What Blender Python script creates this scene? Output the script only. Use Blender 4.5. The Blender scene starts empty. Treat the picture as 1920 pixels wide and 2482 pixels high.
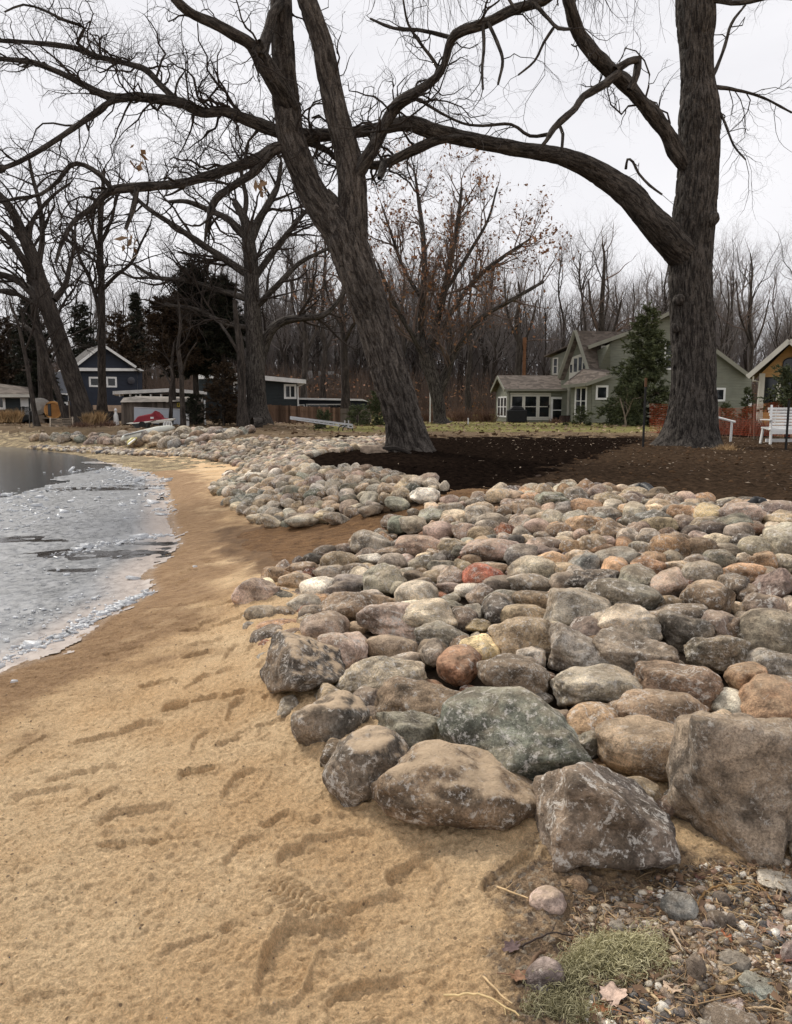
import bpy, bmesh, math, random
import numpy as np
from mathutils import Vector, Matrix

# ------------------------------------------------------------------ camera, sky, sun, exposure
S = bpy.context.scene
COL = S.collection
R_ = math.radians
FPX, PITCH, EYE = 1865.0, R_(7.8), 1.6
cam_d = bpy.data.cameras.new("camera")
cam = bpy.data.objects.new("camera", cam_d); COL.objects.link(cam)
cam.location = (0, 0, EYE)
cam.rotation_euler = (math.pi / 2 - PITCH, 0, 0)
cam_d.sensor_fit = 'HORIZONTAL'; cam_d.sensor_width = 36.0; cam_d.lens = 36.0 * FPX / 1920.0
cam_d.clip_start = 0.05; cam_d.clip_end = 3000
S.camera = cam

SUN_EL, SUN_AZ = R_(44), R_(-38)       # azimuth from +Y towards +X (negative: from the left, ahead)
W = bpy.data.worlds.new("World"); S.world = W; W.use_nodes = True
nt = W.node_tree; nt.nodes.clear()
wo = nt.nodes.new('ShaderNodeOutputWorld'); bg = nt.nodes.new('ShaderNodeBackground')
sky = nt.nodes.new('ShaderNodeTexSky'); sky.sky_type = 'NISHITA'; sky.sun_disc = False
sky.sun_elevation = SUN_EL; sky.sun_rotation = SUN_AZ
tc = nt.nodes.new('ShaderNodeTexCoord'); mp = nt.nodes.new('ShaderNodeMapping')
mp.inputs['Scale'].default_value = (1.0, 1.0, 2.6)
n1 = nt.nodes.new('ShaderNodeTexNoise'); n1.inputs['Scale'].default_value = 1.7; n1.inputs['Detail'].default_value = 6
n1.inputs['Distortion'].default_value = .5
cr = nt.nodes.new('ShaderNodeValToRGB')
cr.color_ramp.elements[0].position = .3; cr.color_ramp.elements[0].color = (8.1, 8.05, 8.4, 1)
cr.color_ramp.elements[1].position = .7; cr.color_ramp.elements[1].color = (9.9, 9.75, 9.95, 1)
mx = nt.nodes.new('ShaderNodeMix'); mx.data_type = 'RGBA'; mx.inputs[0].default_value = .95
nt.links.new(tc.outputs['Generated'], mp.inputs['Vector']); nt.links.new(mp.outputs[0], n1.inputs['Vector'])
nt.links.new(n1.outputs['Fac'], cr.inputs[0])
nt.links.new(sky.outputs[0], mx.inputs[6]); nt.links.new(cr.outputs[0], mx.inputs[7])
nt.links.new(mx.outputs[2], bg.inputs['Color']); bg.inputs['Strength'].default_value = 0.05
nt.links.new(bg.outputs[0], wo.inputs['Surface'])

sd = bpy.data.lights.new("sun", 'SUN'); sd.energy = 1.5; sd.angle = R_(10); sd.color = (1.0, .94, .84)
sun = bpy.data.objects.new("sun", sd); COL.objects.link(sun)
sdir = Vector((math.sin(SUN_AZ) * math.cos(SUN_EL), math.cos(SUN_AZ) * math.cos(SUN_EL), math.sin(SUN_EL)))
sun.rotation_euler = (-sdir).to_track_quat('-Z', 'Y').to_euler()

S.view_settings.view_transform = 'Standard'; S.view_settings.look = 'None'
S.view_settings.exposure = 1.05; S.view_settings.gamma = 1.0; S.view_settings.use_curve_mapping = False
S.render.engine = 'CYCLES'
S.cycles.max_bounces = 6; S.cycles.diffuse_bounces = 2; S.cycles.glossy_bounces = 3; S.cycles.transparent_max_bounces = 8
S.cycles.use_denoising = True
K = 1920 / 1689.0      # the photograph as first viewed -> its own pixels

# ------------------------------------------------------------------ numpy noise
def _hash(ix, iy, iz, seed):
    h = (ix.astype(np.int64) * 374761393 + iy.astype(np.int64) * 668265263 + iz.astype(np.int64) * 2147483647 + seed * 1274126177) & 0xFFFFFFFF
    h = ((h ^ (h >> 13)) * 1274126177) & 0xFFFFFFFF
    h = ((h ^ (h >> 16)) * 2246822519) & 0xFFFFFFFF
    return ((h ^ (h >> 15)) & 0xFFFFFF).astype(np.float32) / 16777215.0

def vn(x, y, z=None, seed=0):
    """value noise in -1..1"""
    x = np.asarray(x, float); y = np.asarray(y, float)
    z = np.zeros_like(x) if z is None else np.asarray(z, float)
    fx, fy, fz = np.floor(x), np.floor(y), np.floor(z)
    tx, ty, tz = x - fx, y - fy, z - fz
    tx, ty, tz = (t * t * t * (t * (t * 6 - 15) + 10) for t in (tx, ty, tz))
    r = 0
    for a in (0, 1):
        for b in (0, 1):
            for c in (0, 1):
                w = (tx if a else 1 - tx) * (ty if b else 1 - ty) * (tz if c else 1 - tz)
                r = r + w * _hash(fx + a, fy + b, fz + c, seed)
    return r * 2 - 1

def fbm(x, y, z=None, o=4, seed=0, g=.5):
    a, r, f = 1.0, 0.0, 1.0
    for i in range(o):
        r = r + a * vn(x * f + 13.7 * i, y * f - 7.1 * i, None if z is None else z * f + 3.3 * i, seed + i)
        a *= g; f *= 2.03
    return r

def sst(a, b, x):
    t = np.clip((x - a) / (b - a), 0, 1); return t * t * (3 - 2 * t)

# ------------------------------------------------------------------ pixels of the photograph -> rays
CP, SP = math.cos(PITCH), math.sin(PITCH)
def ray(px, py):
    u = (np.asarray(px, float) - 960) / FPX; v = (1241 - np.asarray(py, float)) / FPX
    return np.stack([u, CP + v * SP, -SP + v * CP], -1)
def at(px, py, Y):
    d = ray(px, py); t = Y / d[..., 1]
    return np.array([0, 0, EYE]) + d * np.asarray(t)[..., None]
def atD(x, y, Y): return at(x * K, y * K, Y)

def seg_dist(X, Y, P, closed=False):
    """distance to a polyline and the side (+ is left of the travel direction)"""
    best = np.full(np.shape(X), 1e9); side = np.ones(np.shape(X))
    n = len(P)
    for i in range(n if closed else n - 1):
        a = P[i]; b = P[(i + 1) % n]
        d = b - a; L2 = d @ d + 1e-12
        t = np.clip(((X - a[0]) * d[0] + (Y - a[1]) * d[1]) / L2, 0, 1)
        dx = X - (a[0] + t * d[0]); dy = Y - (a[1] + t * d[1])
        D = dx * dx + dy * dy
        c = d[0] * (Y - a[1]) - d[1] * (X - a[0])
        m = D < best - 1e-9
        best = np.where(m, D, best); side = np.where(m, np.sign(c), side)
    return np.sqrt(best), side
def inside(X, Y, P):
    r = np.zeros(np.shape(X), bool); n = len(P)
    for i in range(n):
        x1, y1 = P[i][:2]; x2, y2 = P[(i + 1) % n][:2]
        c = ((y1 > Y) != (y2 > Y)) & (X < (x2 - x1) * (Y - y1) / (y2 - y1 + 1e-12) + x1)
        r ^= c
    return r
def sdf(X, Y, P):
    d, _ = seg_dist(X, Y, P, True); return np.where(inside(X, Y, P), d, -d)

WATER_Z = -0.20
# toe of the stone banks, from the near right to the far left (photo pixels, on z=0)
TOE_PX = [(3200, 2150), (1920, 2095), (1700, 2080), (1480, 2110), (1290, 2060), (1140, 2015), (910, 1965), (795, 1875), (720, 1790),
          (650, 1690), (625, 1590), (590, 1515), (568, 1470), (600, 1400), (625, 1330), (635, 1275), (570, 1240), (515, 1190), (560, 1150), (600, 1128),
          (500, 1112), (430, 1098), (330, 1088), (200, 1078), (60, 1071), (-200, 1066), (-900, 1060), (-3000, 1055)]
def on_plane(P, z):
    P = np.array(P, float); d = ray(P[:, 0], P[:, 1]); t = (z - EYE) / d[:, 2]
    return np.stack([d[:, 0] * t, d[:, 1] * t], -1)
TOE = on_plane(TOE_PX, 0.0)
TOE = np.vstack([[[30, .5]], TOE])
SHORE_PX = [(0, 1632), (60, 1608), (114, 1592), (227, 1512), (352, 1442), (336, 1400), (420, 1322), (405, 1273), (398, 1205),
            (387, 1165), (340, 1143), (284, 1131), (230, 1112), (193, 1104), (60, 1086), (0, 1082), (-300, 1076), (-900, 1070), (-3000, 1064)]
SHORE = on_plane(SHORE_PX, WATER_Z)
SHORE = np.vstack([[[-9, -40], [-6, -6], [-4.4, 1.0], [-3.6, 3.2]], SHORE])

def h0(X, Y):
    """smooth ground height"""
    X = np.asarray(X, float); Y = np.asarray(Y, float)
    dt, st = seg_dist(X, Y, TOE); dt = -dt * st      # + inland
    ds, ss = seg_dist(X, Y, SHORE); ds = ds * -ss         # + land side
    wdt = 2.0 + 2.6 * (1 - sst(7.5, 11, Y)) 
    top = 0.55 - .12 * sst(30, 60, Y) + .3 * sst(25, 70, Y) * sst(5, -10, X)
    bank = top * sst(-.1, 1, dt / wdt)
    t = np.clip(ds / (ds + np.maximum(-dt, 0) + .01), 0, 1)
    beach = WATER_Z + (-WATER_Z) * t ** .8
    beach = np.where(ds < 0, WATER_Z - np.minimum(-ds * .12, 1.2) , beach)
    h = np.where(dt > 0, bank, beach)
    hill = np.maximum(Y - 74 - 4 * np.sin(X * .05), 0)
    h = h + np.where(hill > 0, np.minimum(.10 * hill, 3.6 + .004 * hill), 0)
    return h
# side check: inland of the toe must be +
if h0(np.array([3.0]), np.array([20.0]))[0] < .3: raise RuntimeError('toe side')

def hit(px, py, lift=0.0):
    """ray -> ground (h0 + lift)"""
    px = np.atleast_1d(np.asarray(px, float)); py = np.atleast_1d(np.asarray(py, float))
    d = ray(px, py); ts = np.geomspace(.8, 160, 900)
    P = d[:, None, :] * ts[None, :, None]; P[..., 2] += EYE
    g = P[..., 2] - h0(P[..., 0], P[..., 1]) - lift
    neg = g < 0; i = np.argmax(neg, 1); i = np.where(neg.any(1), np.maximum(i, 1), len(ts) - 1)
    r = np.arange(len(px)); g0 = g[r, i - 1]; g1 = g[r, i]
    f = np.clip(g0 / (g0 - g1 + 1e-12), 0, 1); t = ts[i - 1] * (1 - f) + ts[i] * f
    Q = d * t[:, None]; Q[:, 2] += EYE
    return Q
def poly_hit(P): 
    P = np.array(P, float); return hit(P[:, 0], P[:, 1])[:, :2]

# ------------------------------------------------------------------ object helpers
def tag(o, label=None, cat=None, group=None, kind=None):
    if label: o['label'] = label
    if cat: o['category'] = cat
    if group: o['group'] = group
    if kind: o['kind'] = kind
    return o
def empty(name, loc, label, cat, group=None, rz=0.0):
    o = bpy.data.objects.new(name, None); COL.objects.link(o)
    o.location = Vector(loc); o.rotation_euler = (0, 0, rz); o.empty_display_size = .2
    return tag(o, label, cat, group)
def mesh_np(name, V, F, mat=None, parent=None, smooth=False, attrs=None, world=True):
    """V (n,3); F list of arrays (m,k). With a parent, V is in world space and is moved to the parent's frame."""
    V = np.asarray(V, np.float32).reshape(-1, 3)
    if not isinstance(F, (list, tuple)): F = [F]
    F = [np.asarray(f, np.int64) for f in F if len(f)]
    me = bpy.data.meshes.new(name)
    if parent is not None and world:
        M = np.array(parent.matrix_basis.inverted()); V = V @ M[:3, :3].T.astype(np.float32) + M[:3, 3].astype(np.float32)
    me.vertices.add(len(V)); me.vertices.foreach_set('co', np.ascontiguousarray(V, np.float32).ravel())
    idx = np.concatenate([f.ravel() for f in F]); cnt = np.concatenate([np.full(len(f), f.shape[1]) for f in F])
    me.loops.add(len(idx)); me.loops.foreach_set('vertex_index', idx.astype(np.int32))
    me.polygons.add(len(cnt)); st = np.concatenate([[0], np.cumsum(cnt)[:-1]])
    me.polygons.foreach_set('loop_start', st.astype(np.int32))
    if smooth: me.polygons.foreach_set('use_smooth', np.ones(len(cnt), bool))
    for k, a in (attrs or {}).items():
        a = np.asarray(a, np.float32)
        if a.ndim == 1: at_ = me.attributes.new(k, 'FLOAT', 'POINT'); at_.data.foreach_set('value', a)
        elif a.shape[1] == 3: at_ = me.attributes.new(k, 'FLOAT_VECTOR', 'POINT'); at_.data.foreach_set('vector', a.ravel())
        else: at_ = me.attributes.new(k, 'FLOAT_COLOR', 'POINT'); at_.data.foreach_set('color', a.ravel())
    me.update(calc_edges=True); me.validate()
    if mat: me.materials.append(mat)
    o = bpy.data.objects.new(name, me); COL.objects.link(o)
    if parent is not None: o.parent = parent
    return o

class MB:
    """collects polygons, boxes, bars and tubes in world space; build() links them as one mesh object"""
    def __init__(s): s.v = []; s.f = []
    def add(s, V, F):
        b = len(s.v); s.v += [tuple(map(float, p)) for p in V]; s.f += [tuple(i + b for i in f) for f in F]; return s
    def prism(s, P, d):
        """polygon P (n,3) extruded along vector d"""
        P = np.asarray(P, float); n = len(P); Q = P + np.asarray(d, float)
        return s.add(np.vstack([P, Q]), [tuple(range(n))[::-1], tuple(range(n, 2 * n))] + [(i, (i + 1) % n, n + (i + 1) % n, n + i) for i in range(n)])
    def box(s, c, sx, sy, sz, rz=0):
        """centre-bottom c"""
        ca, sa = math.cos(rz), math.sin(rz); P = []
        for x, y in ((-1, -1), (1, -1), (1, 1), (-1, 1)):
            X, Y = x * sx / 2, y * sy / 2; P.append((c[0] + X * ca - Y * sa, c[1] + X * sa + Y * ca, c[2]))
        return s.prism(P, (0, 0, sz))
    def bar(s, a, b, w, h=None):
        a = np.asarray(a, float); b = np.asarray(b, float); h = h or w; d = b - a; d = d / (np.linalg.norm(d) + 1e-9)
        up = np.array([0, 0, 1.]) if abs(d[2]) < .9 else np.array([1., 0, 0])
        x = np.cross(d, up); x /= np.linalg.norm(x); y = np.cross(x, d)
        P = [a + x * w / 2 * i + y * h / 2 * j for i, j in ((-1, -1), (1, -1), (1, 1), (-1, 1))]
        return s.prism(P, b - a)
    def tube(s, pts, r, n=8, caps=True):
        pts = np.asarray(pts, float); rr = np.broadcast_to(np.asarray(r, float), (len(pts),))
        V, F = tube_np(pts[None], rr[None], n); V = V.reshape(-1, 3); F = [tuple(f) for f in F]
        if caps: F += [tuple(range(n))[::-1], tuple(range(len(V) - n, len(V)))]
        return s.add(V, F)
    def build(s, name, mat, parent=None, smooth=False, bevel=0):
        me = bpy.data.meshes.new(name)
        V = s.v
        if parent is not None:
            M = np.array(parent.matrix_basis.inverted()); A = np.array(V) @ M[:3, :3].T + M[:3, 3]; V = [tuple(p) for p in A]
        me.from_pydata(V, [], s.f); me.update()
        bm = bmesh.new(); bm.from_mesh(me); bmesh.ops.recalc_face_normals(bm, faces=bm.faces)
        if bevel: bmesh.ops.bevel(bm, geom=list(bm.edges), offset=bevel, segments=1, affect='EDGES', clamp_overlap=True)
        bm.to_mesh(me); bm.free()
        if smooth: me.polygons.foreach_set('use_smooth', [True] * len(me.polygons))
        if mat: me.materials.append(mat)
        o = bpy.data.objects.new(name, me); COL.objects.link(o)
        if parent is not None: o.parent = parent
        return o

def tube_np(P, Rr, n, seed_ref=None):
    """P (B,m,3), Rr (B,m) -> verts (B,m,n,3), quad faces"""
    B, m, _ = P.shape
    T = np.gradient(P, axis=1); T /= np.linalg.norm(T, axis=2, keepdims=True) + 1e-9
    ref = np.array([.13, .31, .94]); mean = T.mean(1, keepdims=True); 
    refs = np.where(np.abs((mean @ ref)[..., None]) > .85, np.array([1., .12, .05]), ref)
    X = np.cross(T, np.broadcast_to(refs, T.shape)); X /= np.linalg.norm(X, axis=2, keepdims=True) + 1e-9
    Y = np.cross(T, X)
    a = np.arange(n) * 2 * math.pi / n
    V = P[:, :, None, :] + Rr[:, :, None, None] * (np.cos(a)[None, None, :, None] * X[:, :, None, :] + np.sin(a)[None, None, :, None] * Y[:, :, None, :])
    i = np.arange(m - 1)[:, None] * n; j = np.arange(n)[None]; j2 = (j + 1) % n
    q = np.stack([i + j, i + j2, i + n + j2, i + n + j], -1).reshape(-1, 4)
    F = (np.arange(B)[:, None, None] * (m * n) + q[None]).reshape(-1, 4)
    return V, F

# ------------------------------------------------------------------ material helpers
class N:
    def __init__(s, name):
        s.m = bpy.data.materials.new(name); s.m.use_nodes = True; s.t = s.m.node_tree; s.t.nodes.clear()
        s.out = s.t.nodes.new('ShaderNodeOutputMaterial'); s.b = s.t.nodes.new('ShaderNodeBsdfPrincipled')
        s.t.links.new(s.b.outputs[0], s.out.inputs['Surface'])
    def new(s, t, **k):
        n = s.t.nodes.new(t)
        for a, v in k.items(): setattr(n, a, v)
        return n
    def link(s, a, b): s.t.links.new(a, b)
    def put(s, inp, v):
        if isinstance(v, (int, float)): inp.default_value = v
        elif isinstance(v, (tuple, list)): inp.default_value = tuple(v) if len(v) == len(inp.default_value) else tuple(v) + (1,)
        else: s.link(v, inp)
    def coord(s, kind='Object', scale=(1, 1, 1), off=None):
        c = s.new('ShaderNodeTexCoord').outputs[kind]
        if off is not None:
            a = s.new('ShaderNodeVectorMath', operation='ADD'); s.link(c, a.inputs[0]); s.put(a.inputs[1], off); c = a.outputs[0]
        return s.scaled(c, scale)
    def scaled(s, c, scale):
        m = s.new('ShaderNodeVectorMath', operation='MULTIPLY'); s.link(c, m.inputs[0]); m.inputs[1].default_value = scale; return m.outputs[0]
    def noise(s, vec, scale, detail=3, rough=.5, dist=0.0):
        n = s.new('ShaderNodeTexNoise'); s.link(vec, n.inputs['Vector']); n.inputs['Scale'].default_value = scale
        n.inputs['Detail'].default_value = detail; n.inputs['Roughness'].default_value = rough; n.inputs['Distortion'].default_value = dist
        return n.outputs['Fac']
    def voro(s, vec, scale, feature='F1', out='Distance'):
        n = s.new('ShaderNodeTexVoronoi', feature=feature); s.link(vec, n.inputs['Vector']); n.inputs['Scale'].default_value = scale; return n.outputs[out]
    def ramp(s, x, a, b, c0=0.0, c1=1.0):
        n = s.new('ShaderNodeMapRange', interpolation_type='SMOOTHSTEP'); s.put(n.inputs[0], x)
        for i, v in enumerate((a, b, c0, c1)): n.inputs[i + 1].default_value = v
        return n.outputs[0]
    def math(s, op, a, b=0.0, c=None):
        n = s.new('ShaderNodeMath', operation=op); s.put(n.inputs[0], a); s.put(n.inputs[1], b)
        if c is not None: s.put(n.inputs[2], c)
        return n.outputs[0]
    def mix(s, f, a, b, mode='MIX'):
        n = s.new('ShaderNodeMix', data_type='RGBA', blend_type=mode); s.put(n.inputs[0], f); s.put(n.inputs[6], a); s.put(n.inputs[7], b); return n.outputs[2]
    def scalec(s, c, f):
        n = s.new('ShaderNodeVectorMath', operation='SCALE'); s.put(n.inputs[0], c); s.put(n.inputs['Scale'], f); return n.outputs[0]
    def attr(s, name, out='Fac'):
        n = s.new('ShaderNodeAttribute', attribute_name=name); return n.outputs[out]
    def bump(s, h, strength=.5, dist=.01, prev=None):
        n = s.new('ShaderNodeBump'); n.inputs['Strength'].default_value = strength; n.inputs['Distance'].default_value = dist; s.put(n.inputs['Height'], h)
        if prev is not None: s.link(prev, n.inputs['Normal'])
        return n.outputs[0]
    def fin(s, col, rough=.85, spec=.3, normal=None, metal=0.0, **k):
        s.put(s.b.inputs['Base Color'], col); s.put(s.b.inputs['Roughness'], rough); s.b.inputs['Specular IOR Level'].default_value = spec
        s.b.inputs['Metallic'].default_value = metal
        if normal is not None: s.link(normal, s.b.inputs['Normal'])
        for a, v in k.items(): s.put(s.b.inputs[a], v)
        return s.m

def plain(name, col, rough=.7, var=.25, scale=4.0, bump=.0, bscale=40, spec=.3, metal=0.0):
    n = N(name); c = n.coord('Object'); f = n.noise(c, scale, 5, .6)
    cc = n.scalec(col, n.ramp(f, .25, .75, 1 - var, 1 + var))
    nm = n.bump(n.noise(c, bscale, 4), bump, .01) if bump else None
    return n.fin(cc, rough, spec, nm, metal)
def siding(name, col, step=.18, var=.12, rough=.6):
    n = N(name); c = n.coord('Object'); sp = n.new('ShaderNodeSeparateXYZ'); n.link(c, sp.inputs[0])
    z = n.math('FRACT', n.math('MULTIPLY', sp.outputs[2], 1 / step))
    f = n.noise(c, 1.3, 5, .6); f2 = n.noise(n.scaled(c, (.5, .5, 8)), 3, 3)
    cc = n.scalec(col, n.math('MULTIPLY', n.ramp(f, .25, .75, 1 - var, 1 + var), n.ramp(f2, .3, .7, .9, 1.1)))
    return n.fin(cc, rough, .3, n.bump(n.math('POWER', z, 1.0), 1.0, -.02))
def planks(name, col, step=.14, var=.4):
    """vertical boards, weathered; step in metres along x"""
    n = N(name); c = n.coord('Object'); sp = n.new('ShaderNodeSeparateXYZ'); n.link(c, sp.inputs[0])
    xs = n.math('MULTIPLY', sp.outputs[0], 1 / step); fl = n.math('FLOOR', xs); fr = n.math('FRACT', xs)
    wn = n.new('ShaderNodeTexWhiteNoise', noise_dimensions='1D'); n.link(fl, wn.inputs['W'])
    gap = n.math('MULTIPLY', n.ramp(fr, 0, .06), n.ramp(fr, 1.0, .94))
    g = n.noise(n.scaled(c, (12, 12, .8)), 3, 5, .7)
    k = n.math('MULTIPLY', n.ramp(wn.outputs['Value'], 0, 1, 1 - var, 1 + var), n.ramp(g, .3, .7, .75, 1.2))
    return n.fin(n.scalec(col, k), .85, .2, n.bump(gap, .8, .02))
# ------------------------------------------------------------------ materials of the setting
def mat_sand():
    n = N('sand'); c = n.coord('Object')
    big = n.noise(c, 1.1, 5, .6); mid = n.noise(n.scaled(c, (1, 2.2, 1)), 7, 5, .65); fine = n.noise(c, 160, 4, .7); f2 = n.noise(c, 55, 4, .7)
    dry = n.mix(n.ramp(big, .35, .65), (.69, .455, .238), (.82, .595, .35))
    dry = n.mix(n.ramp(mid, .5, .75, 0, .4), dry, (.46, .30, .155))
    wet = n.mix(n.ramp(mid, .3, .7), (.25, .145, .068), (.40, .25, .128))
    wa = n.math('ADD', n.attr('wet'), n.math('MULTIPLY', n.math('SUBTRACT', n.noise(c, 2.3, 5, .6), .5), 1.3))
    w = n.ramp(wa, .25, .8)
    col = n.mix(w, dry, wet)
    col = n.mix(n.ramp(f2, .3, .58, .35, 0), col, (.30, .19, .10))
    col = n.scalec(col, n.ramp(fine, .3, .7, .72, 1.22))
    spk = n.voro(c, 38, 'F1'); rnd = n.voro(c, 38, 'F1', 'Color')
    sp = n.new('ShaderNodeSeparateXYZ'); n.link(rnd, sp.inputs[0])
    dots = n.math('MULTIPLY', n.ramp(spk, .28, .18), n.ramp(sp.outputs[0], .93, .95))
    col = n.mix(n.math('MULTIPLY', dots, .7), col, (.09, .06, .04))
    gr = n.noise(n.scaled(c, (1, 1.5, 1)), 34, 6, .8, .5)
    b1 = n.bump(gr, 1.0, .024); b = n.bump(fine, .9, .003, b1)
    soak = n.ramp(n.attr('soak'), .2, .9)
    ff = n.noise(c, 5, 6, .7); v = n.voro(c, 70, 'F1', 'Color'); s2 = n.new('ShaderNodeSeparateXYZ'); n.link(v, s2.inputs[0])
    gc = n.mix(n.ramp(ff, .35, .65), (.15, .10, .058), (.40, .275, .165)); gc = n.mix(n.ramp(s2.outputs[0], .8, .9, 0, .5), gc, (.45, .40, .32)); gc = n.mix(n.ramp(s2.outputs[1], .8, .9, 0, .6), gc, (.06, .05, .05)); gc = n.scalec(gc, n.ramp(fine, .3, .7, .6, 1.3))
    col = n.mix(n.ramp(n.math('ADD', n.attr('grit'), n.math('MULTIPLY', n.math('SUBTRACT', n.noise(c, 12, 6, .7), .5), 1.1)), .38, .75), col, gc)
    col = n.mix(n.ramp(n.math('ADD', n.attr('dirt'), n.math('MULTIPLY', n.math('SUBTRACT', n.noise(c, 4, 6, .7), .5), .9)), .35, .8), col, n.mix(n.ramp(ff, .3, .7), (.115, .062, .028), (.24, .14, .065)))
    return n.fin(col, n.ramp(soak, 0, 1, .9, .28), .35, b)
def mat_soil():
    n = N('soil'); c = n.coord('Object'); br = n.attr('brown')
    f = n.noise(c, 9, 6, .7); g = n.noise(c, 60, 4, .7); big = n.noise(c, .9, 4)
    black = n.mix(n.ramp(f, .35, .7), (.006, .0042, .0034), (.022, .0145, .0105))
    brown = n.mix(n.ramp(f, .3, .7), (.026, .018, .0125), (.085, .056, .036))
    k = n.ramp(n.math('ADD', br, n.math('MULTIPLY', n.math('SUBTRACT', big, .5), .8)), .3, .7)
    col = n.mix(k, black, brown); col = n.mix(n.ramp(g, .66, .78, 0, .6), col, n.scalec(col, 2.6))
    b = n.bump(f, 1.0, .05); b = n.bump(g, .8, .012, b)
    return n.fin(col, 1.0, .0, b)
def mat_ramp():
    n = N('ramp_dirt'); c = n.coord('Object'); f = n.noise(n.scaled(c, (1, 2, 1)), 6, 6, .7); g = n.noise(c, 70, 4, .7)
    col = n.mix(n.ramp(f, .3, .7), (.10, .052, .022), (.235, .130, .058)); col = n.scalec(col, n.ramp(g, .3, .7, .65, 1.35))
    return n.fin(col, .92, .2, n.bump(g, 1.0, .012, n.bump(f, 1.0, .03)))
def mat_bank():
    n = N('bank_dirt'); c = n.coord('Object'); f = n.noise(c, 8, 5, .7)
    return n.fin(n.mix(f, (.035, .025, .018), (.11, .08, .055)), .95, .1, n.bump(f, 1.0, .03))
def mat_lawn():
    n = N('lawn'); c = n.coord('Object'); br = n.attr('brown')
    f = n.noise(c, 1.2, 6, .7); g = n.noise(c, 14, 5, .8); h = n.noise(n.scaled(c, (1, .5, 1)), .35, 4)
    grn = n.mix(n.ramp(f, .3, .7), (.13, .125, .035), (.23, .20, .075)); str_ = n.mix(n.ramp(f, .3, .7), (.10, .068, .040), (.20, .14, .08))
    k = n.ramp(n.math('ADD', br, n.math('MULTIPLY', n.math('SUBTRACT', h, .5), 1.4)), .3, .7)
    col = n.mix(k, grn, str_); col = n.scalec(col, n.ramp(g, .3, .7, .7, 1.3))
    return n.fin(col, .95, .1, n.bump(g, 1.0, .05))
def mat_litter():
    n = N('leaf_floor'); c = n.coord('Object'); f = n.noise(c, .7, 6, .7); g = n.noise(c, 7, 5, .8)
    col = n.mix(n.ramp(f, .35, .65), (.085, .05, .03), (.19, .105, .055)); col = n.scalec(col, n.ramp(g, .3, .7, .6, 1.4))
    return n.fin(col, .95, .1, n.bump(g, 1.0, .1))
def mat_shell():
    n = N('shell_wrack'); c = n.coord('Object'); f = n.noise(n.scaled(c, (1, 2, 1)), 3, 6, .7); g = n.noise(c, 22, 4, .8)
    col = n.mix(n.ramp(f, .42, .6), (.22, .17, .11), (.58, .46, .28)); col = n.scalec(col, n.ramp(g, .3, .7, .5, 1.35))
    return n.fin(col, .95, .1, n.bump(g, 1.0, .06))

# ------------------------------------------------------------------ footprints and scuffs in the sand (photo pixels)
# (px, py, heading deg [0 = away from the camera, + = clockwise], length, width, depth)
PRINTS = [(700, 2330, 8, .30, .125, .026), (1000, 2120, 60, .17, .13, .020), (600, 2070, 15, .26, .11, .014),
          (1235, 2120, 48, .28, .06, .020), (590, 1905, 12, .28, .12, .018), (575, 1800, 50, .26, .10, .016), (640, 1765, 60, .30, .05, .012),
          (425, 1712, -5, .15, .13, .030), (500, 1700, 70, .16, .10, .022), (340, 1760, 30, .22, .14, .018), (555, 1695, 60, .26, .08, .018),
          (380, 1655, 70, .20, .07, .028), (480, 1592, 70, .20, .09, .018), (540, 1640, 10, .25, .12, .014), (500, 1560, 70, .26, .09, .014),
          (600, 1580, 60, .16, .08, .018), (490, 1525, 80, .30, .07, .014), (480, 1365, 60, .22, .08, .02), (520, 1470, 70, .3, .08, .012),
          (570, 1510, 70, .26, .09, .014), (610, 1365, 70, .2, .08, .012), (455, 1385, 40, .3, .12, .012), (250, 1790, 60, .30, .10, .014),
          (200, 1880, 80, .34, .10, .014), (120, 1930, 75, .30, .12, .014), (330, 1990, 85, .30, .14, .018), (350, 2050, 88, .38, .05, .014),
          (70, 1810, 20, .28, .05, .012), (480, 1875, 75, .16, .06, .028), (740, 2000, 90, .34, .07, .014), (690, 1990, 50, .10, .10, .018),
          (820, 2050, 80, .3, .12, .012), (730, 2085, 85, .17, .13, .016), (810, 2270, 60, .22, .10, .022), 
          (960, 2200, 70, .36, .16, .014), (130, 2405, 85, .20, .05, .008),
          (900, 2420, 70, .26, .12, .016), (500, 2300, 65, .3, .1, .008), (660, 1620, 60, .2, .08, .012), (440, 1455, 70, .3, .06, .01),
          (690, 1690, 75, .24, .09, .012), (250, 1950, 40, .2, .12, .012), (1090, 2060, 80, .22, .1, .01), (300, 1580, 75, .3, .1, .008)]
_r = random.Random(8)
for _k in range(9):
    _t = _k / 15; PRINTS.append((470 + 190 * _t + (45 if _k % 2 else -45) * (.5 + _t) + _r.uniform(-30, 30), 1340 + 1080 * _t ** 1.35, _r.uniform(-15, 25), .29, .10, .016))
_pp = hit([p[0] for p in PRINTS], [p[1] for p in PRINTS])
TREAD = hit([700, 735], [2178, 2200])[:, :2]

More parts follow.
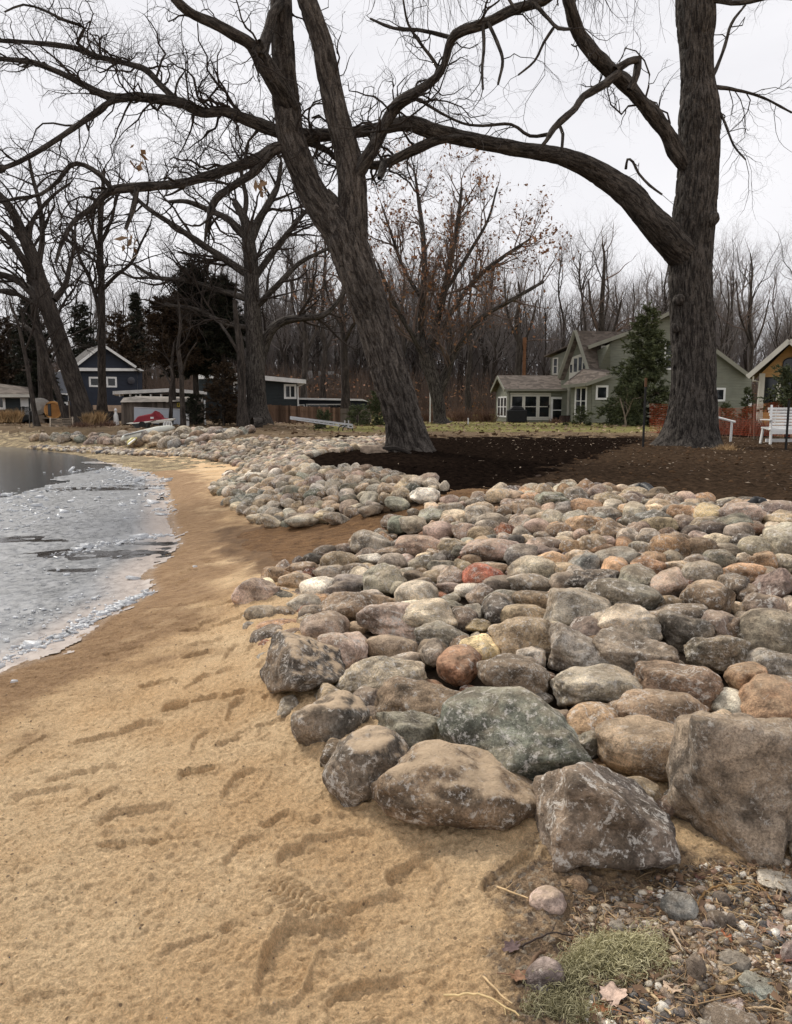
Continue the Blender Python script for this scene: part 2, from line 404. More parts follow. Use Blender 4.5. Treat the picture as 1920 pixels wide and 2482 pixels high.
def sand_detail(X, Y, H, wet):
    z = .020 * fbm(X * 2.2, Y * 1.8, o=3, seed=3) + .006 * fbm(X * 9, Y * 7, o=3, seed=5)
    rg = 1 - .5 * np.exp(-3 * np.abs(fbm(X * 1.5, Y * 1.5, o=2, seed=14))) + 0 * np.abs(vn(X * 16 + 1.5 * vn(X * 5, Y * 5, seed=9), Y * 22, seed=8)); z += -.006 * (1 - np.clip(rg * 3, 0, 1))
    z += .0065 * fbm(X * 38, Y * 46, o=3, seed=6, g=.6)
    z = z * (1 - .35 * wet) 
    zp = np.zeros_like(z); rim = np.zeros_like(z)
    for (px, py, hd, L, Wd, dp), c in zip(PRINTS, _pp):
        a = R_(hd); dx, dy = X - c[0], Y - c[1]; m = (dx * dx + dy * dy) < (L * 1.1) ** 2
        if not m.any(): continue
        x, y = dx[m], dy[m]; u = x * math.sin(a) + y * math.cos(a); v = x * math.cos(a) - y * math.sin(a)
        wob = 1 + .07 * vn(x * 12, y * 12, seed=int(px)) + .03 * vn(x * 45, y * 45, seed=3); un = u / (L / 2)
        wid = Wd * .62 * (1 - .18 * np.clip(-un, 0, 1) - .12 * np.cos(un * 3.0))
        q = (np.abs(un) ** 2.6 + np.abs(v / wid) ** 2.6) ** (1 / 2.6) * wob
        f = 1 - sst(.90, 1.02, q); tilt = .70 + .38 * ((-.45 * (x) + .9 * (y)) / (.5 * math.hypot(L * math.cos(a), Wd * 1.3 * math.sin(a)) + .02))
        zp[m] = np.minimum(zp[m], -dp * 1.4 * f * np.clip(tilt, .05, 1.15)); rim[m] = np.maximum(rim[m], dp * .5 * np.exp(-((q - 1.14) / .09) ** 2))
    z = z + zp + rim * (zp > -.004)
    d = TREAD[1] - TREAD[0]; d = d / np.linalg.norm(d); c = TREAD.mean(0); dx, dy = X - c[0], Y - c[1]
    u = dx * d[0] + dy * d[1]; v = -dx * d[1] + dy * d[0]; m = (np.abs(u) < .17) & (np.abs(v) < .09)
    rip = np.sin((u + .012 * np.sin(v * 60)) * 2 * math.pi / .026) * .008 * (1 - sst(.10, .16, np.abs(u))) * (1 - sst(.05, .08, np.abs(v)))
    z = z + np.where(m, rip + .006, 0)
    return z

# regions (photo pixels)
RAMP = poly_hit([(560, 1290), (700, 1278), (830, 1262), (960, 1235), (1095, 1190), (1180, 1185), (1200, 1200), (1050, 1240), (930, 1290), (850, 1330), (740, 1368), (690, 1372), (640, 1352), (600, 1330)])
BLACK = poly_hit([(735, 1120), (800, 1100), (930, 1090), (1000, 1062), (1400, 1058), (1560, 1062), (1500, 1082), (1330, 1130), (1200, 1190), (1110, 1195), (1000, 1172), (880, 1150), (760, 1135)])
BLACK2 = poly_hit([(520, 1062), (650, 1056), (960, 1056), (960, 1068), (700, 1070), (560, 1072)])
NEARBED = poly_hit([(2600, 2110), (1920, 2100), (1700, 2085), (1480, 2112), (1290, 2060), (1140, 2015), (910, 1965), (795, 1875), (720, 1790), (650, 1690), (625, 1590), (590, 1515),
                    (565, 1470), (650, 1400), (760, 1345), (870, 1320), (935, 1275), (1010, 1235), (1190, 1195), (1300, 1183), (1450, 1178), (1560, 1195), (1700, 1215), (1920, 1235), (2600, 1290)])
MIDBED = poly_hit([(512, 1190), (560, 1150), (640, 1135), (740, 1132), (850, 1142), (960, 1158), (1060, 1178), (1095, 1188), (1010, 1215), (900, 1245), (800, 1262), (650, 1280), (590, 1250)])
FARBED = poly_hit([(400, 1098), (470, 1075), (560, 1072), (700, 1069), (940, 1064), (948, 1078), (870, 1092), (770, 1102), (735, 1120), (740, 1130), (640, 1132), (560, 1124), (480, 1112)])
WALLBED = poly_hit([(60, 1068), (160, 1055), (300, 1058), (420, 1055), (560, 1052), (600, 1050), (560, 1062), (440, 1088), (330, 1082), (200, 1074)])
FLATBED = poly_hit([(1180, 2140), (1290, 2070), (1480, 2112), (1640, 2060), (1920, 2080), (3000, 2150), (3000, 2700), (1240, 2700), (1200, 2520), (1240, 2400), (1190, 2330), (1250, 2230)])

r = [.9]
while r[-1] < 420:
    k = .0036 if r[-1] < 9 else .005 if r[-1] < 40 else .012 if r[-1] < 120 else .05
    r.append(r[-1] * (1 + k))
r = np.array(r); th = np.linspace(-1.08, 1.08, 620)
class G_: pass
def build_fields(r, th):
    g = G_(); RR, TT = np.meshgrid(r, th, indexing='ij'); GX = RR * np.sin(TT); GY = -1.5 + RR * np.cos(TT); GH = h0(GX, GY)
    dt, st = seg_dist(GX, GY, TOE); dtoe = -dt * st; ds, ss = seg_dist(GX, GY, SHORE); dsh = -ds * ss
    wet = np.clip(1 - (dsh - .15) / 1.75, 0, 1); wet = np.maximum(wet, .55 * np.clip(1 - np.abs(GY - 8.7) / 2.2, 0, 1) * (dtoe < .3)); soak = np.clip(1 - dsh / .28, 0, 1)
    nb = .10 * fbm(GX * 2.5, GY * 2.5, o=3, seed=21) * np.clip(RR / 8, .5, 3) + .02 * fbm(GX * 20, GY * 20, o=2, seed=22)
    s_near, s_mid, s_far, s_wall = (sdf(GX, GY, P) + nb for P in (NEARBED, MIDBED, FARBED, WALLBED)); s_ramp = sdf(GX, GY, RAMP) + nb; s_blk = np.maximum(sdf(GX, GY, BLACK), sdf(GX, GY, BLACK2)) + nb * 1.5; sf = sdf(GX, GY, FLATBED); s_flat = sf + nb * 1.2
    lab = np.zeros(GX.shape, int); lab[dtoe > .9 + nb] = 1; lab[(dtoe > .05) & (GY > 27.5 + nb * 8)] = 3; lab[(GX < -3 - nb * 3) & (GY > 24) & (dtoe > .3)] = 3; lab[s_ramp > .05] = 2
    bed = (s_near > .62) | (s_mid > .15) | (s_far > .15) | (s_wall > .2); lab[bed & (lab != 2)] = 4; lab[(GY > 76 + 6 * vn(GX * .1, GY * .1)) & (dtoe > 0)] = 5; lab[s_flat > 0] = 6
    lab[(dsh > -.4) & (dsh < 2.2 + nb * 4) & (GX < -4.5) & (GY > 21) & (dtoe < 1.0)] = 7
    near = RR < 70; Z = GH + np.where(near, sand_detail(GX, GY, GH, wet) * np.clip(1.25 - RR / 60, .4, 1) * (dsh > -1.5), .05 * fbm(GX * .3, GY * .3, o=3))
    sm = (lab == 1) & near; Z += np.where(sm | (lab == 2), (.020 * fbm(GX * 3.5, GY * 3.5, o=4, seed=31) + .012 * np.maximum(fbm(GX * 14, GY * 14, o=2, seed=33), 0)) * sst(.9, 1.4, dtoe), 0)
    Z += np.where(near, -.06 * sst(.3, .9, np.maximum.reduce([s_near - .1, s_mid, s_far, s_wall])), 0)
    Z += .075 * np.exp(-((dtoe - .22) / .26) ** 2) * sst(7.5, 5.5, GY) * sst(1.1, .5, GX)
    g.RR, g.TT, g.GX, g.GY, g.Z, g.dsh, g.dtoe, g.wet, g.soak, g.lab, g.nb = RR, TT, GX, GY, Z, dsh, dtoe, wet, soak, lab, nb
    g.brown = sst(-.4, .8, -s_blk); g.brown_l = np.clip(sst(-2, -6, GX) + sst(36, 30, GY) * .8, 0, 1)
    g.grit = sst(-.30, .25, sf); g.dirt = np.maximum(sst(-.75, .1, s_ramp), sst(.1, 1.0, dtoe) * (s_near < .9)); return g
g = build_fields(r, th); RR, TT, GX, GY, Z, dsh, wet, soak, lab, brown, brown_l, grit, dirt = g.RR, g.TT, g.GX, g.GY, g.Z, g.dsh, g.wet, g.soak, g.lab, g.brown, g.brown_l, g.grit, g.dirt
V = np.stack([GX, GY, Z], -1).reshape(-1, 3); nc = GX.shape[1]
FR0, FR1, FT = 3.0, 8.2, .56      # the near sand gets a finer sheet
fl = lab[:-1, :-1].copy(); fl[(RR[:-1, :-1] > FR0 + .03) & (RR[:-1, :-1] < FR1 - .06) & (np.abs(TT[:-1, :-1]) < FT - .008) & ((fl == 0) | (fl == 6))] = -1
I = (np.arange(GX.shape[0] - 1)[:, None] * nc + np.arange(nc - 1)[None]); Q = np.stack([I, I + nc, I + nc + 1, I + 1], -1)
SPEC = {0: ('beach', mat_sand(), 'structure'), 1: ('topsoil', mat_soil(), 'structure'), 2: ('dirt_ramp', mat_ramp(), 'structure'), 3: ('lawn', mat_lawn(), 'structure'),
        4: ('bank_ground', mat_bank(), 'structure'), 5: ('hillside', mat_litter(), 'structure'), 6: ('gritty_shore', None, 'structure'), 7: ('shell_beach', mat_shell(), 'structure')}
SPEC[6] = ('gritty_shore', SPEC[0][1], 'structure')
for k, (nm, m, kd) in SPEC.items():
    q = Q[fl == k].reshape(-1, 4)
    if not len(q): continue
    u, inv = np.unique(q, return_inverse=True)
    at_ = {'wet': wet.reshape(-1)[u], 'soak': soak.reshape(-1)[u], 'grit': grit.reshape(-1)[u], 'dirt': dirt.reshape(-1)[u]} if k in (0, 6) else {'brown': (brown if k == 1 else brown_l).reshape(-1)[u]} if k in (1, 3) else {}
    o = mesh_np(nm, V[u], inv.reshape(-1, 4), m, smooth=True, attrs=at_)
    tag(o, kind=kd)
rf = np.exp(np.arange(math.log(FR0), math.log(FR1), .0016)); gf = build_fields(rf, np.linspace(-FT, FT, 700)); n2 = 700
I2 = (np.arange(len(rf) - 1)[:, None] * n2 + np.arange(n2 - 1)[None]); Q2 = np.stack([I2, I2 + n2, I2 + n2 + 1, I2 + 1], -1); m2 = (gf.lab == 0) | (gf.lab == 6); m2 = m2[:-1, :-1] & (gf.dsh[:-1, :-1] > -.5); q = Q2[m2].reshape(-1, 4); u, inv = np.unique(q, return_inverse=True)
crumb = .0032 * fbm(gf.GX * 75, gf.GY * 90, o=2, seed=61) + .004 * np.maximum(fbm(gf.GX * 30, gf.GY * 38, o=2, seed=62) - .25, 0)
V2_ = np.stack([gf.GX, gf.GY, gf.Z + crumb + .0008], -1).reshape(-1, 3)
o = mesh_np('beach', V2_[u], inv.reshape(-1, 4), SPEC[0][1], smooth=True, attrs={k: getattr(gf, k).reshape(-1)[u] for k in ('wet', 'soak', 'grit', 'dirt')}); tag(o, kind='structure')
def hz(x, y): return float(h0(np.array([x]), np.array([y]))[0])
def hd(X, Y):
    """ground height with relief"""
    X = np.asarray(X, float); Y = np.asarray(Y, float)
    dt, st = seg_dist(X, Y, TOE); ds_, s2 = seg_dist(X, Y, SHORE); w = np.clip(1 - (-ds_ * s2 - .15) / 1.15, 0, 1)
    return h0(X, Y) + sand_detail(X, Y, None, w) * np.clip(1.25 - np.hypot(X, Y + 1.5) / 60, .4, 1)
# land behind the camera and to the sides, well below eye level
mb = MB()
for a, b in ((1.08, 2 * math.pi - 1.08),):
    P = []; n = 24; V2 = []; F2 = []
    for i in range(n + 1):
        t = a + (b - a) * i / n
        for rr in (0, 3, 12, 60, 420): V2.append((rr * math.sin(t), -1.5 + rr * math.cos(t), (-.02 if rr < 12 else -.05) if math.sin(t) > -.2 or rr < 4 else -1.2))
    for i in range(n):
        for j in range(4): b0 = i * 5 + j; F2.append((b0, b0 + 1, b0 + 6, b0 + 5))
    mb.add(V2, F2)
tag(mb.build('land', SPEC[6][1]), kind='structure')

# ------------------------------------------------------------------ water and ice
def mat_water():
    n = N('water'); c = n.coord('Object', (1, .35, 1)); f = n.noise(c, 3.2, 4, .6); g = n.noise(c, .5, 3)
    return n.fin((.055, .058, .06), .18, .5, n.bump(f, .12, .01))
def mat_ice():
    n = N('ice'); c = n.coord('Object'); cs = n.scaled(c, (1, .7, 1)); f = n.noise(cs, 2.2, 7, .7, .6); g = n.noise(cs, 11, 6, .75, .5); h = n.noise(cs, 55, 3, .7)
    v = n.voro(n.scaled(c, (1, .8, 1)), 9, 'DISTANCE_TO_EDGE')
    col = n.mix(n.ramp(f, .35, .65), (.075, .08, .088), (.165, .172, .185)); col = n.mix(n.ramp(g, .45, .72, 0, .45), col, (.34, .35, .37))
    col = n.mix(n.ramp(g, .42, .33, 0, .8), col, (.07, .075, .08))
    sh = n.ramp(n.attr('shore'), 0, 1); col = n.mix(n.math('MULTIPLY', sh, .6), col, (.50, .40, .33))
    op = n.ramp(n.math('ADD', n.attr('open'), n.math('MULTIPLY', n.math('SUBTRACT', g, .5), .8)), .45, .6); col = n.mix(op, col, (.035, .030, .026))
    b = n.bump(g, .25, .008); b = n.bump(v, .2, .004, b); b = n.bump(h, .25, .002, b)
    return n.fin(col, n.math('MULTIPLY', n.ramp(g, .35, .65, .25, .6), n.ramp(op, 0, 1, 1, .2)), .45, b)
def mat_chip():
    n = N('ice_chip'); c = n.coord('Object'); g = n.noise(c, 30, 3)
    return n.fin(n.mix(g, (.50, .53, .56), (.85, .86, .88)), .35, .4, n.bump(g, .4, .01), **{'Transmission Weight': .35, 'IOR': 1.31})
m = 420; o = MB().add([(-m, -60, WATER_Z), (1.5, -60, WATER_Z), (1.5, 48, WATER_Z), (-m, 48, WATER_Z)], [(0, 1, 2, 3)]).build('water', mat_water())
tag(o, kind='structure')
ICE = on_plane([(-2600, 1500), (0, 1205), (110, 1172), (250, 1128), (200, 1122), (290, 1123), (420, 1150), (460, 1330), (380, 1460), (120, 1640), (-200, 1720), (-2600, 2400)], WATER_Z)
ICE = np.vstack([ICE, [[-6, -30], [-60, -30]]])
m = (np.abs(TT) < 1.079) & (RR < 45)
GH0 = h0(GX, GY); s_ice = sdf(GX, GY, ICE) + .35 * fbm(GX * .9, GY * .6, o=4, seed=41) * np.clip(RR / 15, .3, 1)
hole = np.zeros_like(GX)
for px, py, rx, ry in ((300, 1345, 1.1, .35), (400, 1320, .8, .16), (250, 1187, 1.3, .35), (330, 1180, 1.0, .2), (180, 1385, .25, .12), (15, 1310, .8, .25)):
    c = on_plane([(px, py)], WATER_Z)[0]; q = ((GX - c[0]) / rx) ** 2 + ((GY - c[1]) / ry) ** 2
    hole = np.maximum(hole, 1 - q + .9 * fbm(GX * 4, GY * 6, o=3, seed=43))
ok = (s_ice > 0) & (dsh < .10 + .10 * fbm(GX * 6, GY * 6, o=2, seed=52)) & (RR < 45)
zi = WATER_Z + .014 + .005 * fbm(GX * 2, GY * 2, o=3, seed=45) + .004 * np.maximum(fbm(GX * 13, GY * 16, o=3, seed=46), -.2) 
zi = np.maximum(zi, np.where(dsh > -.25, GH0 + .004, -9))
q = Q[ok[:-1, :-1]].reshape(-1, 4); u, inv = np.unique(q, return_inverse=True)
Vi = np.stack([GX, GY, zi], -1).reshape(-1, 3)
o = mesh_np('ice_sheet', Vi[u], inv.reshape(-1, 4), mat_ice(), smooth=True, attrs={'open': sst(-.1, .6, hole).reshape(-1)[u], 'shore': np.clip(1.1 + dsh / .5, 0, 1).reshape(-1)[u]}); tag(o, 'grey crust of slushy ice along the water edge', kind='structure')
# broken ice: a few counted slabs, the rest a mass
rng = np.random.default_rng(5)
def chips(C, size, thick, tilt):
    n = len(C); k = 5; a = np.sort(rng.uniform(0, 2 * np.pi, (n, k)), 1); rad = size[:, None] * rng.uniform(.55, 1.1, (n, k))
    P = np.stack([np.cos(a) * rad, np.sin(a) * rad * .8, np.zeros((n, k))], -1)
    P = np.concatenate([P, P * .9 + np.array([0, 0, 1]) * thick[:, None, None]], 1)
    tx, tz = rng.normal(0, tilt, n), rng.uniform(0, 6.28, n)
    c, s = np.cos(tx), np.sin(tx); P = np.stack([P[..., 0], P[..., 1] * c[:, None] - P[..., 2] * s[:, None], P[..., 1] * s[:, None] + P[..., 2] * c[:, None]], -1)
    c, s = np.cos(tz), np.sin(tz); P = np.stack([P[..., 0] * c[:, None] - P[..., 1] * s[:, None], P[..., 0] * s[:, None] + P[..., 1] * c[:, None], P[..., 2]], -1)
    P = P + C[:, None]; b = np.arange(n)[:, None] * 2 * k
    top = b + np.arange(k, 2 * k)[None]; i = np.arange(k)
    side = np.stack([b + i, b + (i + 1) % k, b + k + (i + 1) % k, b + k + i], -1).reshape(-1, 4)
    return P.reshape(-1, 3), [top, side]
def band(P, n, sp):
    P = on_plane(P, WATER_Z); d = np.r_[0, np.cumsum(np.linalg.norm(np.diff(P, axis=0), axis=1))]
    t = rng.uniform(0, d[-1], n); x = np.interp(t, d, P[:, 0]); y = np.interp(t, d, P[:, 1])
    return np.stack([x + rng.normal(0, sp, n), y + rng.normal(0, sp, n)], -1)
C = np.vstack([band([(-60, 1640), (60, 1580), (160, 1540), (250, 1490), (350, 1443)], 600, .05), band([(-60, 1560), (100, 1500), (230, 1450)], 110, .25),
               band([(0, 1290), (60, 1255), (120, 1245), (0, 1215), (160, 1185), (330, 1165)], 240, .40), band([(170, 1145), (290, 1138), (350, 1165), (400, 1250)], 300, .35),
               band([(150, 1345), (300, 1312), (400, 1300)], 160, .1), band([(0, 1250), (200, 1230), (330, 1222)], 60, .7), band([(0, 1400), (200, 1390)], 40, .6)])
dd, s_ = seg_dist(C[:, 0], C[:, 1], SHORE); C = C[(-dd * s_) < .18]
n = len(C); sz = np.exp(rng.normal(-3.75, .5, n)) * np.clip(C[:, 1] / 7, .6, 2.2)
zc = np.maximum(WATER_Z + .015, h0(C[:, 0], C[:, 1]) + .01)
Vc, Fc = chips(np.column_stack([C, zc]), sz, sz * .28, .35)
CHIP = mat_chip(); o = mesh_np('ice_fragments', Vc, Fc, CHIP); tag(o, 'small clear and white broken ice pieces washed up at the edge', kind='stuff')
slabs = [(118, 1262, 'tilted clear ice slab in the slush beside the dark water'), (40, 1286, 'pale ice slab lying near the frame edge in the slush'), (105, 1233, 'small upright ice slab behind the tilted clear one'),
         (230, 1330, 'small white ice slab on the edge of the open dark puddle'), (35, 1682, 'lone ice piece stranded on the wet sand'), (470, 1402, 'clear ice piece lying alone on the dry sand'),
         (270, 1140, 'bright ice slab at the far point of the ice'), (105, 1525, 'glassy ice slab in the rim of shore ice'), (15, 1560, 'grey ice slab at the frame edge of the shore ice'), (300, 1225, 'low white ice slab in the middle of the ice sheet'),
         (170, 1218, 'flat clear ice slab between the two bands of broken ice')]
for px, py, lb in slabs:
    c = on_plane([(px, py)], WATER_Z)[0]; z = max(WATER_Z + .02, hz(*c) + .015); k = .028 * c[1] / 7 + .015
    Vs, Fs = chips(np.array([[c[0], c[1], z]]), np.array([k]), np.array([k * .35]), .5)
    e = mesh_np('ice_slab', Vs - np.array([c[0], c[1], z]), Fs, CHIP); e.location = (c[0], c[1], z); tag(e, lb, 'ice', 'loose ice slabs')
# ------------------------------------------------------------------ stones
def mat_rock():
    n = N('rock'); oi = n.new('ShaderNodeObjectInfo')
    off = n.new('ShaderNodeVectorMath', operation='SCALE'); n.link(oi.outputs['Random'], off.inputs['Scale']); off.inputs[0].default_value = (53, 91, 37)
    vs = n.new('ShaderNodeVectorMath', operation='SCALE'); n.link(n.coord('Object'), vs.inputs[0]); n.link(n.ramp(oi.outputs['Random'], 0, 1, .75, 1.5), vs.inputs['Scale']); va = n.new('ShaderNodeVectorMath', operation='ADD'); n.link(vs.outputs[0], va.inputs[0]); n.link(off.outputs[0], va.inputs[1]); c = va.outputs[0]; base = n.attr('rcol', 'Color'); ps = n.attr('patch')
    f = n.noise(c, 5, 7, .68, .4); f1 = n.noise(c, 2.1, 3); g = n.noise(c, 75, 4, .75); m = n.noise(c, 17, 6, .75, 1.0)
    warm = n.mix(.6, base, n.scalec((.46, .33, .21), .75))
    col = n.mix(n.ramp(f1, .42, .62, 0, .75), base, warm)
    col = n.scalec(col, n.math('MULTIPLY', n.ramp(f, .34, .66, .42, 1.55), n.ramp(g, .3, .7, .62, 1.38)))
    col = n.mix(n.ramp(m, .54, .66, 0, .7), col, n.scalec(col, .38))
    r2 = n.math('FRACT', n.math('MULTIPLY', oi.outputs['Random'], 7.31)); bnd = n.noise(n.scaled(c, (2.5, 3.5, 17)), 1.0, 4, .6, .6)
    col = n.mix(n.math('MULTIPLY', n.ramp(r2, .62, .66), n.ramp(bnd, .48, .60, 0, .6)), col, n.scalec(col, 1.7)); col = n.mix(n.ramp(n.noise(c, 210, 2), .62, .70, 0, .45), col, (.05, .045, .04))
    # pale scuffs and lime specks
    w = n.noise(c, 26, 8, .78, .35); wm = n.noise(c, 4.5, 5, .6)
    sc = n.math('MULTIPLY', n.ramp(w, .53, .60), n.ramp(n.math('ADD', wm, n.math('MULTIPLY', ps, .28)), .50, .66))
    vein = n.ramp(n.math('ABSOLUTE', n.math('SUBTRACT', n.noise(c, 3.2, 5, .6, 1.2), .5)), .010, .003)
    vein = n.math('MULTIPLY', vein, n.ramp(n.noise(c, 6, 2), .5, .6))
    dots = n.ramp(n.noise(c, 120, 2, .5), .68, .74, 0, .7)
    wt = n.math('MAXIMUM', n.math('MAXIMUM', sc, n.math('MULTIPLY', vein, .8)), n.math('MULTIPLY', dots, ps))
    col = n.mix(n.math('MULTIPLY', wt, .72), col, (.70, .66, .60))
    # dry sand and dust lying on the upward faces
    ge = n.new('ShaderNodeNewGeometry'); sp = n.new('ShaderNodeSeparateXYZ'); n.link(ge.outputs['Normal'], sp.inputs[0])
    du = n.math('MULTIPLY', n.ramp(n.math('ADD', n.math('MULTIPLY', sp.outputs[2], .6), n.math('MULTIPLY', n.noise(c, 9, 5, .7), .8)), .78, 1.0), n.attr('dust'))
    col = n.mix(du, col, (.56, .42, .28))
    b = n.bump(f, 1.0, .04); b = n.bump(m, .9, .018, b); b = n.bump(g, .8, .005, b)
    return n.fin(col, .8, .3, b)
ROCK = mat_rock()
PAL = {  # key: (linear colour, words)
    'g': ((.30, .29, .26), 'grey'), 'n': ((.36, .33, .28), 'grey-tan'), 'p': ((.40, .305, .265), 'pinkish'), 'b': ((.25, .18, .125), 'brown'),
    't': ((.47, .37, .26), 'tan'), 'G': ((.20, .215, .185), 'greenish grey'), 'D': ((.125, .112, .105), 'dark'), 'r': ((.42, .12, .075), 'red'),
    'w': ((.66, .63, .58), 'white'), 'y': ((.62, .48, .27), 'yellowish'), 'B': ((.215, .225, .235), 'blue-grey'), 'o': ((.42, .265, .155), 'orange-brown'),
    'k': ((.215, .17, .155), 'purple-brown'), 'c': ((.62, .55, .44), 'cream'), 'd': ((.185, .16, .135), 'dark brown-grey'), 'R': ((.27, .11, .06), 'rust-brown'), 'h': ((.36, .285, .25), 'purple-grey')}
_ico = {}
def ico(s):
    if s not in _ico:
        bm = bmesh.new(); bmesh.ops.create_icosphere(bm, subdivisions=s, radius=1.0)
        V = np.array([v.co[:] for v in bm.verts]); V /= np.linalg.norm(V, axis=1, keepdims=True)
        _ico[s] = (V, np.array([[v.index for v in f.verts] for f in bm.faces])); bm.free()
    return _ico[s]
def rock_shape(kind, seed, sub, size):
    blk = kind == 'x'; kind = 'a' if blk else kind
    rg = np.random.default_rng(seed); V, F = ico(sub); x, y, z = V.T
    p = {'r': rg.uniform(2.0, 2.5), 'm': rg.uniform(2.2, 2.9), 'a': rg.uniform(2.6, 3.6), 's': rg.uniform(2.6, 3.4)}[kind]
    if blk: p = 5.5
    q = Matrix.Rotation(rg.uniform(-.5, .5) * (.4 if blk else 1), 3, rg.normal(size=3)); q = np.array(q); W_ = V @ q.T
    R = (np.abs(W_) ** p).sum(1) ** (-1 / p)
    nk = {'r': 4, 'm': 9, 'a': 14, 's': 11}[kind]; sharp = {'r': 11, 'm': 22, 'a': 55, 's': 36}[kind]
    inv = 1 / R ** sharp
    for i in range(5 if blk else nk):
        n_ = rg.normal(size=3); n_ /= np.linalg.norm(n_); o = rg.uniform(.60, .90) if kind in 'as' else rg.uniform(.70, .93) if kind == 'm' else rg.uniform(.78, .96)
        c = np.clip(V @ n_, 1e-3, None) / o; inv = inv + c ** sharp
    R = inv ** (-1 / sharp)
    s1 = rg.uniform(0, 99); a = {'r': .055, 'm': .08, 'a': .08, 's': .08}[kind]
    R = R * (1 + a * 1.5 * vn(x * 1.1 + s1, y * 1.1, z * 1.1, seed) + a * fbm(x * 2.4 + s1, y * 2.4, z * 2.4, 3, seed) + (.022 if kind in 'as' else .010) * fbm(x * 8, y * 8 + s1, z * 8, 3, seed))
    if kind in 'as' and sub > 3: rdg = 1 - np.abs(vn(x * 3 + s1, y * 3, z * 3, seed + 5)); R = R * (1 - .05 * np.clip(rdg * 3 - 2.2, 0, 1))
    P = V * R[:, None]; P /= np.abs(P).max(0); return P * np.asarray(size), F

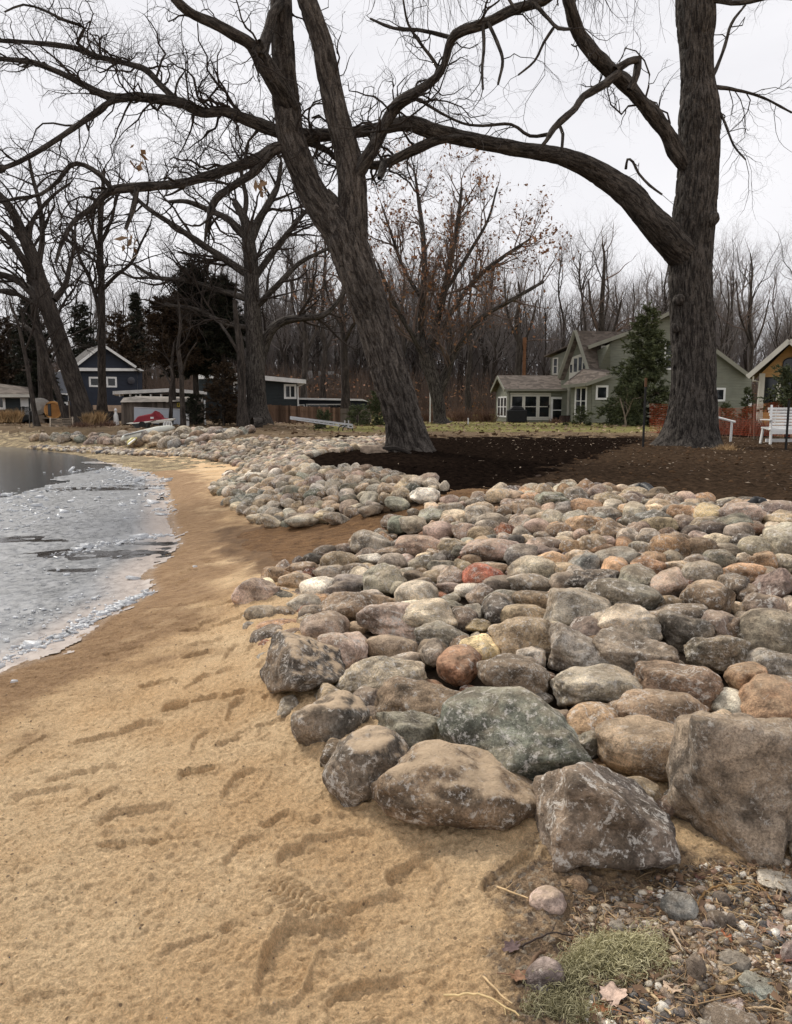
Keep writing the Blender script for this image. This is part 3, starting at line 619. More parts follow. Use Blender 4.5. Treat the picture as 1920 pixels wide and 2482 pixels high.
HERO = """
D -235 -140 655 425 G a big green boulder
D 238 286 1080 825 D x big dark angular boulder with a white seam
D 1012 28 1780 742 h x huge blocky purple-grey boulder
D 645 10 1172 318 t r big tan egg-shaped boulder
C 665 425 1665 850 b m long half-buried boulder
C 385 298 905 700 d m sand-swept dark boulder
C 250 108 645 392 D m purple-dark buried boulder
C 640 18 1240 330 b m
C 705 198 1130 470 n a
A 295 960 735 1385 D s big slab half covered in sand
A 696 1138 1195 1372 c s cream-topped boulder
A 795 1290 1008 1435 d m
A 842 1003 1160 1150 p r
A 605 962 870 1225 p m
A 522 878 780 1055 p r
A 842 828 1300 1030 p a long pink and cream boulder
A 1060 820 1420 1025 c m
A 625 762 1010 930 b m
A 1270 1030 1505 1305 R r rusty red-brown boulder
A 1172 955 1310 1240 n m
B 35 978 395 1205 d m
A 1090 1232 1295 1335 R r
A 280 748 505 838 g r
A 210 832 400 940 n r
A 322 838 495 925 b r olive-brown egg-shaped boulder
A 150 690 410 868 p m
A 435 775 635 885 w m
A 495 835 660 950 n m
A 395 655 595 752 t m
A 430 592 625 668 b m
A 528 548 645 615 D m
A 512 678 725 795 w m
A 628 675 865 775 B a
A 842 608 1090 785 n a grey-tan wedge-shaped boulder
A 998 688 1085 785 n r
A 1083 638 1192 715 D r
A 1188 612 1295 745 t r
A 1040 700 1285 855 c r pale oval boulder
A 1265 608 1425 750 p m
A 1400 602 1625 750 r r brick-red boulder
B 42 542 245 632 k r
A 1355 712 1512 780 w r
A 1262 700 1392 770 p m
A 1325 848 1480 975 k r
A 1418 908 1565 995 y a
A 1392 985 1605 1160 y m
A 1140 920 1425 1070 g a
A 932 783 1065 855 o m
A 768 918 865 1003 b r
A 1512 783 1689 935 D m
B 50 620 255 725 g m
A 858 838 1065 925 t m
A 598 538 818 665 t m
A 590 600 765 695 n m
A 738 598 885 695 p m
A 778 428 1035 560 n a
A 998 438 1285 575 p m
A 922 500 1115 595 b a
A 1108 555 1255 645 n m
A 940 548 1110 655 n r
A 798 545 985 615 w m
A 992 338 1115 450 G r
A 1058 343 1225 452 n m
A 1182 373 1355 490 p r
A 1332 383 1485 485 p m
A 1152 303 1310 390 g m
A 1268 268 1415 335 n m
A 1422 265 1575 375 t m
A 1532 193 1700 275 t r
A 1478 328 1645 415 g r
A 1270 470 1440 560 t m
A 1440 470 1600 590 n a
A 1400 550 1500 610 b r
A 1230 545 1310 610 g r
A 870 610 1000 660 b m
B 338 1018 865 1262 n s flat-topped boulder with a dark front
B 868 1013 1390 1265 b m big brown-grey boulder
B 1352 993 1572 1195 o r smooth caramel-brown boulder
B 1273 1163 1453 1315 w r white egg-shaped stone
B 703 1188 1275 1420 b m long brown boulder
B 1212 1273 1390 1390 t m
B 1452 1088 1760 1385 o r big orange-tan boulder
B 1455 953 1740 1135 g m
B 1135 878 1455 1095 d a
B 665 883 1155 1135 d a
B 355 818 725 1085 g a grey boulder with white veins
B 236 903 393 1035 w a small white boulder
B 95 778 475 1000 t m
B -20 845 135 1015 y m
B 148 698 408 820 t r
B 378 623 710 845 n m
B 522 773 705 915 k r
B 598 578 985 750 g m
B 648 713 1020 925 c a cream-white angular boulder
B 998 753 1275 945 D s
B 928 693 1240 820 d s
B 970 652 1132 730 b r
B 1128 578 1405 775 b m
B 1228 708 1420 930 k m
B 1270 740 1455 930 b m
B 1408 745 1740 980 n r big olive-tan boulder
B 1455 648 1655 775 k r
B 1498 500 1740 705 k a purple-brown block
B 1408 585 1515 685 b r
B 1300 528 1465 655 d m
B 1308 478 1545 590 o m
B 952 498 1155 670 p m pink boulder with a white flank
B 1118 473 1325 600 n r
B 783 478 975 645 n r
B 483 513 810 665 D s black flat-sided boulder
B 180 532 420 640 g m
B 408 528 555 635 n r
B 192 448 432 580 c r cream round-backed boulder
B 398 473 565 545 t m
B 45 650 220 805 D m
B 215 628 485 715 b r
B 508 423 665 540 B m
B 635 398 885 510 g r
B 688 448 820 560 o r
B 173 373 348 495 B r dark blue-grey boulder
B 945 318 1145 465 o r orange-tan boulder
B 1113 343 1295 450 b r
B 1415 343 1570 445 G r
B 1220 408 1395 505 G r
B 1465 418 1625 525 o m
B 1565 262 1760 445 n m big pale boulder near the frame edge
B 1585 433 1740 525 c m
B 1310 163 1525 285 p m
B 1040 162 1230 265 o m
B 1185 163 1325 275 y m
B 885 228 1075 320 t r
B 1066 223 1172 303 k r
B 1202 258 1360 335 D r
B 1345 263 1485 360 n r
B 1218 318 1375 390 c r
B 1355 318 1485 405 D m
B 792 148 915 255 n r
B 868 193 1055 265 B m
B 912 128 1065 205 t m
B 788 103 892 180 k r
B 645 93 805 185 t m
B 603 58 710 143 p r
B 488 68 605 160 n m
B 325 73 515 195 G s striped greenish boulder
B 422 148 535 225 B m
B 518 133 695 220 o r
B 603 172 805 255 g s
B 488 223 705 315 o m
B 658 243 810 355 b m
B 388 258 535 350 b r
B 368 188 475 285 n r
B 272 238 405 325 p r
B 200 138 355 225 t m
B 63 78 175 155 t r
B 152 83 255 155 t r
B 558 323 705 435 t m
B 453 348 585 440 o r
B 658 333 765 405 p r
B 763 288 870 365 w m
B 858 293 1005 380 n m
B 818 363 965 435 n m
B 616 373 755 430 o r
B 878 418 1020 505 o m
B 998 408 1115 485 g r
B 1120 422 1265 505 g m
B 276 338 495 425 p m
B -60 348 245 465 p m
B 176 323 265 380 D r
B -40 168 125 285 n m
B 5 245 130 320 n r
B 120 165 205 235 b r
B 1530 150 1740 245 k r
B 1555 218 1740 295 t m
B 1215 480 1320 560 p r
B 0 465 180 500 t m
B 1640 645 1760 760 c r
D 1035 243 1165 405 n r
D 1195 10 1230 40 n r
D 610 268 690 312 n r
D 965 645 1063 728 G r
B 1370 1300 1470 1370 D r
A 1420 1275 1515 1375 n m
B 1080 95 1180 170 p r
B 620 300 700 350 o r
B 530 290 610 355 p r
B 445 303 535 350 c r
B 330 305 440 350 d m
B 120 310 200 370 p r
B 1110 275 1210 345 k r
B 990 285 1100 345 b m
B 1290 372 1420 430 n m
A 1340 500 1440 560 n m
A 1640 595 1700 700 k r
A 1530 600 1650 670 b m
A 1110 480 1200 530 p m
M 640 320 740 385 x x
"""
XF = {'A': (500, 1100, .44405), 'B': (1150, 1150, .45589), 'C': (600, 1650, .44405), 'D': (1170, 1750, .44405)}
ROCKS = []    # dict(c, size, kind, col, rot, px, lm, bed)
rng = np.random.default_rng(11)
seen_h = [l.split(None, 7) for l in HERO.strip().splitlines() if l[0] in XF]
box_ = []
for t in seen_h:
    ox, oy, k = XF[t[0]]; x0, y0, x1, y1 = (float(v) for v in t[1:5]); box_.append((ox + x0 * k, oy + y0 * k, ox + x1 * k, oy + y1 * k))
bx = np.array(box_); cx, cy = (bx[:, 0] + bx[:, 2]) / 2, (bx[:, 1] + bx[:, 3]) / 2; w_, h_ = bx[:, 2] - bx[:, 0], bx[:, 3] - bx[:, 1]; gr_ = np.where(h_ * w_ > 40000, 1.07, 1.15)
HP = hit(cx, cy + .32 * h_)
for i, t in enumerate(seen_h):
    Y = HP[i, 1] + .02; c = at(cx[i], cy[i], Y); dep = np.linalg.norm(c - [0, 0, EYE]); ph = math.asin((EYE - c[2]) / dep)
    a = w_[i] / 2 / FPX * Y * gr_[i]; hh = h_[i] / 2 * gr_[i] / FPX * dep
    b = min(a * .85, hh * 1.15); b = max(b, .6 * a if ph < .3 else .5 * a); v = hh ** 2 - (b * math.sin(ph)) ** 2
    cz = math.sqrt(max(v, (.52 * hh) ** 2)) / math.cos(ph)
    if t[6] != 'x' and cz > .80 * a: cz = max(.80 * a, .5 * hh); b = min(1.5 * a, math.sqrt(max(hh ** 2 - (cz * math.cos(ph)) ** 2, .01 * hh ** 2)) / max(math.sin(ph), .2)); b = max(b, .6 * a)
    c[1] += b * .25; c[2] -= .04 * cz; yaw = math.atan2(c[0], c[1])
    ROCKS.append(dict(c=c, size=(a, b, cz), kind=t[6], col=t[5], yaw=-yaw, px=w_[i] * h_[i], lm=(t[7].strip() if len(t) > 7 else ''), bed='near', i=i))
def proj(P):
    P = np.asarray(P, float) - [0, 0, EYE]; f = P[..., 1] * CP - P[..., 2] * SP; u = P[..., 1] * SP + P[..., 2] * CP
    return 960 + FPX * P[..., 0] / f, 1241 - FPX * u / f
def fill(poly, rmin, rmax, n, bed, pal, lift, pw=1.0, kinds='rrrm', gap=.78, maxn=9999):
    lo, hi = poly.min(0) - .2, poly.max(0) + .2; hi = np.minimum(hi, [26, 60]); lo = np.maximum(lo, [-40, 1])
    X = rng.uniform(lo[0], hi[0], n); Y = rng.uniform(lo[1], hi[1], n); m = sdf(X, Y, poly) > .02
    if bed == 'near': m &= (np.abs(X) < Y * .62 + .3)
    X, Y = X[m], Y[m]; R = rmin + (rmax - rmin) * rng.uniform(0, 1, len(X)) ** pw; o = np.argsort(-R); X, Y, R = X[o], Y[o], R[o]; H = h0(X, Y)
    ex = [(r['c'][0], r['c'][1], max(r['size'][0], r['size'][1]) * .92) for r in ROCKS]
    P = np.array(ex) if ex else np.zeros((0, 3)); buf = np.zeros((len(X) + len(P), 3)); k = len(P); buf[:k] = P; added = 0
    for x, y, r0, h in zip(X, Y, R, H):
        q = buf[:k]; d = np.hypot(q[:, 0] - x, q[:, 1] - y)
        if len(q) and (d < (q[:, 2] + r0) * gap).any(): continue
        buf[k] = (x, y, r0); k += 1; added += 1
        a, b, c_ = r0 * rng.uniform(.95, 1.3), r0 * rng.uniform(.75, 1.0), r0 * rng.uniform(.55, .8); cc = np.array([x, y, h + c_ * lift + (.03 * fbm(x * .7, y * .7, o=2) if bed != 'near' else 0)])
        yw = float(cc[1]); px = (2 * a / yw * FPX) * (2 * c_ / yw * FPX) * (.7 if bed != 'near' else .45)
        ROCKS.append(dict(c=cc, size=(a, b, c_), kind=str(rng.choice(list(kinds))), col=str(rng.choice(list(pal))), yaw=rng.uniform(0, 6.28), px=px, lm='', bed=bed, i=None))
        if added >= maxn: break
    return added
# mid and far bank landmarks first
for px, py, w, h, kd, cl, lm in [(735, 1128 + 135, 96, 36, 'r', 'n', 'big low boulder at the near foot of the middle bank'), (818, 1258, 76, 34, 'm', 'n', 'grey boulder at the foot of the middle bank'), (902, 1237, 74, 40, 's', 'D', 'dark banded boulder of the middle bank'),
        (963, 1222, 66, 36, 'r', 'g', 'round grey boulder above the dirt ramp'), (1032, 1202, 82, 46, 'm', 'w', 'pale wedge boulder at the top of the middle bank'), (1077, 1180, 26, 32, 'r', 'n', 'lone upright cobble on the black soil'),
        (660, 1268, 70, 34, 'm', 'c', 'cream boulder at the shore corner of the middle bank'), (525, 1188, 34, 22, 'm', 'n', 'small stone at the lake end of the middle bank')]:
    Yh = hit([px], [py + h * .3])[0][1]; c = at(px, py, Yh); a = w / 2 / FPX * Yh; cz = h / 2 / FPX * Yh
    ROCKS.append(dict(c=c, size=(a, a * .75, cz), kind=kd, col=cl, yaw=0, px=w * h, lm=lm, bed='mid', i=-1))
NEARIN = NEARBED
fill(NEARBED, .05, .15, 9000, 'near', 'ntpbgnkoRcdt', -.35, 1.5, 'rmma', gap=.70)
fill(MIDBED, .075, .155, 12000, 'mid', 'nnttgpbGcntw', .40, 1.2, 'rmmma', gap=.66)
fill(FARBED, .075, .145, 34000, 'far', 'nngtgppkbncdt', .40, 1.0, 'rrrm', gap=.68)
fill(WALLBED, .14, .34, 6000, 'wall', 'nngpbtkdGnB', .30, 1.0, 'rmm', gap=.72)
for r in ROCKS:
    if r['bed'] == 'near' and r['i'] is None:      # fillers lie low between the boulders
        r['c'][2] = h0(r['c'][:1], r['c'][1:2])[0] - .01 + .25 * r['size'][2]
print('ROCKS', {b: sum(1 for r in ROCKS if r['bed'] == b) for b in ('near', 'mid', 'far', 'wall')})
# in frame, largest first
for r in ROCKS:
    u, v = proj(r['c']); r['uv'] = (float(u), float(v))
    if not (-30 < u < 1950): r['px'] *= .01
order = sorted(range(len(ROCKS)), key=lambda i: -ROCKS[i]['px']); 
single = set(order[:296]) | {i for i, r in enumerate(ROCKS) if r['lm']}
LM = [(i, r) for i, r in enumerate(ROCKS) if r['lm']]
def sizeword(r):
    a = r['size'][0]; return 'large' if a > .24 else 'medium-sized' if a > .15 else 'small'
SHAPE = {'r': 'rounded', 'm': 'lumpy', 'a': 'angular', 's': 'flat-faced', 'x': 'blocky'}
ORD = ['', 'second ', 'third ', 'fourth ', 'fifth ', 'sixth ', 'seventh ', 'eighth ', 'ninth ', 'tenth ', 'eleventh ', 'twelfth ', 'thirteenth ', 'fourteenth ']
WALLN = {'mid': 'middle stone bank', 'far': 'far stone bank', 'wall': 'distant shore wall'}
rel = {}
for i in single:
    r = ROCKS[i]
    if r['lm']: continue
    dmin, j = min((math.hypot(r['uv'][0] - q['uv'][0], 1.6 * (r['uv'][1] - q['uv'][1])), j) for j, q in LM if (q['bed'] == 'near') == (r['bed'] == 'near'))
    q = ROCKS[j]; dx, dy = r['uv'][0] - q['uv'][0], 1.6 * (r['uv'][1] - q['uv'][1])
    d = ('right of' if dx > 0 else 'left of') if abs(dx) > abs(dy) else ('below' if dy > 0 else 'above')
    rel.setdefault((j, d), []).append((dmin, i))
for (j, d), L in rel.items():
    for k, (dm, i) in enumerate(sorted(L)):
        r = ROCKS[i]; lm = ROCKS[j]['lm']; w = PAL[r['col']][1]
        r['label'] = f"{sizeword(r)} {w} stone, {ORD[min(k, 13)]}nearest {d} the {lm}" if r['bed'] in ('near', 'mid') else f"{w} stone in the {WALLN[r['bed']]}, {ORD[min(k, 13)]}nearest {d} the {lm}"
        for a_, b_ in (('cobble on the black soil', 'cobble'), ('big low boulder at the near foot of', 'low foot boulder of'), ('at the foot of', 'of'), ('the shore corner of ', ''), ('small stone at the lake end', 'lake-end stone'), ('pale wedge boulder at the top', 'pale wedge boulder'), ('big pale boulder near', 'pale boulder near'), ('cream boulder at middle bank', 'cream boulder of the middle bank')):
            if len(r['label'].split()) > 16: r['label'] = r['label'].replace(a_, b_)
        if len(r['label'].split()) > 16: r['label'] = f"{w} stone, {ORD[min(k, 13)]}nearest {d} the {lm}".replace('cobble on the black soil', 'cobble').replace('big low boulder at the near foot of', 'low foot boulder of').replace('the shore corner of ', '')
def rcolor(r, rg):
    c = np.array(PAL[r['col']][0]); c = c * .86 + c.mean() * .14; c = c * (1.06, .98, .85) * rg.uniform(.74, 1.28); return np.clip(c * (1 + rg.normal(0, .02, 3)), .02, .9)
joinV, joinF, joinC, joinP, jb = [], [], [], [], 0
proto = {}
for i, r in enumerate(ROCKS):
    rg = np.random.default_rng(1000 + i); big = r['i'] is not None and r['bed'] == 'near'
    col = rcolor(r, rg); ux = r['px']
    if i in single:
        sub = 5 if (big and ux > 9000) else 4 if ux > 1200 else 3
    else: sub = 3 if ux > 300 else 2
    if i in single: P, F = rock_shape(r['kind'], 500 + i, sub, r['size'])
    else:
        kk = (r['kind'], sub, i % 9)
        if kk not in proto: proto[kk] = rock_shape(r['kind'], 7000 + i, sub, (1, 1, 1))
        P, F = proto[kk]; P = P * np.asarray(r['size'])
    tx = rg.normal(0, .10 if big else .25); ty = rg.normal(0, .06 if big else .2)
    M = np.array(Matrix.Rotation(r['yaw'] + (rg.normal(0, .08) if big else 0), 3, 'Z') @ Matrix.Rotation(ty, 3, 'Y') @ Matrix.Rotation(tx, 3, 'X'))
    P = P @ M.T; patch = rg.uniform(-.4, .7) if r['kind'] == 'r' else rg.uniform(.1, 1.1)
    if r['lm'].startswith(('big green', 'big dark', 'a huge')): patch = 1.3
    dust = (.9 if r['lm'] in ('long half-buried boulder', 'sand-swept dark boulder', 'big slab half covered in sand', 'purple-dark buried boulder') else rg.uniform(0, .35))
    if i in single:
        n_ = len(P); nm = 'boulder' if r['bed'] in ('near', 'wall') else 'cobble'
        o = mesh_np(nm, P, F, ROCK, smooth=True, attrs={'rcol': np.column_stack([np.tile(col, (n_, 1)), np.ones(n_)]), 'patch': np.full(n_, patch), 'dust': np.full(n_, dust)})
        o.location = r['c']; lb = r['lm'] or r['label']
        if r['lm'] and len(lb.split()) < 4: lb += ' in the near stone bank'
        if r['lm'] and r['bed'] == 'near' and 'bank' not in lb and len(lb.split()) < 9: lb += ' of the near bank'
        tag(o, lb, 'boulder' if nm == 'boulder' else 'stone', {'near': 'stones of the near bank', 'mid': 'stones of the middle bank', 'far': 'stones of the far bank', 'wall': 'boulders of the distant shore wall'}[r['bed']])
    else:
        joinV.append(P + r['c']); joinF.append(F + jb); jb += len(P); joinC.append(np.tile(np.r_[col, 1], (len(P), 1))); joinP.append(np.full(len(P), patch))
o = mesh_np('riprap', np.vstack(joinV), np.vstack(joinF), ROCK, smooth=True, attrs={'rcol': np.vstack(joinC), 'patch': np.concatenate(joinP), 'dust': np.zeros(jb)})
tag(o, 'smaller and farther field stones of the shore banks', 'riprap', kind='stuff')
# ------------------------------------------------------------------ bark, leaves, needles
def mat_bark(name, dark, light, k=1.0):
    n = N(name); c = n.attr('bark', 'Vector'); 
    cs = n.scaled(c, (15 * k, 15 * k, 3.0 * k)); f = n.noise(cs, 1.0, 7, .72, .9); v = n.voro(n.scaled(c, (9 * k, 9 * k, 2.6 * k)), 1.0, 'F1'); g = n.noise(c, 30, 4, .7); L = n.noise(c, .8, 3)
    hgt = n.math('ADD', n.math('MULTIPLY', f, .7), n.math('MULTIPLY', v, .5))
    col = n.mix(n.ramp(f, .38, .64), dark, light); col = n.scalec(col, n.math('MULTIPLY', n.ramp(g, .3, .7, .65, 1.35), n.ramp(L, .3, .7, .85, 1.2)))
    b = n.bump(hgt, 1.0, .06); b = n.bump(g, .5, .01, b)
    return n.fin(col, .93, .12, b)
BARK = mat_bark('bark_oak', (.020, .017, .015), (.105, .092, .080))
BARK2 = mat_bark('bark_cottonwood', (.028, .023, .020), (.125, .108, .093), .8)
BARKF = mat_bark('bark_far', (.026, .022, .019), (.082, .068, .058), .6)
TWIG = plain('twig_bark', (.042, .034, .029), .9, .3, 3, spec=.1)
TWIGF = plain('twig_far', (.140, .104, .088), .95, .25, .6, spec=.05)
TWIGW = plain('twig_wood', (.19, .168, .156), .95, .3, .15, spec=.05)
def mat_leaf(name, a, b, rough=.7):
    n = N(name); c = n.coord('Object'); g = n.new('ShaderNodeNewGeometry'); rnd = g.outputs['Random Per Island']
    cc = n.mix(rnd, a, b); cc = n.scalec(cc, n.ramp(n.noise(c, 2.0, 3), .3, .7, .7, 1.3)); return n.fin(cc, rough, .2)
RUST = mat_leaf('rust_leaf', (.20, .085, .045), (.34, .19, .10)); DEADL = mat_leaf('dead_leaf', (.16, .10, .06), (.30, .20, .12))
NEEDLE = mat_leaf('needles', (.040, .050, .022), (.120, .135, .062))
NEEDLED = mat_leaf('needles_dark', (.012, .016, .010), (.040, .040, .024))
NEEDLEB = mat_leaf('needles_bronze', (.030, .020, .013), (.075, .048, .026))

def catmull(P, n_per=None, step=None):
    P = np.asarray(P, float); out = []
    E = np.vstack([2 * P[0] - P[1], P, 2 * P[-1] - P[-2]])
    for i in range(1, len(E) - 2):
        L = np.linalg.norm(E[i + 1, :3] - E[i, :3]); m = max(2, int(L / step)) if step else n_per
        t = np.linspace(0, 1, m, endpoint=False)[:, None]; a, b, c, d = E[i - 1:i + 3]
        out.append(.5 * ((2 * b) + (-a + c) * t + (2 * a - 5 * b + 4 * c - d) * t ** 2 + (-a + 3 * b - 3 * c + d) * t ** 3))
    return np.vstack(out + [E[-2][None]])
def limb_px(L, Y0, Y1=None, wob=.0, seed=0):
    """[(Dx, Dy, width in D px)] -> (points, radii); depth runs Y0..Y1"""
    Y1 = Y0 if Y1 is None else Y1; n = len(L); rg = np.random.default_rng(seed); out = []
    for i, (x, y, w) in enumerate(L):
        Y = Y0 + (Y1 - Y0) * i / max(n - 1, 1) + (rg.normal(0, wob) if 0 < i else 0)
        p = atD(x, y, Y); out.append([*p, w * .94 * K / 2 / FPX * Y])
    return np.array(out)
def bark_tube(name, PR, mat, parent, sides=20, step=.25, furrow=.0, knob=.05, seed=0, flare=None, lobes=None):
    """smooth displaced tube along PR (x,y,z,r)"""
    Q = catmull(PR, step=step); P, r = Q[:, :3], np.maximum(Q[:, 3], .004); s = np.r_[0, np.cumsum(np.linalg.norm(np.diff(P, axis=0), axis=1))]
    if flare: r = r * (1 + flare * np.exp(-s / .35))
    V, F = tube_np(P[None], np.ones((1, len(P))), sides); V = V[0]; D = V - P[:, None]
    a = np.arange(sides) * 2 * np.pi / sides; ca, sa = np.cos(a)[None], np.sin(a)[None]
    R = np.repeat(r[:, None], sides, 1); S_ = np.repeat(s[:, None], sides, 1); bx, by = ca * R, sa * R
    d = R * knob * fbm(ca * 1.3 + seed, sa * 1.3, S_ / (r.mean() * 3 + .05), 3, seed)
    if furrow:
        w = .35 * vn(bx * 5, by * 5, S_ * 1.6, seed + 3); rd = np.abs(vn(bx * 11 + w, by * 11 + w, S_ * 2.9 + w, seed + 4)) * 1.0 + .5 * np.abs(vn(bx * 24, by * 24, S_ * 7.5, seed + 6))
        d = d + furrow * (np.clip(rd * 1.7, 0, 1) - .6) * np.clip(R / .3, .2, 1)
    if lobes is not None:
        for (an, amp, wd, ht) in lobes: d = d + amp * np.exp(-((np.angle(np.exp(1j * (a - an)))[None] / wd) ** 2)) * np.exp(-S_ / ht)
    V = P[:, None] + D * (R + d)[..., None]; V = V.reshape(-1, 3)
    bk = np.stack([bx + seed * 3.1, by, S_], -1).reshape(-1, 3)
    return mesh_np(name, V, F, mat, parent, True, {'bark': bk})

def nrm(v): return v / (np.linalg.norm(v, axis=-1, keepdims=True) + 1e-9)
def children(P, Rr, rg, per_m, lo, hi, ang=(.6, 1.15), wig=.22, up=.05, m=6, tmin=.15, rr=(.35, .6), tip=.35, cap=.06, endfork=True):
    """spawn branches off a batch P (B,n,3), Rr (B,n)"""
    B, n, _ = P.shape; L = np.linalg.norm(np.diff(P, axis=1), axis=2).sum(1)
    cnt = np.maximum(1, rg.poisson(L * per_m * (1 - tmin))); own = np.repeat(np.arange(B), cnt); M = len(own)
    t = rg.uniform(tmin, 1, M)
    if endfork: first = np.r_[True, own[1:] != own[:-1]]; t = np.where(first, 1.0, t)
    f = t * (n - 1); i = np.minimum(f.astype(int), n - 2); f = f - i
    p0 = P[own, i] * (1 - f)[:, None] + P[own, i + 1] * f[:, None]; T = nrm(P[own, i + 1] - P[own, i]); r0 = Rr[own, i] * (1 - f) + Rr[own, i + 1] * f
    rnd = nrm(rg.normal(size=(M, 3))); side = nrm(rnd - (rnd * T).sum(1, keepdims=True) * T); a = rg.uniform(*ang, M)[:, None]
    if endfork: a = np.where((t == 1.0)[:, None], a * .5, a)
    d = nrm(np.cos(a) * T + np.sin(a) * side + np.array([0, 0, up]))
    ln = rg.uniform(lo, hi, M) * (1.15 - .5 * t); st = (ln / (m - 1))[:, None]
    pts = [p0]; 
    for k in range(m - 1):
        pts.append(pts[-1] + d * st); d = nrm(d + rg.normal(0, wig, (M, 3)) + np.array([0, 0, up * .5]))
    Pc = np.stack(pts, 1); ra = np.minimum(r0 * rg.uniform(*rr, M), cap); Rc = ra[:, None] * np.linspace(1, tip, m)[None]
    return Pc, Rc
def join_tubes(name, batches, mat, parent):
    V, F, b = [], [], 0
    for P, Rr, n in batches:
        v, f = tube_np(P, Rr, n); v = v.reshape(-1, 3); V.append(v); F.append(f + b); b += len(v)
    V = np.vstack(V); return mesh_np(name, V, np.vstack(F), mat, parent, True)
def resample(PR, m):
    Q = catmull(PR, n_per=6); i = np.linspace(0, len(Q) - 1, m); lo = np.floor(i).astype(int); hi = np.minimum(lo + 1, len(Q) - 1); f = (i - lo)[:, None]
    Q = Q[lo] * (1 - f) + Q[hi] * f; return Q[:, :3], Q[:, 3]
def twigs_from(limbs, rg, levels, parent, mat, name='crown', m0=24):
    """levels: list of dicts for children(); limbs: list of PR arrays"""
    PP, RP = zip(*[resample(l, m0) for l in limbs]); P, Rr = np.stack(PP), np.stack(RP); out = []; tips = []
    for k, lv in enumerate(levels):
        lv = dict(lv); sd_ = lv.pop('sides', 3); P, Rr = children(P, Rr, rg, **lv); out.append((P, Rr, sd_))
    if parent is None and mat is None: return out
    return join_tubes(name, out, mat, parent), P

# ------------------------------------------------------------------ the two great trees in front
def tree_root(px, py, label, cat='tree', group=None, name='bare_tree'):
    p = hit([px * K], [py * K])[0]; p[2] = hz(p[0], p[1]); return empty(name, p, label, cat, group), float(p[1])
GL = [dict(per_m=3.2, lo=.6, hi=2.1, wig=.40, up=.02, m=8, rr=(.25, .5), cap=.034, sides=5), dict(per_m=4.8, lo=.4, hi=1.4, wig=.38, up=.03, m=7, rr=(.45, .7), cap=.017, sides=4),
      dict(per_m=5.2, lo=.25, hi=.9, wig=.26, up=.04, m=5, rr=(.55, .8), cap=.0115, sides=3), dict(per_m=4.5, lo=.15, hi=.5, wig=.2, m=4, rr=(.6, .9), cap=.0065, tip=.6, sides=3, endfork=False)]

rt, YR = tree_root(1468, 950, 'huge dark oak trunk on the right with one long limb arching across the picture', name='oak_tree')
YR = float(rt.location[1]); print('YR', YR)
trunk = [(1468, 962, 150), (1472, 930, 120), (1477, 880, 104), (1479, 800, 94), (1477, 700, 92), (1472, 600, 90), (1475, 520, 88), (1482, 450, 88), (1486, 380, 82), (1491, 300, 80), (1492, 245, 82), (1488, 170, 66), (1485, 100, 66), (1484, 50, 76), (1482, 0, 76), (1480, -120, 70), (1470, -320, 60), (1480, -600, 40)]
bark_tube('trunk', limb_px(trunk, YR, wob=.0), BARK, rt, 150, .05, .05, .05, 3, lobes=[(3.4, .32, .5, .35), (2.6, .20, .35, .4), (4.4, .22, .4, .3), (5.4, .30, .45, .35), (.3, .22, .5, .3), (1.2, .2, .5, .3)])
for (x, y, w) in [(1518, 468, 40), (1448, 640, 30), (1440, 700, 26)]:   # burls
    c = atD(x, y, YR - .35); Pq, Fq = rock_shape('r', int(x), 3, (w * K / 2 / FPX * YR * .8,) * 3); mesh_np('burl', Pq + c, Fq, BARK, rt, True, {'bark': Pq})
A0 = [(1490, 590, 40), (1462, 548, 66), (1425, 508, 76), (1392, 474, 70), (1332, 408, 58), (1270, 364, 48), (1200, 334, 39), (1100, 317, 35), (1000, 297, 32), (930, 282, 38), (870, 263, 33), (800, 276, 28), (720, 286, 26), (655, 289, 30), (620, 292, 28)]
A1 = [(655, 290, 34), (600, 282, 30), (540, 262, 28), (480, 238, 24), (430, 240, 22), (380, 217, 22), (290, 207, 20), (230, 205, 17), (150, 166, 14), (80, 136, 12), (0, 125, 11), (-80, 120, 8)]
A2 = [(300, 208, 15), (240, 215, 14), (190, 250, 14), (140, 285, 13), (60, 335, 12), (0, 360, 11), (-70, 380, 8)]
A3 = [(420, 235, 16), (375, 212, 15), (340, 178, 14), (310, 148, 14), (270, 135, 13), (205, 120, 13), (150, 100, 12), (60, 90, 10), (0, 86, 9), (-60, 80, 7)]
A4 = [(205, 120, 9), (165, 92, 9), (180, 60, 8), (130, 40, 7), (95, 22, 6), (50, 10, 5), (10, 25, 4)]
B1 = [(660, 292, 30), (600, 312, 28), (540, 342, 26), (440, 376, 21), (380, 392, 20), (280, 400, 21), (235, 408, 19), (200, 440, 14), (160, 470, 12), (135, 510, 11), (118, 560, 7)]
B1b = [(240, 405, 14), (215, 375, 12), (180, 352, 12), (150, 352, 11), (125, 385, 10), (85, 415, 9), (40, 422, 8), (0, 430, 7), (-50, 440, 5)]
B1c = [(293, 400, 13), (285, 440, 12), (268, 490, 9)]
B2 = [(580, 325, 20), (545, 365, 19), (500, 395, 18), (460, 425, 18), (445, 470, 15), (437, 512, 5)]
C1 = [(985, 293, 14), (935, 297, 22), (900, 312, 25), (860, 330, 24), (820, 350, 22), (770, 350, 17), (725, 342, 15), (690, 315, 12), (640, 298, 10), (590, 270, 9), (540, 250, 7), (500, 262, 5)]
C2 = [(822, 346, 22), (812, 372, 16), (808, 380, 8)]
D1 = [(1478, 380, 30), (1447, 330, 38), (1425, 288, 35), (1395, 248, 33), (1350, 195, 32), (1310, 155, 34), (1270, 120, 33), (1240, 82, 32), (1225, 45, 28), (1212, 0, 26), (1190, -60, 22), (1120, -110, 18), (1040, -150, 14)]
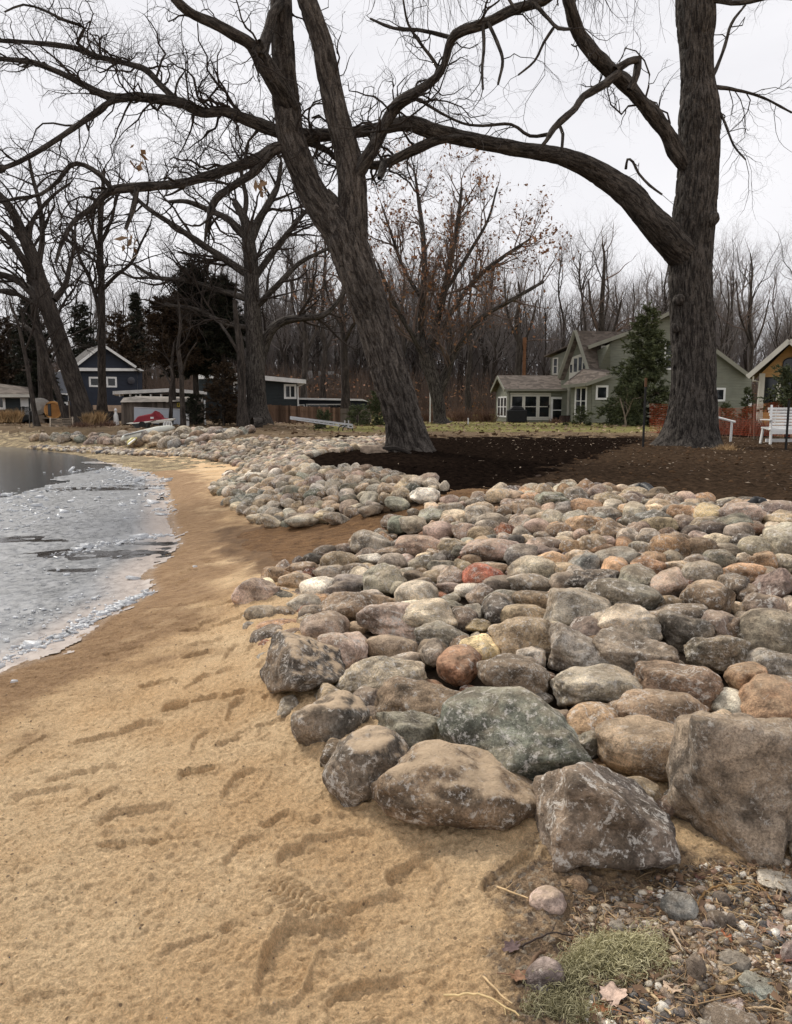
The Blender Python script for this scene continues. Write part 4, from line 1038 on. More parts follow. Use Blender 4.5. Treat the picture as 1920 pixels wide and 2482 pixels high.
D2 = [(1312, 150, 20), (1340, 131, 17), (1362, 127, 15)]; D3 = [(1342, 192, 15), (1357, 160, 17), (1361, 124, 17)]
E1 = [(1320, 155, 20), (1280, 185, 18), (1245, 205, 17), (1228, 230, 17), (1208, 248, 16), (1182, 272, 15), (1165, 300, 10), (1150, 318, 8)]
E2 = [(1190, 262, 8), (1200, 285, 8), (1198, 320, 7)]; E3 = [(1175, 285, 10), (1130, 290, 8), (1090, 265, 7), (1030, 268, 7), (985, 262, 6), (930, 235, 7), (895, 212, 9)]
F1 = [(1500, 12, 22), (1520, -2, 16), (1560, 6, 13), (1600, 3, 11), (1650, -6, 9), (1720, 0, 7)]
G1 = [(1515, 170, 12), (1530, 140, 9), (1545, 100, 8), (1560, 50, 7), (1590, 10, 5)]; G2 = [(1518, 185, 10), (1560, 190, 8), (1620, 205, 6), (1689, 240, 5)]; G3 = [(1522, 215, 8), (1545, 260, 6), (1565, 310, 5), (1590, 340, 4)]
H1 = [(1335, 360, 7), (1338, 340, 6), (1350, 345, 6), (1362, 370, 6), (1385, 395, 6), (1412, 415, 5)]
LR = []
for i, (L, y1, sd_) in enumerate([(A0, YR - 2.2, 64), (A1, YR - 4.0, 28), (A2, YR - 4.5, 16), (A3, YR - 1.5, 16), (A4, YR - 3, 10), (B1, YR - 4.4, 24), (B1b, YR - 4, 12), (B1c, YR - 3.9, 10), (B2, YR - 3.2, 16),
                                (C1, YR - 1.2, 20), (C2, YR - 2.5, 14), (D1, YR - 2.4, 32), (D2, YR - 1.6, 16), (D3, YR - 1.4, 14), (E1, YR - 2.4, 16), (E2, YR - 2, 8), (E3, YR - 2.0, 10), (F1, YR - 1, 12), (G1, YR + 1, 10), (G2, YR + .5, 8), (G3, YR - 1, 8), (H1, YR - 1.1, 8)]):
    y0 = YR if L in (A0, D1, F1, G1, G2, G3) else YR - 2.2 if L in (A1, B1, A2, A3, A4, B1b, B1c, B2) else YR - 1.6
    if L in (A2,): y0 = YR - 3.2
    if L in (A3,): y0 = YR - 2.9
    if L in (A4,): y0 = YR - 2.2
    if L in (B1b, B1c): y0 = YR - 3.8
    if L in (B2,): y0 = YR - 2.7
    if L in (C1, C2): y0 = YR - 1.5
    if L in (H1,): y0 = YR - .8
    PR = limb_px(L, y0, y1, .06 if L is not A0 else 0, i + 5)
    PR[:, 3] *= .90
    bark_tube('limb', PR, BARK, rt, sd_, .10 if sd_ > 20 else .16, .035 if sd_ > 20 else 0, .16 if L is not A0 else .10, 20 + i)
    LR.append((L, PR))
rg = np.random.default_rng(77)
dense = [PR for L, PR in LR if L in (A1, A2, A3, A4, B1, B1b, B2, C1)]; light = [PR for L, PR in LR if L in (D1, E1, E2, E3, F1, G1, G2, G3, H1)]
A0tail = LR[0][1][-5:]
o1 = twigs_from(dense + [A0tail], rg, [dict(GL[0], per_m=6.0), dict(GL[1], per_m=3.8), GL[2], dict(GL[3], per_m=3.2)], None, None)
o2 = twigs_from(light, rg, [dict(GL[0], per_m=2.6, hi=2.8, up=-.03, cap=.028), dict(GL[1], per_m=4.2, up=-.08), dict(GL[2], per_m=4.2, up=-.1), GL[3]], None, None)
PA0, RA0 = resample(LR[0][1], 24)
o3 = [(p, r_, 4) for p, r_ in [children(PA0[None, 8:], RA0[None, 8:], rg, 1.2, .3, 1.1, wig=.3, m=7, cap=.02, endfork=False)]]
o3 += [(p, r_, 3) for p, r_ in [children(o3[0][0], o3[0][1], rg, 2.5, .2, .6, wig=.25, m=5, cap=.008)]]
join_tubes('crown', o1 + o2 + o3, TWIG, rt)

mt, YM = tree_root(878, 962, 'great leaning cottonwood that forks in two, its furrowed trunk in the middle', name='cottonwood_tree'); YM = float(mt.location[1]); print('YM', YM)
MT = [(876, 972, 108), (872, 945, 92), (862, 900, 82), (848, 850, 80), (832, 800, 80), (818, 750, 78), (803, 700, 77), (788, 650, 80), (770, 600, 82), (754, 555, 82), (740, 515, 82), (724, 475, 66), (706, 440, 46), (690, 410, 26)]
bark_tube('trunk', limb_px(MT, YM), BARK2, mt, 150, .045, .07, .04, 8, lobes=[(.2, .28, .5, .3), (5.6, .30, .5, .35), (1.0, .2, .4, .3), (3.2, .12, .5, .25), (4.6, .2, .4, .3)])
ML = [(738, 545, 50), (708, 482, 62), (684, 440, 62), (660, 398, 58), (636, 340, 56), (620, 290, 54), (612, 230, 54), (606, 170, 50), (603, 100, 46), (600, 40, 44), (597, -60, 40), (585, -250, 32), (600, -480, 20)]
MR_ = [(758, 570, 50), (752, 500, 64), (753, 430, 62), (750, 380, 60), (742, 330, 54), (728, 280, 50), (712, 220, 46), (700, 160, 44), (688, 100, 42), (672, 50, 40), (655, 0, 38), (630, -80, 34), (600, -260, 28), (650, -480, 18)]
M2 = [(622, 230, 40), (598, 190, 44), (575, 155, 42), (556, 125, 40), (535, 95, 27), (500, 75, 24), (460, 52, 22), (415, 32, 20), (385, 10, 19), (350, -30, 16), (300, -90, 12)]
M3 = [(556, 125, 28), (565, 90, 24), (575, 60, 22), (582, 30, 20), (600, 5, 20)]; M4 = [(545, 112, 22), (552, 96, 22), (550, 92, 20)]
M5 = [(752, 400, 30), (775, 350, 28), (800, 310, 26), (835, 240, 25), (858, 214, 25), (890, 195, 22), (930, 165, 17), (948, 135, 15), (962, 85, 18), (985, 65, 22), (1040, 48, 20), (1100, 18, 19), (1160, 2, 18), (1190, -20, 14)]
M6 = [(940, 160, 9), (925, 130, 8), (895, 90, 6), (870, 50, 5), (860, 0, 4)]; M7 = [(962, 80, 9), (900, 65, 8), (840, 60, 7), (790, 40, 5)]
M8 = [(1030, 50, 8), (1032, 100, 7), (1028, 150, 6), (1030, 190, 5)]; M9 = [(1040, 45, 9), (1060, 90, 8), (1072, 130, 7), (1062, 180, 5)]; M10 = [(1100, 20, 8), (1080, -10, 6), (1060, -60, 5)]; M11 = [(1140, 8, 9), (1170, 40, 8), (1190, 60, 8), (1220, 62, 6)]
M12 = [(1180, 60, 7), (1160, 90, 6), (1140, 130, 5), (1105, 160, 4)]
MLs = []
for i, (L, y0, y1, sd_) in enumerate([(ML, YM, YM + .6, 90), (MR_, YM, YM - .4, 90), (M2, YM + .2, YM - 1.8, 36), (M3, YM - .6, YM + .3, 16), (M4, YM - .6, YM - .7, 16), (M5, YM - .1, YM - 2, 28), (M6, YM - 1, YM - 1, 8), (M7, YM - 1, YM, 8), (M8, YM - 1.6, YM - 2, 8), (M9, YM - 1.6, YM - 2.4, 8), (M10, YM - 2, YM - 2, 8), (M11, YM - 2, YM - 2.4, 8), (M12, YM - 2, YM - 2, 6)]):
    PR = limb_px(L, y0, y1, .05 if i > 1 else 0, 60 + i); bark_tube('limb', PR, BARK2 if i < 2 else BARK, mt, sd_, .06 if i < 2 else .12, .05 if i < 2 else .02 if sd_ > 20 else 0, .06 if i < 2 else .12, 70 + i); MLs.append(PR)
o4 = twigs_from(MLs[2:], rg, [dict(GL[0], per_m=2.6, up=-.04, hi=2.6, cap=.026), dict(GL[1], per_m=4.0, up=-.12), dict(GL[2], per_m=3.6, up=-.15), dict(GL[3], up=-.1)], None, None)
o5 = twigs_from([m_[3:10] for m_ in MLs[:2]], rg, [dict(GL[0], per_m=.8, up=-.1, cap=.03), dict(GL[1], up=-.1), GL[2]], None, None)
hang = children(*[q[None] for q in resample(limb_px([(700, -60, 20), (900, -80, 20), (1150, -60, 20), (1400, -50, 14)], YM - 1), 24)], rg, 16, .8, 2.6, ang=(.9, 1.6), wig=.12, up=-.35, m=9, cap=.008, endfork=False)
hang2 = children(hang[0], hang[1], rg, 3.0, .3, .9, wig=.12, up=-.25, m=5, cap=.005, endfork=False)
join_tubes('crown', o4 + o5 + [(hang[0], hang[1], 3), (hang2[0], hang2[1], 3)], TWIG, mt)
# clusters of dead leaves caught in the oak
for x, y in ((293, 340), (278, 520), (560, 398)):
    c = atD(x, y, YR - 4); k = 14; Cn = c + rg.normal(0, .09, (k, 3)) * [1, 1, 1.5]; a = rg.normal(0, .055, (k, 3)); b = rg.normal(0, .055, (k, 3)); P = np.stack([Cn - a, Cn - b * .6, Cn + a, Cn + b * .6], 1)
    mesh_np('leaf_cluster', P.reshape(-1, 3), np.arange(4 * k).reshape(-1, 4), DEADL, rt)['kind'] = 'stuff'

# ------------------------------------------------------------------ middle-distance trees traced limb by limb
FL = [dict(per_m=1.5, lo=1.2, hi=4.0, wig=.22, up=.08, m=8, rr=(.4, .65), cap=.09, sides=5), dict(per_m=1.9, lo=.8, hi=2.4, wig=.24, up=.06, m=7, rr=(.45, .7), cap=.045, sides=4),
      dict(per_m=2.3, lo=.5, hi=1.5, wig=.22, up=.05, m=5, rr=(.6, .8), cap=.024, sides=3), dict(per_m=2.2, lo=.3, hi=1.0, wig=.2, m=4, rr=(.6, .9), cap=.014, tip=.6, sides=3, endfork=False)]
def traced(label, stems, Y, name='bare_tree', seed=0, bark=None, twig=None, den=1.0, levels=None, leaves=0, tm=3):
    p = atD(stems[0][0][0], stems[0][0][1], Y); p[2] = min(p[2], hz(p[0], p[1]) + .1); rt_ = empty(name, p, label, 'tree'); rg = np.random.default_rng(seed); PRs = []
    for i, L in enumerate(stems):
        PR = limb_px(L, Y, Y + (rg.uniform(-2, 2) if i else 0), .25 if i else .0, seed + i)
        if i == 0: PR[0, 2] = hz(PR[0, 0], PR[0, 1]) - .15; PR[0, 3] *= 1.3
        bark_tube('trunk' if i == 0 else 'limb', PR, bark or BARKF, rt_, 28 if i == 0 else 12, .25, .03 if i == 0 else 0, .10, seed + i); PRs.append(PR)
    lv = [dict(l, per_m=l['per_m'] * den) for l in (levels or FL)]
    top = [PRs[0][tm:]] + PRs[1:] if len(PRs[0]) > tm + 1 else PRs[1:]
    o, tips = twigs_from(top, rg, lv, rt_, twig or TWIG, 'crown')
    if leaves:
        i = rg.integers(0, len(tips), leaves); q = tips[i, rg.integers(0, tips.shape[1], leaves)]; a = rg.normal(0, .055, (leaves, 3)); b = rg.normal(0, .055, (leaves, 3))
        P = np.stack([q - a, q - b, q + a, q + b], 1).reshape(-1, 3); lf = mesh_np('foliage', P, np.arange(4 * leaves).reshape(-1, 4), RUST, rt_); lf['kind'] = 'stuff'
    return rt_
traced('bare tree leaning left over the stone shore wall in front of the navy blue house', [
    [(186, 915, 50), (178, 880, 42), (160, 825, 38), (140, 765, 37), (122, 710, 36), (104, 660, 36), (92, 620, 33), (78, 570, 29), (62, 530, 26), (45, 490, 22), (20, 440, 18), (-20, 400, 14)],
    [(104, 660, 20), (70, 625, 18), (40, 600, 16), (0, 585, 13), (-40, 580, 9)], [(98, 640, 22), (70, 590, 18), (40, 540, 16), (10, 500, 13), (-30, 470, 8)], [(116, 640, 16), (140, 605, 12), (150, 560, 9), (162, 520, 6)],
    [(80, 575, 14), (90, 510, 12), (85, 440, 10), (70, 380, 8), (60, 330, 5)], [(60, 530, 12), (70, 470, 9), (110, 420, 7), (150, 390, 5)], [(98, 650, 12), (60, 640, 10), (20, 620, 9), (-20, 622, 6)]], 42, seed=101, den=1.0)
traced('straight bare tree standing right in front of the navy house gable windows', [
    [(218, 893, 26), (218, 840, 18), (217, 760, 17), (217, 680, 16), (216, 600, 14), (214, 540, 12), (214, 480, 11), (218, 420, 9), (222, 360, 6)],
    [(216, 700, 10), (206, 640, 9), (190, 590, 8), (170, 550, 7), (160, 500, 5), (165, 430, 4)], [(217, 620, 9), (245, 590, 8), (280, 560, 7), (300, 520, 5), (320, 480, 4)], [(215, 560, 8), (200, 500, 7), (180, 450, 5)], [(215, 520, 8), (240, 460, 6), (250, 400, 4)]], 47, seed=130, den=1.1)
traced('massive dark oak beside the low dark house, a thick limb reaching out over the fence', [
    [(545, 905, 66), (546, 860, 48), (545, 800, 42), (543, 740, 39), (540, 680, 37), (537, 620, 33), (535, 560, 30), (530, 510, 26), (522, 470, 20), (500, 430, 14)],
    [(552, 790, 24), (562, 745, 23), (578, 705, 22), (605, 685, 18), (640, 678, 16), (690, 672, 13), (722, 640, 9), (740, 600, 6)], [(532, 520, 20), (552, 470, 18), (575, 430, 15), (592, 395, 12), (600, 345, 8)],
    [(528, 510, 18), (490, 470, 15), (450, 450, 12), (400, 430, 10), (360, 430, 7)], [(536, 590, 20), (490, 560, 16), (430, 520, 14), (370, 480, 12), (310, 440, 9), (270, 400, 6)], [(538, 600, 16), (580, 540, 14), (620, 490, 11), (660, 440, 8)],
    [(540, 660, 16), (590, 610, 13), (640, 560, 10), (700, 530, 7)], [(538, 640, 16), (470, 620, 13), (400, 600, 11), (330, 590, 9), (280, 560, 6)], [(541, 700, 14), (480, 690, 12), (420, 660, 9), (350, 650, 7)], [(520, 470, 12), (525, 420, 10), (515, 370, 8), (530, 310, 5)]], 43, 'oak_tree', 160, BARK, den=1.25)
traced('broad spreading bare tree with scattered rusty leaves standing on the lawn behind the leaning cottonwood', [
    [(942, 925, 42), (938, 895, 31), (934, 860, 29), (926, 820, 30), (916, 785, 31), (908, 755, 30)], [(905, 758, 20), (898, 710, 17), (899, 650, 15), (905, 580, 13), (902, 500, 11), (893, 430, 8), (885, 370, 5)],
    [(912, 755, 20), (928, 700, 17), (945, 630, 15), (960, 560, 13), (975, 480, 10), (985, 400, 6)], [(906, 765, 14), (880, 715, 12), (850, 665, 10), (825, 610, 8), (805, 560, 5)], [(936, 830, 17), (955, 780, 15), (985, 725, 13), (1030, 675, 11), (1090, 640, 9), (1160, 600, 6)],
    [(918, 740, 13), (960, 670, 11), (1010, 600, 10), (1070, 550, 8), (1130, 510, 5)], [(950, 620, 9), (1000, 540, 8), (1040, 470, 6), (1060, 400, 4)], [(900, 640, 9), (860, 570, 8), (835, 500, 6), (815, 440, 4)], [(938, 840, 14), (955, 800, 11), (965, 760, 8), (960, 700, 6)]], 52, seed=200, bark=BARK, twig=TWIGF, den=1.5, leaves=4200,
    levels=[dict(FL[0], up=.18, wig=.14), dict(FL[1], up=.15, wig=.14), dict(FL[2], up=.1), FL[3]], tm=9)
traced('slender bare tree behind the fence beside the garage, clothed in a few rusty leaves', [[(738, 885, 26), (737, 840, 18), (735, 780, 17), (733, 720, 15), (728, 660, 12), (735, 600, 9), (740, 540, 6)], [(733, 730, 9), (755, 690, 8), (785, 660, 6)], [(730, 700, 8), (705, 650, 6), (690, 590, 5)]], 60, seed=230, twig=TWIGF, den=1.0, leaves=500)
traced('thin bare trunk in front of the dark house next to the massive oak', [[(518, 895, 24), (517, 860, 20), (515, 800, 18), (512, 740, 16), (505, 690, 12), (500, 640, 8)], [(513, 760, 8), (490, 720, 7), (470, 690, 5)]], 39, seed=240, den=.8)
traced('thin grey tree growing from the rocks in front of the wooden shed', [[(391, 930, 12), (390, 890, 12), (388, 840, 11), (386, 790, 10), (380, 740, 8), (385, 690, 6), (380, 640, 4)], [(388, 800, 5), (400, 760, 4), (420, 730, 3)]], 36, seed=250, den=1.0)
traced('small dark crooked tree rising behind the red pedal boat', [[(362, 905, 8), (365, 870, 8), (363, 840, 8), (368, 810, 7), (365, 780, 6), (372, 730, 4)], [(364, 820, 4), (350, 790, 3), (335, 770, 2)]], 41, seed=255, den=1.0)
traced('slim leaning trunk nearest the sandy cove at the far shore', [[(82, 918, 12), (74, 880, 11), (66, 830, 10), (58, 780, 9), (48, 730, 8), (38, 690, 6), (20, 640, 4)]], 40, seed=260, den=1.0)
traced('slim leaning trunk beside the wooden dock steps', [[(146, 915, 15), (136, 880, 13), (124, 840, 12), (112, 800, 11), (100, 760, 9), (84, 710, 7), (60, 670, 5)]], 41, seed=265, den=1.0)
traced('thick dark trunk behind the round wooden sauna', [[(98, 890, 36), (97, 850, 30), (94, 800, 27), (90, 750, 22), (80, 700, 18), (72, 650, 14), (60, 590, 9)], [(94, 760, 10), (120, 740, 9), (150, 742, 6)], [(88, 730, 10), (60, 700, 9), (40, 690, 6)]], 47, seed=270, den=1.2)
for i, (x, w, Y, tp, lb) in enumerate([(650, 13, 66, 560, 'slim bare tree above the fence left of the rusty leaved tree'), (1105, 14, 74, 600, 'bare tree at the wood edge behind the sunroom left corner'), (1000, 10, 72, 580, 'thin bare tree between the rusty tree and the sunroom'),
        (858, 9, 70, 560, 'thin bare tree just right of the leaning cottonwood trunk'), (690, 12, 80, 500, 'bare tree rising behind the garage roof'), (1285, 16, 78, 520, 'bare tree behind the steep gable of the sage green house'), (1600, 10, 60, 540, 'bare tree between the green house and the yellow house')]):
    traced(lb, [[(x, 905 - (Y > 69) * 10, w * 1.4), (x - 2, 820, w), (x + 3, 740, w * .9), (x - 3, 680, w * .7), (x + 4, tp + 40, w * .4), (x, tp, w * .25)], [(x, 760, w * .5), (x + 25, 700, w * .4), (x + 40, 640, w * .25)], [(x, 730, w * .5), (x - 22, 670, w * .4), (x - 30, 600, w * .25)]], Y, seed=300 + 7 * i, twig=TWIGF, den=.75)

# ------------------------------------------------------------------ wood on the hill: copies of a few bare trees
def wood_proto(seed, H):
    rg = np.random.default_rng(seed); z = np.linspace(0, H * .8, 9); x = np.cumsum(rg.normal(0, .22, 9)); y = np.cumsum(rg.normal(0, .22, 9)); x -= x[0]; y -= y[0]
    stems = [np.column_stack([x, y, z, np.linspace(.19, .045, 9) * H / 18])]
    for k in range(rg.integers(4, 7)):
        i = rg.integers(2, 7); a = rg.uniform(0, 6.28); L = rg.uniform(.2, .38) * H; t = np.linspace(0, 1, 6)[:, None]; b = stems[0][i]; sp = rg.uniform(.35, .6)
        q = b[:3] + np.hstack([np.cos(a) * sp * L * t, np.sin(a) * sp * L * t, L * t]) + np.vstack([[0, 0, 0], rg.normal(0, .15, (5, 3))]); stems.append(np.column_stack([q, np.linspace(b[3] * .65, .02, 6)]))
    lv = [dict(per_m=1.3, lo=1.4, hi=4.4, wig=.16, up=.22, m=6, rr=(.4, .65), cap=.07, sides=4), dict(per_m=1.7, lo=.8, hi=2.6, wig=.18, up=.12, m=5, rr=(.5, .8), cap=.04, sides=3), dict(per_m=2.6, lo=.5, hi=1.7, wig=.18, up=.06, m=4, rr=(.6, .9), cap=.022, tip=.6, sides=3, endfork=False)]
    V, F, B, b = [], [], [], 0
    for s_ in stems:
        Q = catmull(s_, step=.9); v, f = tube_np(Q[None, :, :3], np.maximum(Q[None, :, 3], .01), 8); v = v.reshape(-1, 3); V.append(v); F.append(f + b); b += len(v)
    TV = np.vstack(V); TF = np.vstack(F); out = twigs_from([stems[0][3:]] + stems[1:], rg, lv, None, None)
    V, F, b = [], [], 0
    for P, Rr, n in out: v, f = tube_np(P, Rr, n); v = v.reshape(-1, 3); V.append(v); F.append(f + b); b += len(v)
    return TV, TF, np.vstack(V), np.vstack(F)
protos = [wood_proto(900 + k, h_) for k, h_ in enumerate((19, 21, 17, 20, 22, 15))]
pm = []
for TV, TF, CV, CF in protos:
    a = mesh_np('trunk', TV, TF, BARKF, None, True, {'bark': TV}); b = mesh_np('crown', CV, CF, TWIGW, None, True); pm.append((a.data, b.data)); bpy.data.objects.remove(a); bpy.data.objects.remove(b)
rg = np.random.default_rng(404); spots = []
def wplace(x0, x1, y0, y1, n, dmin):
    k = 0
    for _ in range(n * 12):
        Y = rg.uniform(y0, y1); u = rg.uniform(x0, x1); X = (u - 960) / FPX * Y
        if all(math.hypot(X - a, Y - b) > dmin for a, b in spots): spots.append((X, Y)); k += 1
        if k >= n: return
wplace(1080, 1990, 84, 102, 46, 1.8); wplace(560, 1100, 88, 106, 44, 1.8); wplace(-60, 560, 92, 112, 20, 3)
order_ = sorted(range(len(spots)), key=lambda i: spots[i][0] / spots[i][1])
anchor = [(-60, 'left of the navy house'), (160, 'behind the navy blue house'), (350, 'behind the dark junipers'), (560, 'behind the low dark house'), (760, 'behind the leaning cottonwood trunk'), (1000, 'behind the rusty leaved tree'), (1190, 'behind the sunroom'), (1400, 'behind the steep green gable'), (1560, 'behind the big spruce'), (1740, 'right of the great oak trunk'), (1850, 'behind the yellow house')]
cntr = {}
def ordinal(k):
    one = ['', 'first', 'second', 'third', 'fourth', 'fifth', 'sixth', 'seventh', 'eighth', 'ninth', 'tenth', 'eleventh', 'twelfth', 'thirteenth', 'fourteenth', 'fifteenth', 'sixteenth', 'seventeenth', 'eighteenth', 'nineteenth']
    return one[k] if k < 20 else 'twentieth' if k == 20 else 'twenty-' + one[k - 20]
for i in order_:
    X, Y = spots[i]; u = 960 + X / Y * FPX; an = [a for a in anchor if a[0] <= u or a is anchor[0]][-1][1]; cntr[an] = cntr.get(an, 0) + 1; k = cntr[an]
    j = int(rg.integers(0, len(pm))); s = rg.uniform(.8, 1.12) * (.8 if u < 560 else 1.0); lb = f"bare hillside tree {an}, {ordinal(k)} from the lake side"
    e = empty('woodland_tree', (X, Y, hz(X, Y) - .2), lb, 'tree', 'bare trees of the wood on the hill', rg.uniform(0, 6.28)); e.scale = (s, s, s)
    for nm_, dat in zip(('trunk', 'crown'), pm[j]):
        c = bpy.data.objects.new(nm_, dat); COL.objects.link(c); c.parent = e
print('wood', len(spots))
# the far rest of the wood, one mass
V, F, b = [], [], 0
for k in range(270):
    Y = rg.uniform(102, 150); u = rg.uniform(-150, 2080); X = (u - 960) / FPX * Y
    if u < 520 and rg.random() < .35: continue
    TV, TF, CV, CF = protos[int(rg.integers(0, 6))]; a = rg.uniform(0, 6.28); s = rg.uniform(.75, 1.1) * (.8 if u < 560 else 1); M = np.array([[math.cos(a), -math.sin(a), 0], [math.sin(a), math.cos(a), 0], [0, 0, 1]]) * s
    sel = rg.permutation(len(CF) // 12)[: len(CF) // 30] if False else None
    for v, f in ((TV, TF), (CV[::1], CF)):
        V.append(v @ M.T + [X, Y, hz(X, Y) - .2]); F.append(f + b); b += len(v)
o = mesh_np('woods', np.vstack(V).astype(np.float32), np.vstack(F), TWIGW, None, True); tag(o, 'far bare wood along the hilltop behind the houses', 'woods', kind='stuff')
# saplings thickening the wood
n_ = 3000; Y = rg.uniform(96, 128, n_); u = rg.uniform(-100, 2050, n_); X = (u - 960) / FPX * Y; P0 = np.stack([X, Y, h0(X, Y)], -1); ht = rg.uniform(5, 13, n_) * np.where(u < 500, .6, 1)
d = nrm(np.stack([rg.normal(0, .20, n_), rg.normal(0, .20, n_), np.ones(n_)], -1)); P = np.stack([P0 + d * (ht * t)[:, None] + (rg.normal(0, .40, (n_, 3)) if t else 0) for t in (0, .25, .5, .75, 1)], 1); Rr = rg.uniform(.03, .09, n_)[:, None] * np.linspace(1, .3, 5)[None]
c1 = children(P, Rr, rg, .9, 1.0, 3.4, wig=.2, up=.2, m=4, cap=.035, tip=.6); c2 = children(c1[0], c1[1], rg, 1.2, .6, 1.6, wig=.2, up=.1, m=4, cap=.028, tip=.6, endfork=False)
o = join_tubes('saplings', [(P, Rr, 3), (c1[0], c1[1], 3), (c2[0], c2[1], 3)], TWIGW, None); tag(o, 'haze of thin bare saplings deep in the hillside wood', 'woods', kind='stuff')
# undergrowth of thin stems on the slope
n_ = 17000; Y = rg.uniform(78, 112, n_); u = rg.uniform(-100, 1990, n_); X = (u - 960) / FPX * Y; H = h0(X, Y); P0 = np.stack([X, Y, H], -1); ht = rg.uniform(.7, 4.2, n_)
d = nrm(np.stack([rg.normal(0, .25, n_), rg.normal(0, .25, n_), np.ones(n_)], -1)); P = np.stack([P0 + d * (ht * t)[:, None] + (rg.normal(0, .06, (n_, 3)) if t else 0) for t in (0, .33, .66, 1)], 1); Rr = rg.uniform(.012, .035, n_)[:, None] * np.linspace(1, .4, 4)[None]
c1 = children(P, Rr, rg, 1.6, .4, 1.2, wig=.2, up=.2, m=4, cap=.02)
BRUSH = plain('brush', (.160, .118, .092), .95, .35, .5, spec=.05)
o = join_tubes('undergrowth', [(P, Rr, 3), (c1[0], c1[1], 3)], BRUSH, None); tag(o, 'brown leafless brush on the wooded slope', 'brush', kind='stuff')
n_ = 3500; Y = rg.uniform(74, 98, n_); u = rg.uniform(560, 1990, n_); X = (u - 960) / FPX * Y; q = np.stack([X, Y, h0(X, Y) + rg.uniform(0, 2.6, n_) ** 1.2], -1); a = rg.normal(0, .07, (n_, 3)); b_ = rg.normal(0, .07, (n_, 3))
o = mesh_np('dead_leaves', np.stack([q - a, q - b_, q + a, q + b_], 1).reshape(-1, 3), np.arange(4 * n_).reshape(-1, 4), RUST); tag(o, 'rusty dead leaves on the brush of the slope', 'leaves', kind='stuff')

# ------------------------------------------------------------------ evergreens
def conifer(name, label, x, ybase, ytop, wD, Y, mat, seed, dens=1.0, droop=.12, shape=1.0, ragged=.35, lean=0.0, group=None, ybare=None, trunk=True):
    """x, ybase, ytop and half-width in first-view pixels"""
    b = atD(x, ybase, Y); b[2] = min(b[2], hz(b[0], b[1]) + .2); t = atD(x, ytop, Y); H = t[2] - b[2]; Rm = wD * K / FPX * Y; rg = np.random.default_rng(seed)
    e = empty(name, b, label, 'tree', group); zb = .04 if ybare is None else (atD(x, ybare, Y)[2] - b[2]) / H
    nb = int(26 * dens * max(H, 1.5) ** .9 + 14); f = zb + (1 - zb) * (np.arange(nb) + rg.uniform(0, 1, nb)) / nb; L = Rm * ((1 - f) / (1 - zb)) ** (.75 * shape) * rg.uniform(1 - ragged, 1 + ragged * .4, nb) + .05
    az = rg.uniform(0, 6.283, nb); m = 7; s = np.linspace(0, 1, m); rise = rg.uniform(-.15, .35, nb) + .5 * f
    P = np.stack([b[0] + lean * f[:, None] * H + np.cos(az)[:, None] * L[:, None] * s, b[1] + np.sin(az)[:, None] * L[:, None] * s, b[2] + f[:, None] * H + L[:, None] * (rise[:, None] * s - droop * 2.2 * s ** 2)], -1)
    P += rg.normal(0, .03, P.shape) * L[:, None, None] * s[None, :, None]
    if trunk: bark_tube('trunk', np.array([[b[0], b[1], b[2] - .1, .035 * H ** .8 + .01], [b[0] + lean * H * .5, b[1], b[2] + H * .5, .022 * H ** .8], [b[0] + lean * H, b[1], b[2] + H, .006]]), BARKF, e, 8, .4)
    tw = children(P, np.full(P.shape[:2], .012), rg, 5.5 / max(H * .12, .6), .10 * Rm + .08, .32 * Rm + .1, ang=(.5, 1.1), wig=.12, up=-.05, m=4, cap=.006, tmin=.12)
    T = np.concatenate([P[:, 2:5], P[:, 4:7], tw[0][:, 0:3], tw[0][:, 1:4]], 0); k = 12; i = np.repeat(np.arange(len(T)), k); u_ = rg.uniform(0, 2, len(i)); j = np.minimum(u_.astype(int), 1); u_ = (u_ - j)[:, None]
    p = T[i, j] * (1 - u_) + T[i, j + 1] * u_; d = nrm(T[i, j + 1] - T[i, j]); nl = (.055 + .018 * H) * rg.uniform(.7, 1.4, len(i))[:, None]; sd2 = nrm(rg.normal(size=p.shape) * [1, 1, .5]); dd_ = nrm(d * .6 + sd2 * .8); w = nrm(np.cross(dd_, rg.normal(size=p.shape))) * nl * .17
    V = np.stack([p - w, p + w, p + dd_ * nl], 1).reshape(-1, 3); cr_ = mesh_np('crown', V, np.arange(len(V)).reshape(-1, 3), mat, e)
    join_tubes('limb', [(P, np.linspace(1, .3, m)[None] * (.006 + .012 * L[:, None]), 4)], TWIG, e) if trunk and H > 3 else None
    return e
conifer('spruce_tree', 'tall dark green spruce standing right in front of the sage green house', 1370, 920, 662, 88, 47, NEEDLE, 1, 1.1, .05, 1.05, .45)
conifer('spruce_tree', 'low bushy spruce at the foot of the tall spruce before the green house', 1330, 925, 822, 34, 45, NEEDLE, 2, 1.3, .05, .6)
conifer('spruce_tree', 'small young spruce beside the planters of the green house', 1238, 915, 868, 22, 50, NEEDLE, 3, 1.3, .0)
conifer('spruce_tree', 'spruce growing in front of the yellow house beside the white garden seat', 1680, 935, 790, 55, 25, NEEDLE, 4, 1.2, .08, .6, ybare=880)
conifer('spruce_tree', 'slim young spruce against the green house wall right of the great oak', 1592, 900, 828, 16, 52, NEEDLE, 5, 1.2, .0)
conifer('spruce_tree', 'low evergreen against the green wall, tight beside the great oak trunk', 1545, 905, 862, 24, 50, NEEDLE, 6, 1.2, .0)
conifer('spruce_tree', 'tiny spruce seedling on the lawn in front of the sunroom corner', 1205, 921, 905, 8, 47, NEEDLE, 7, 2.0, .0, trunk=False)
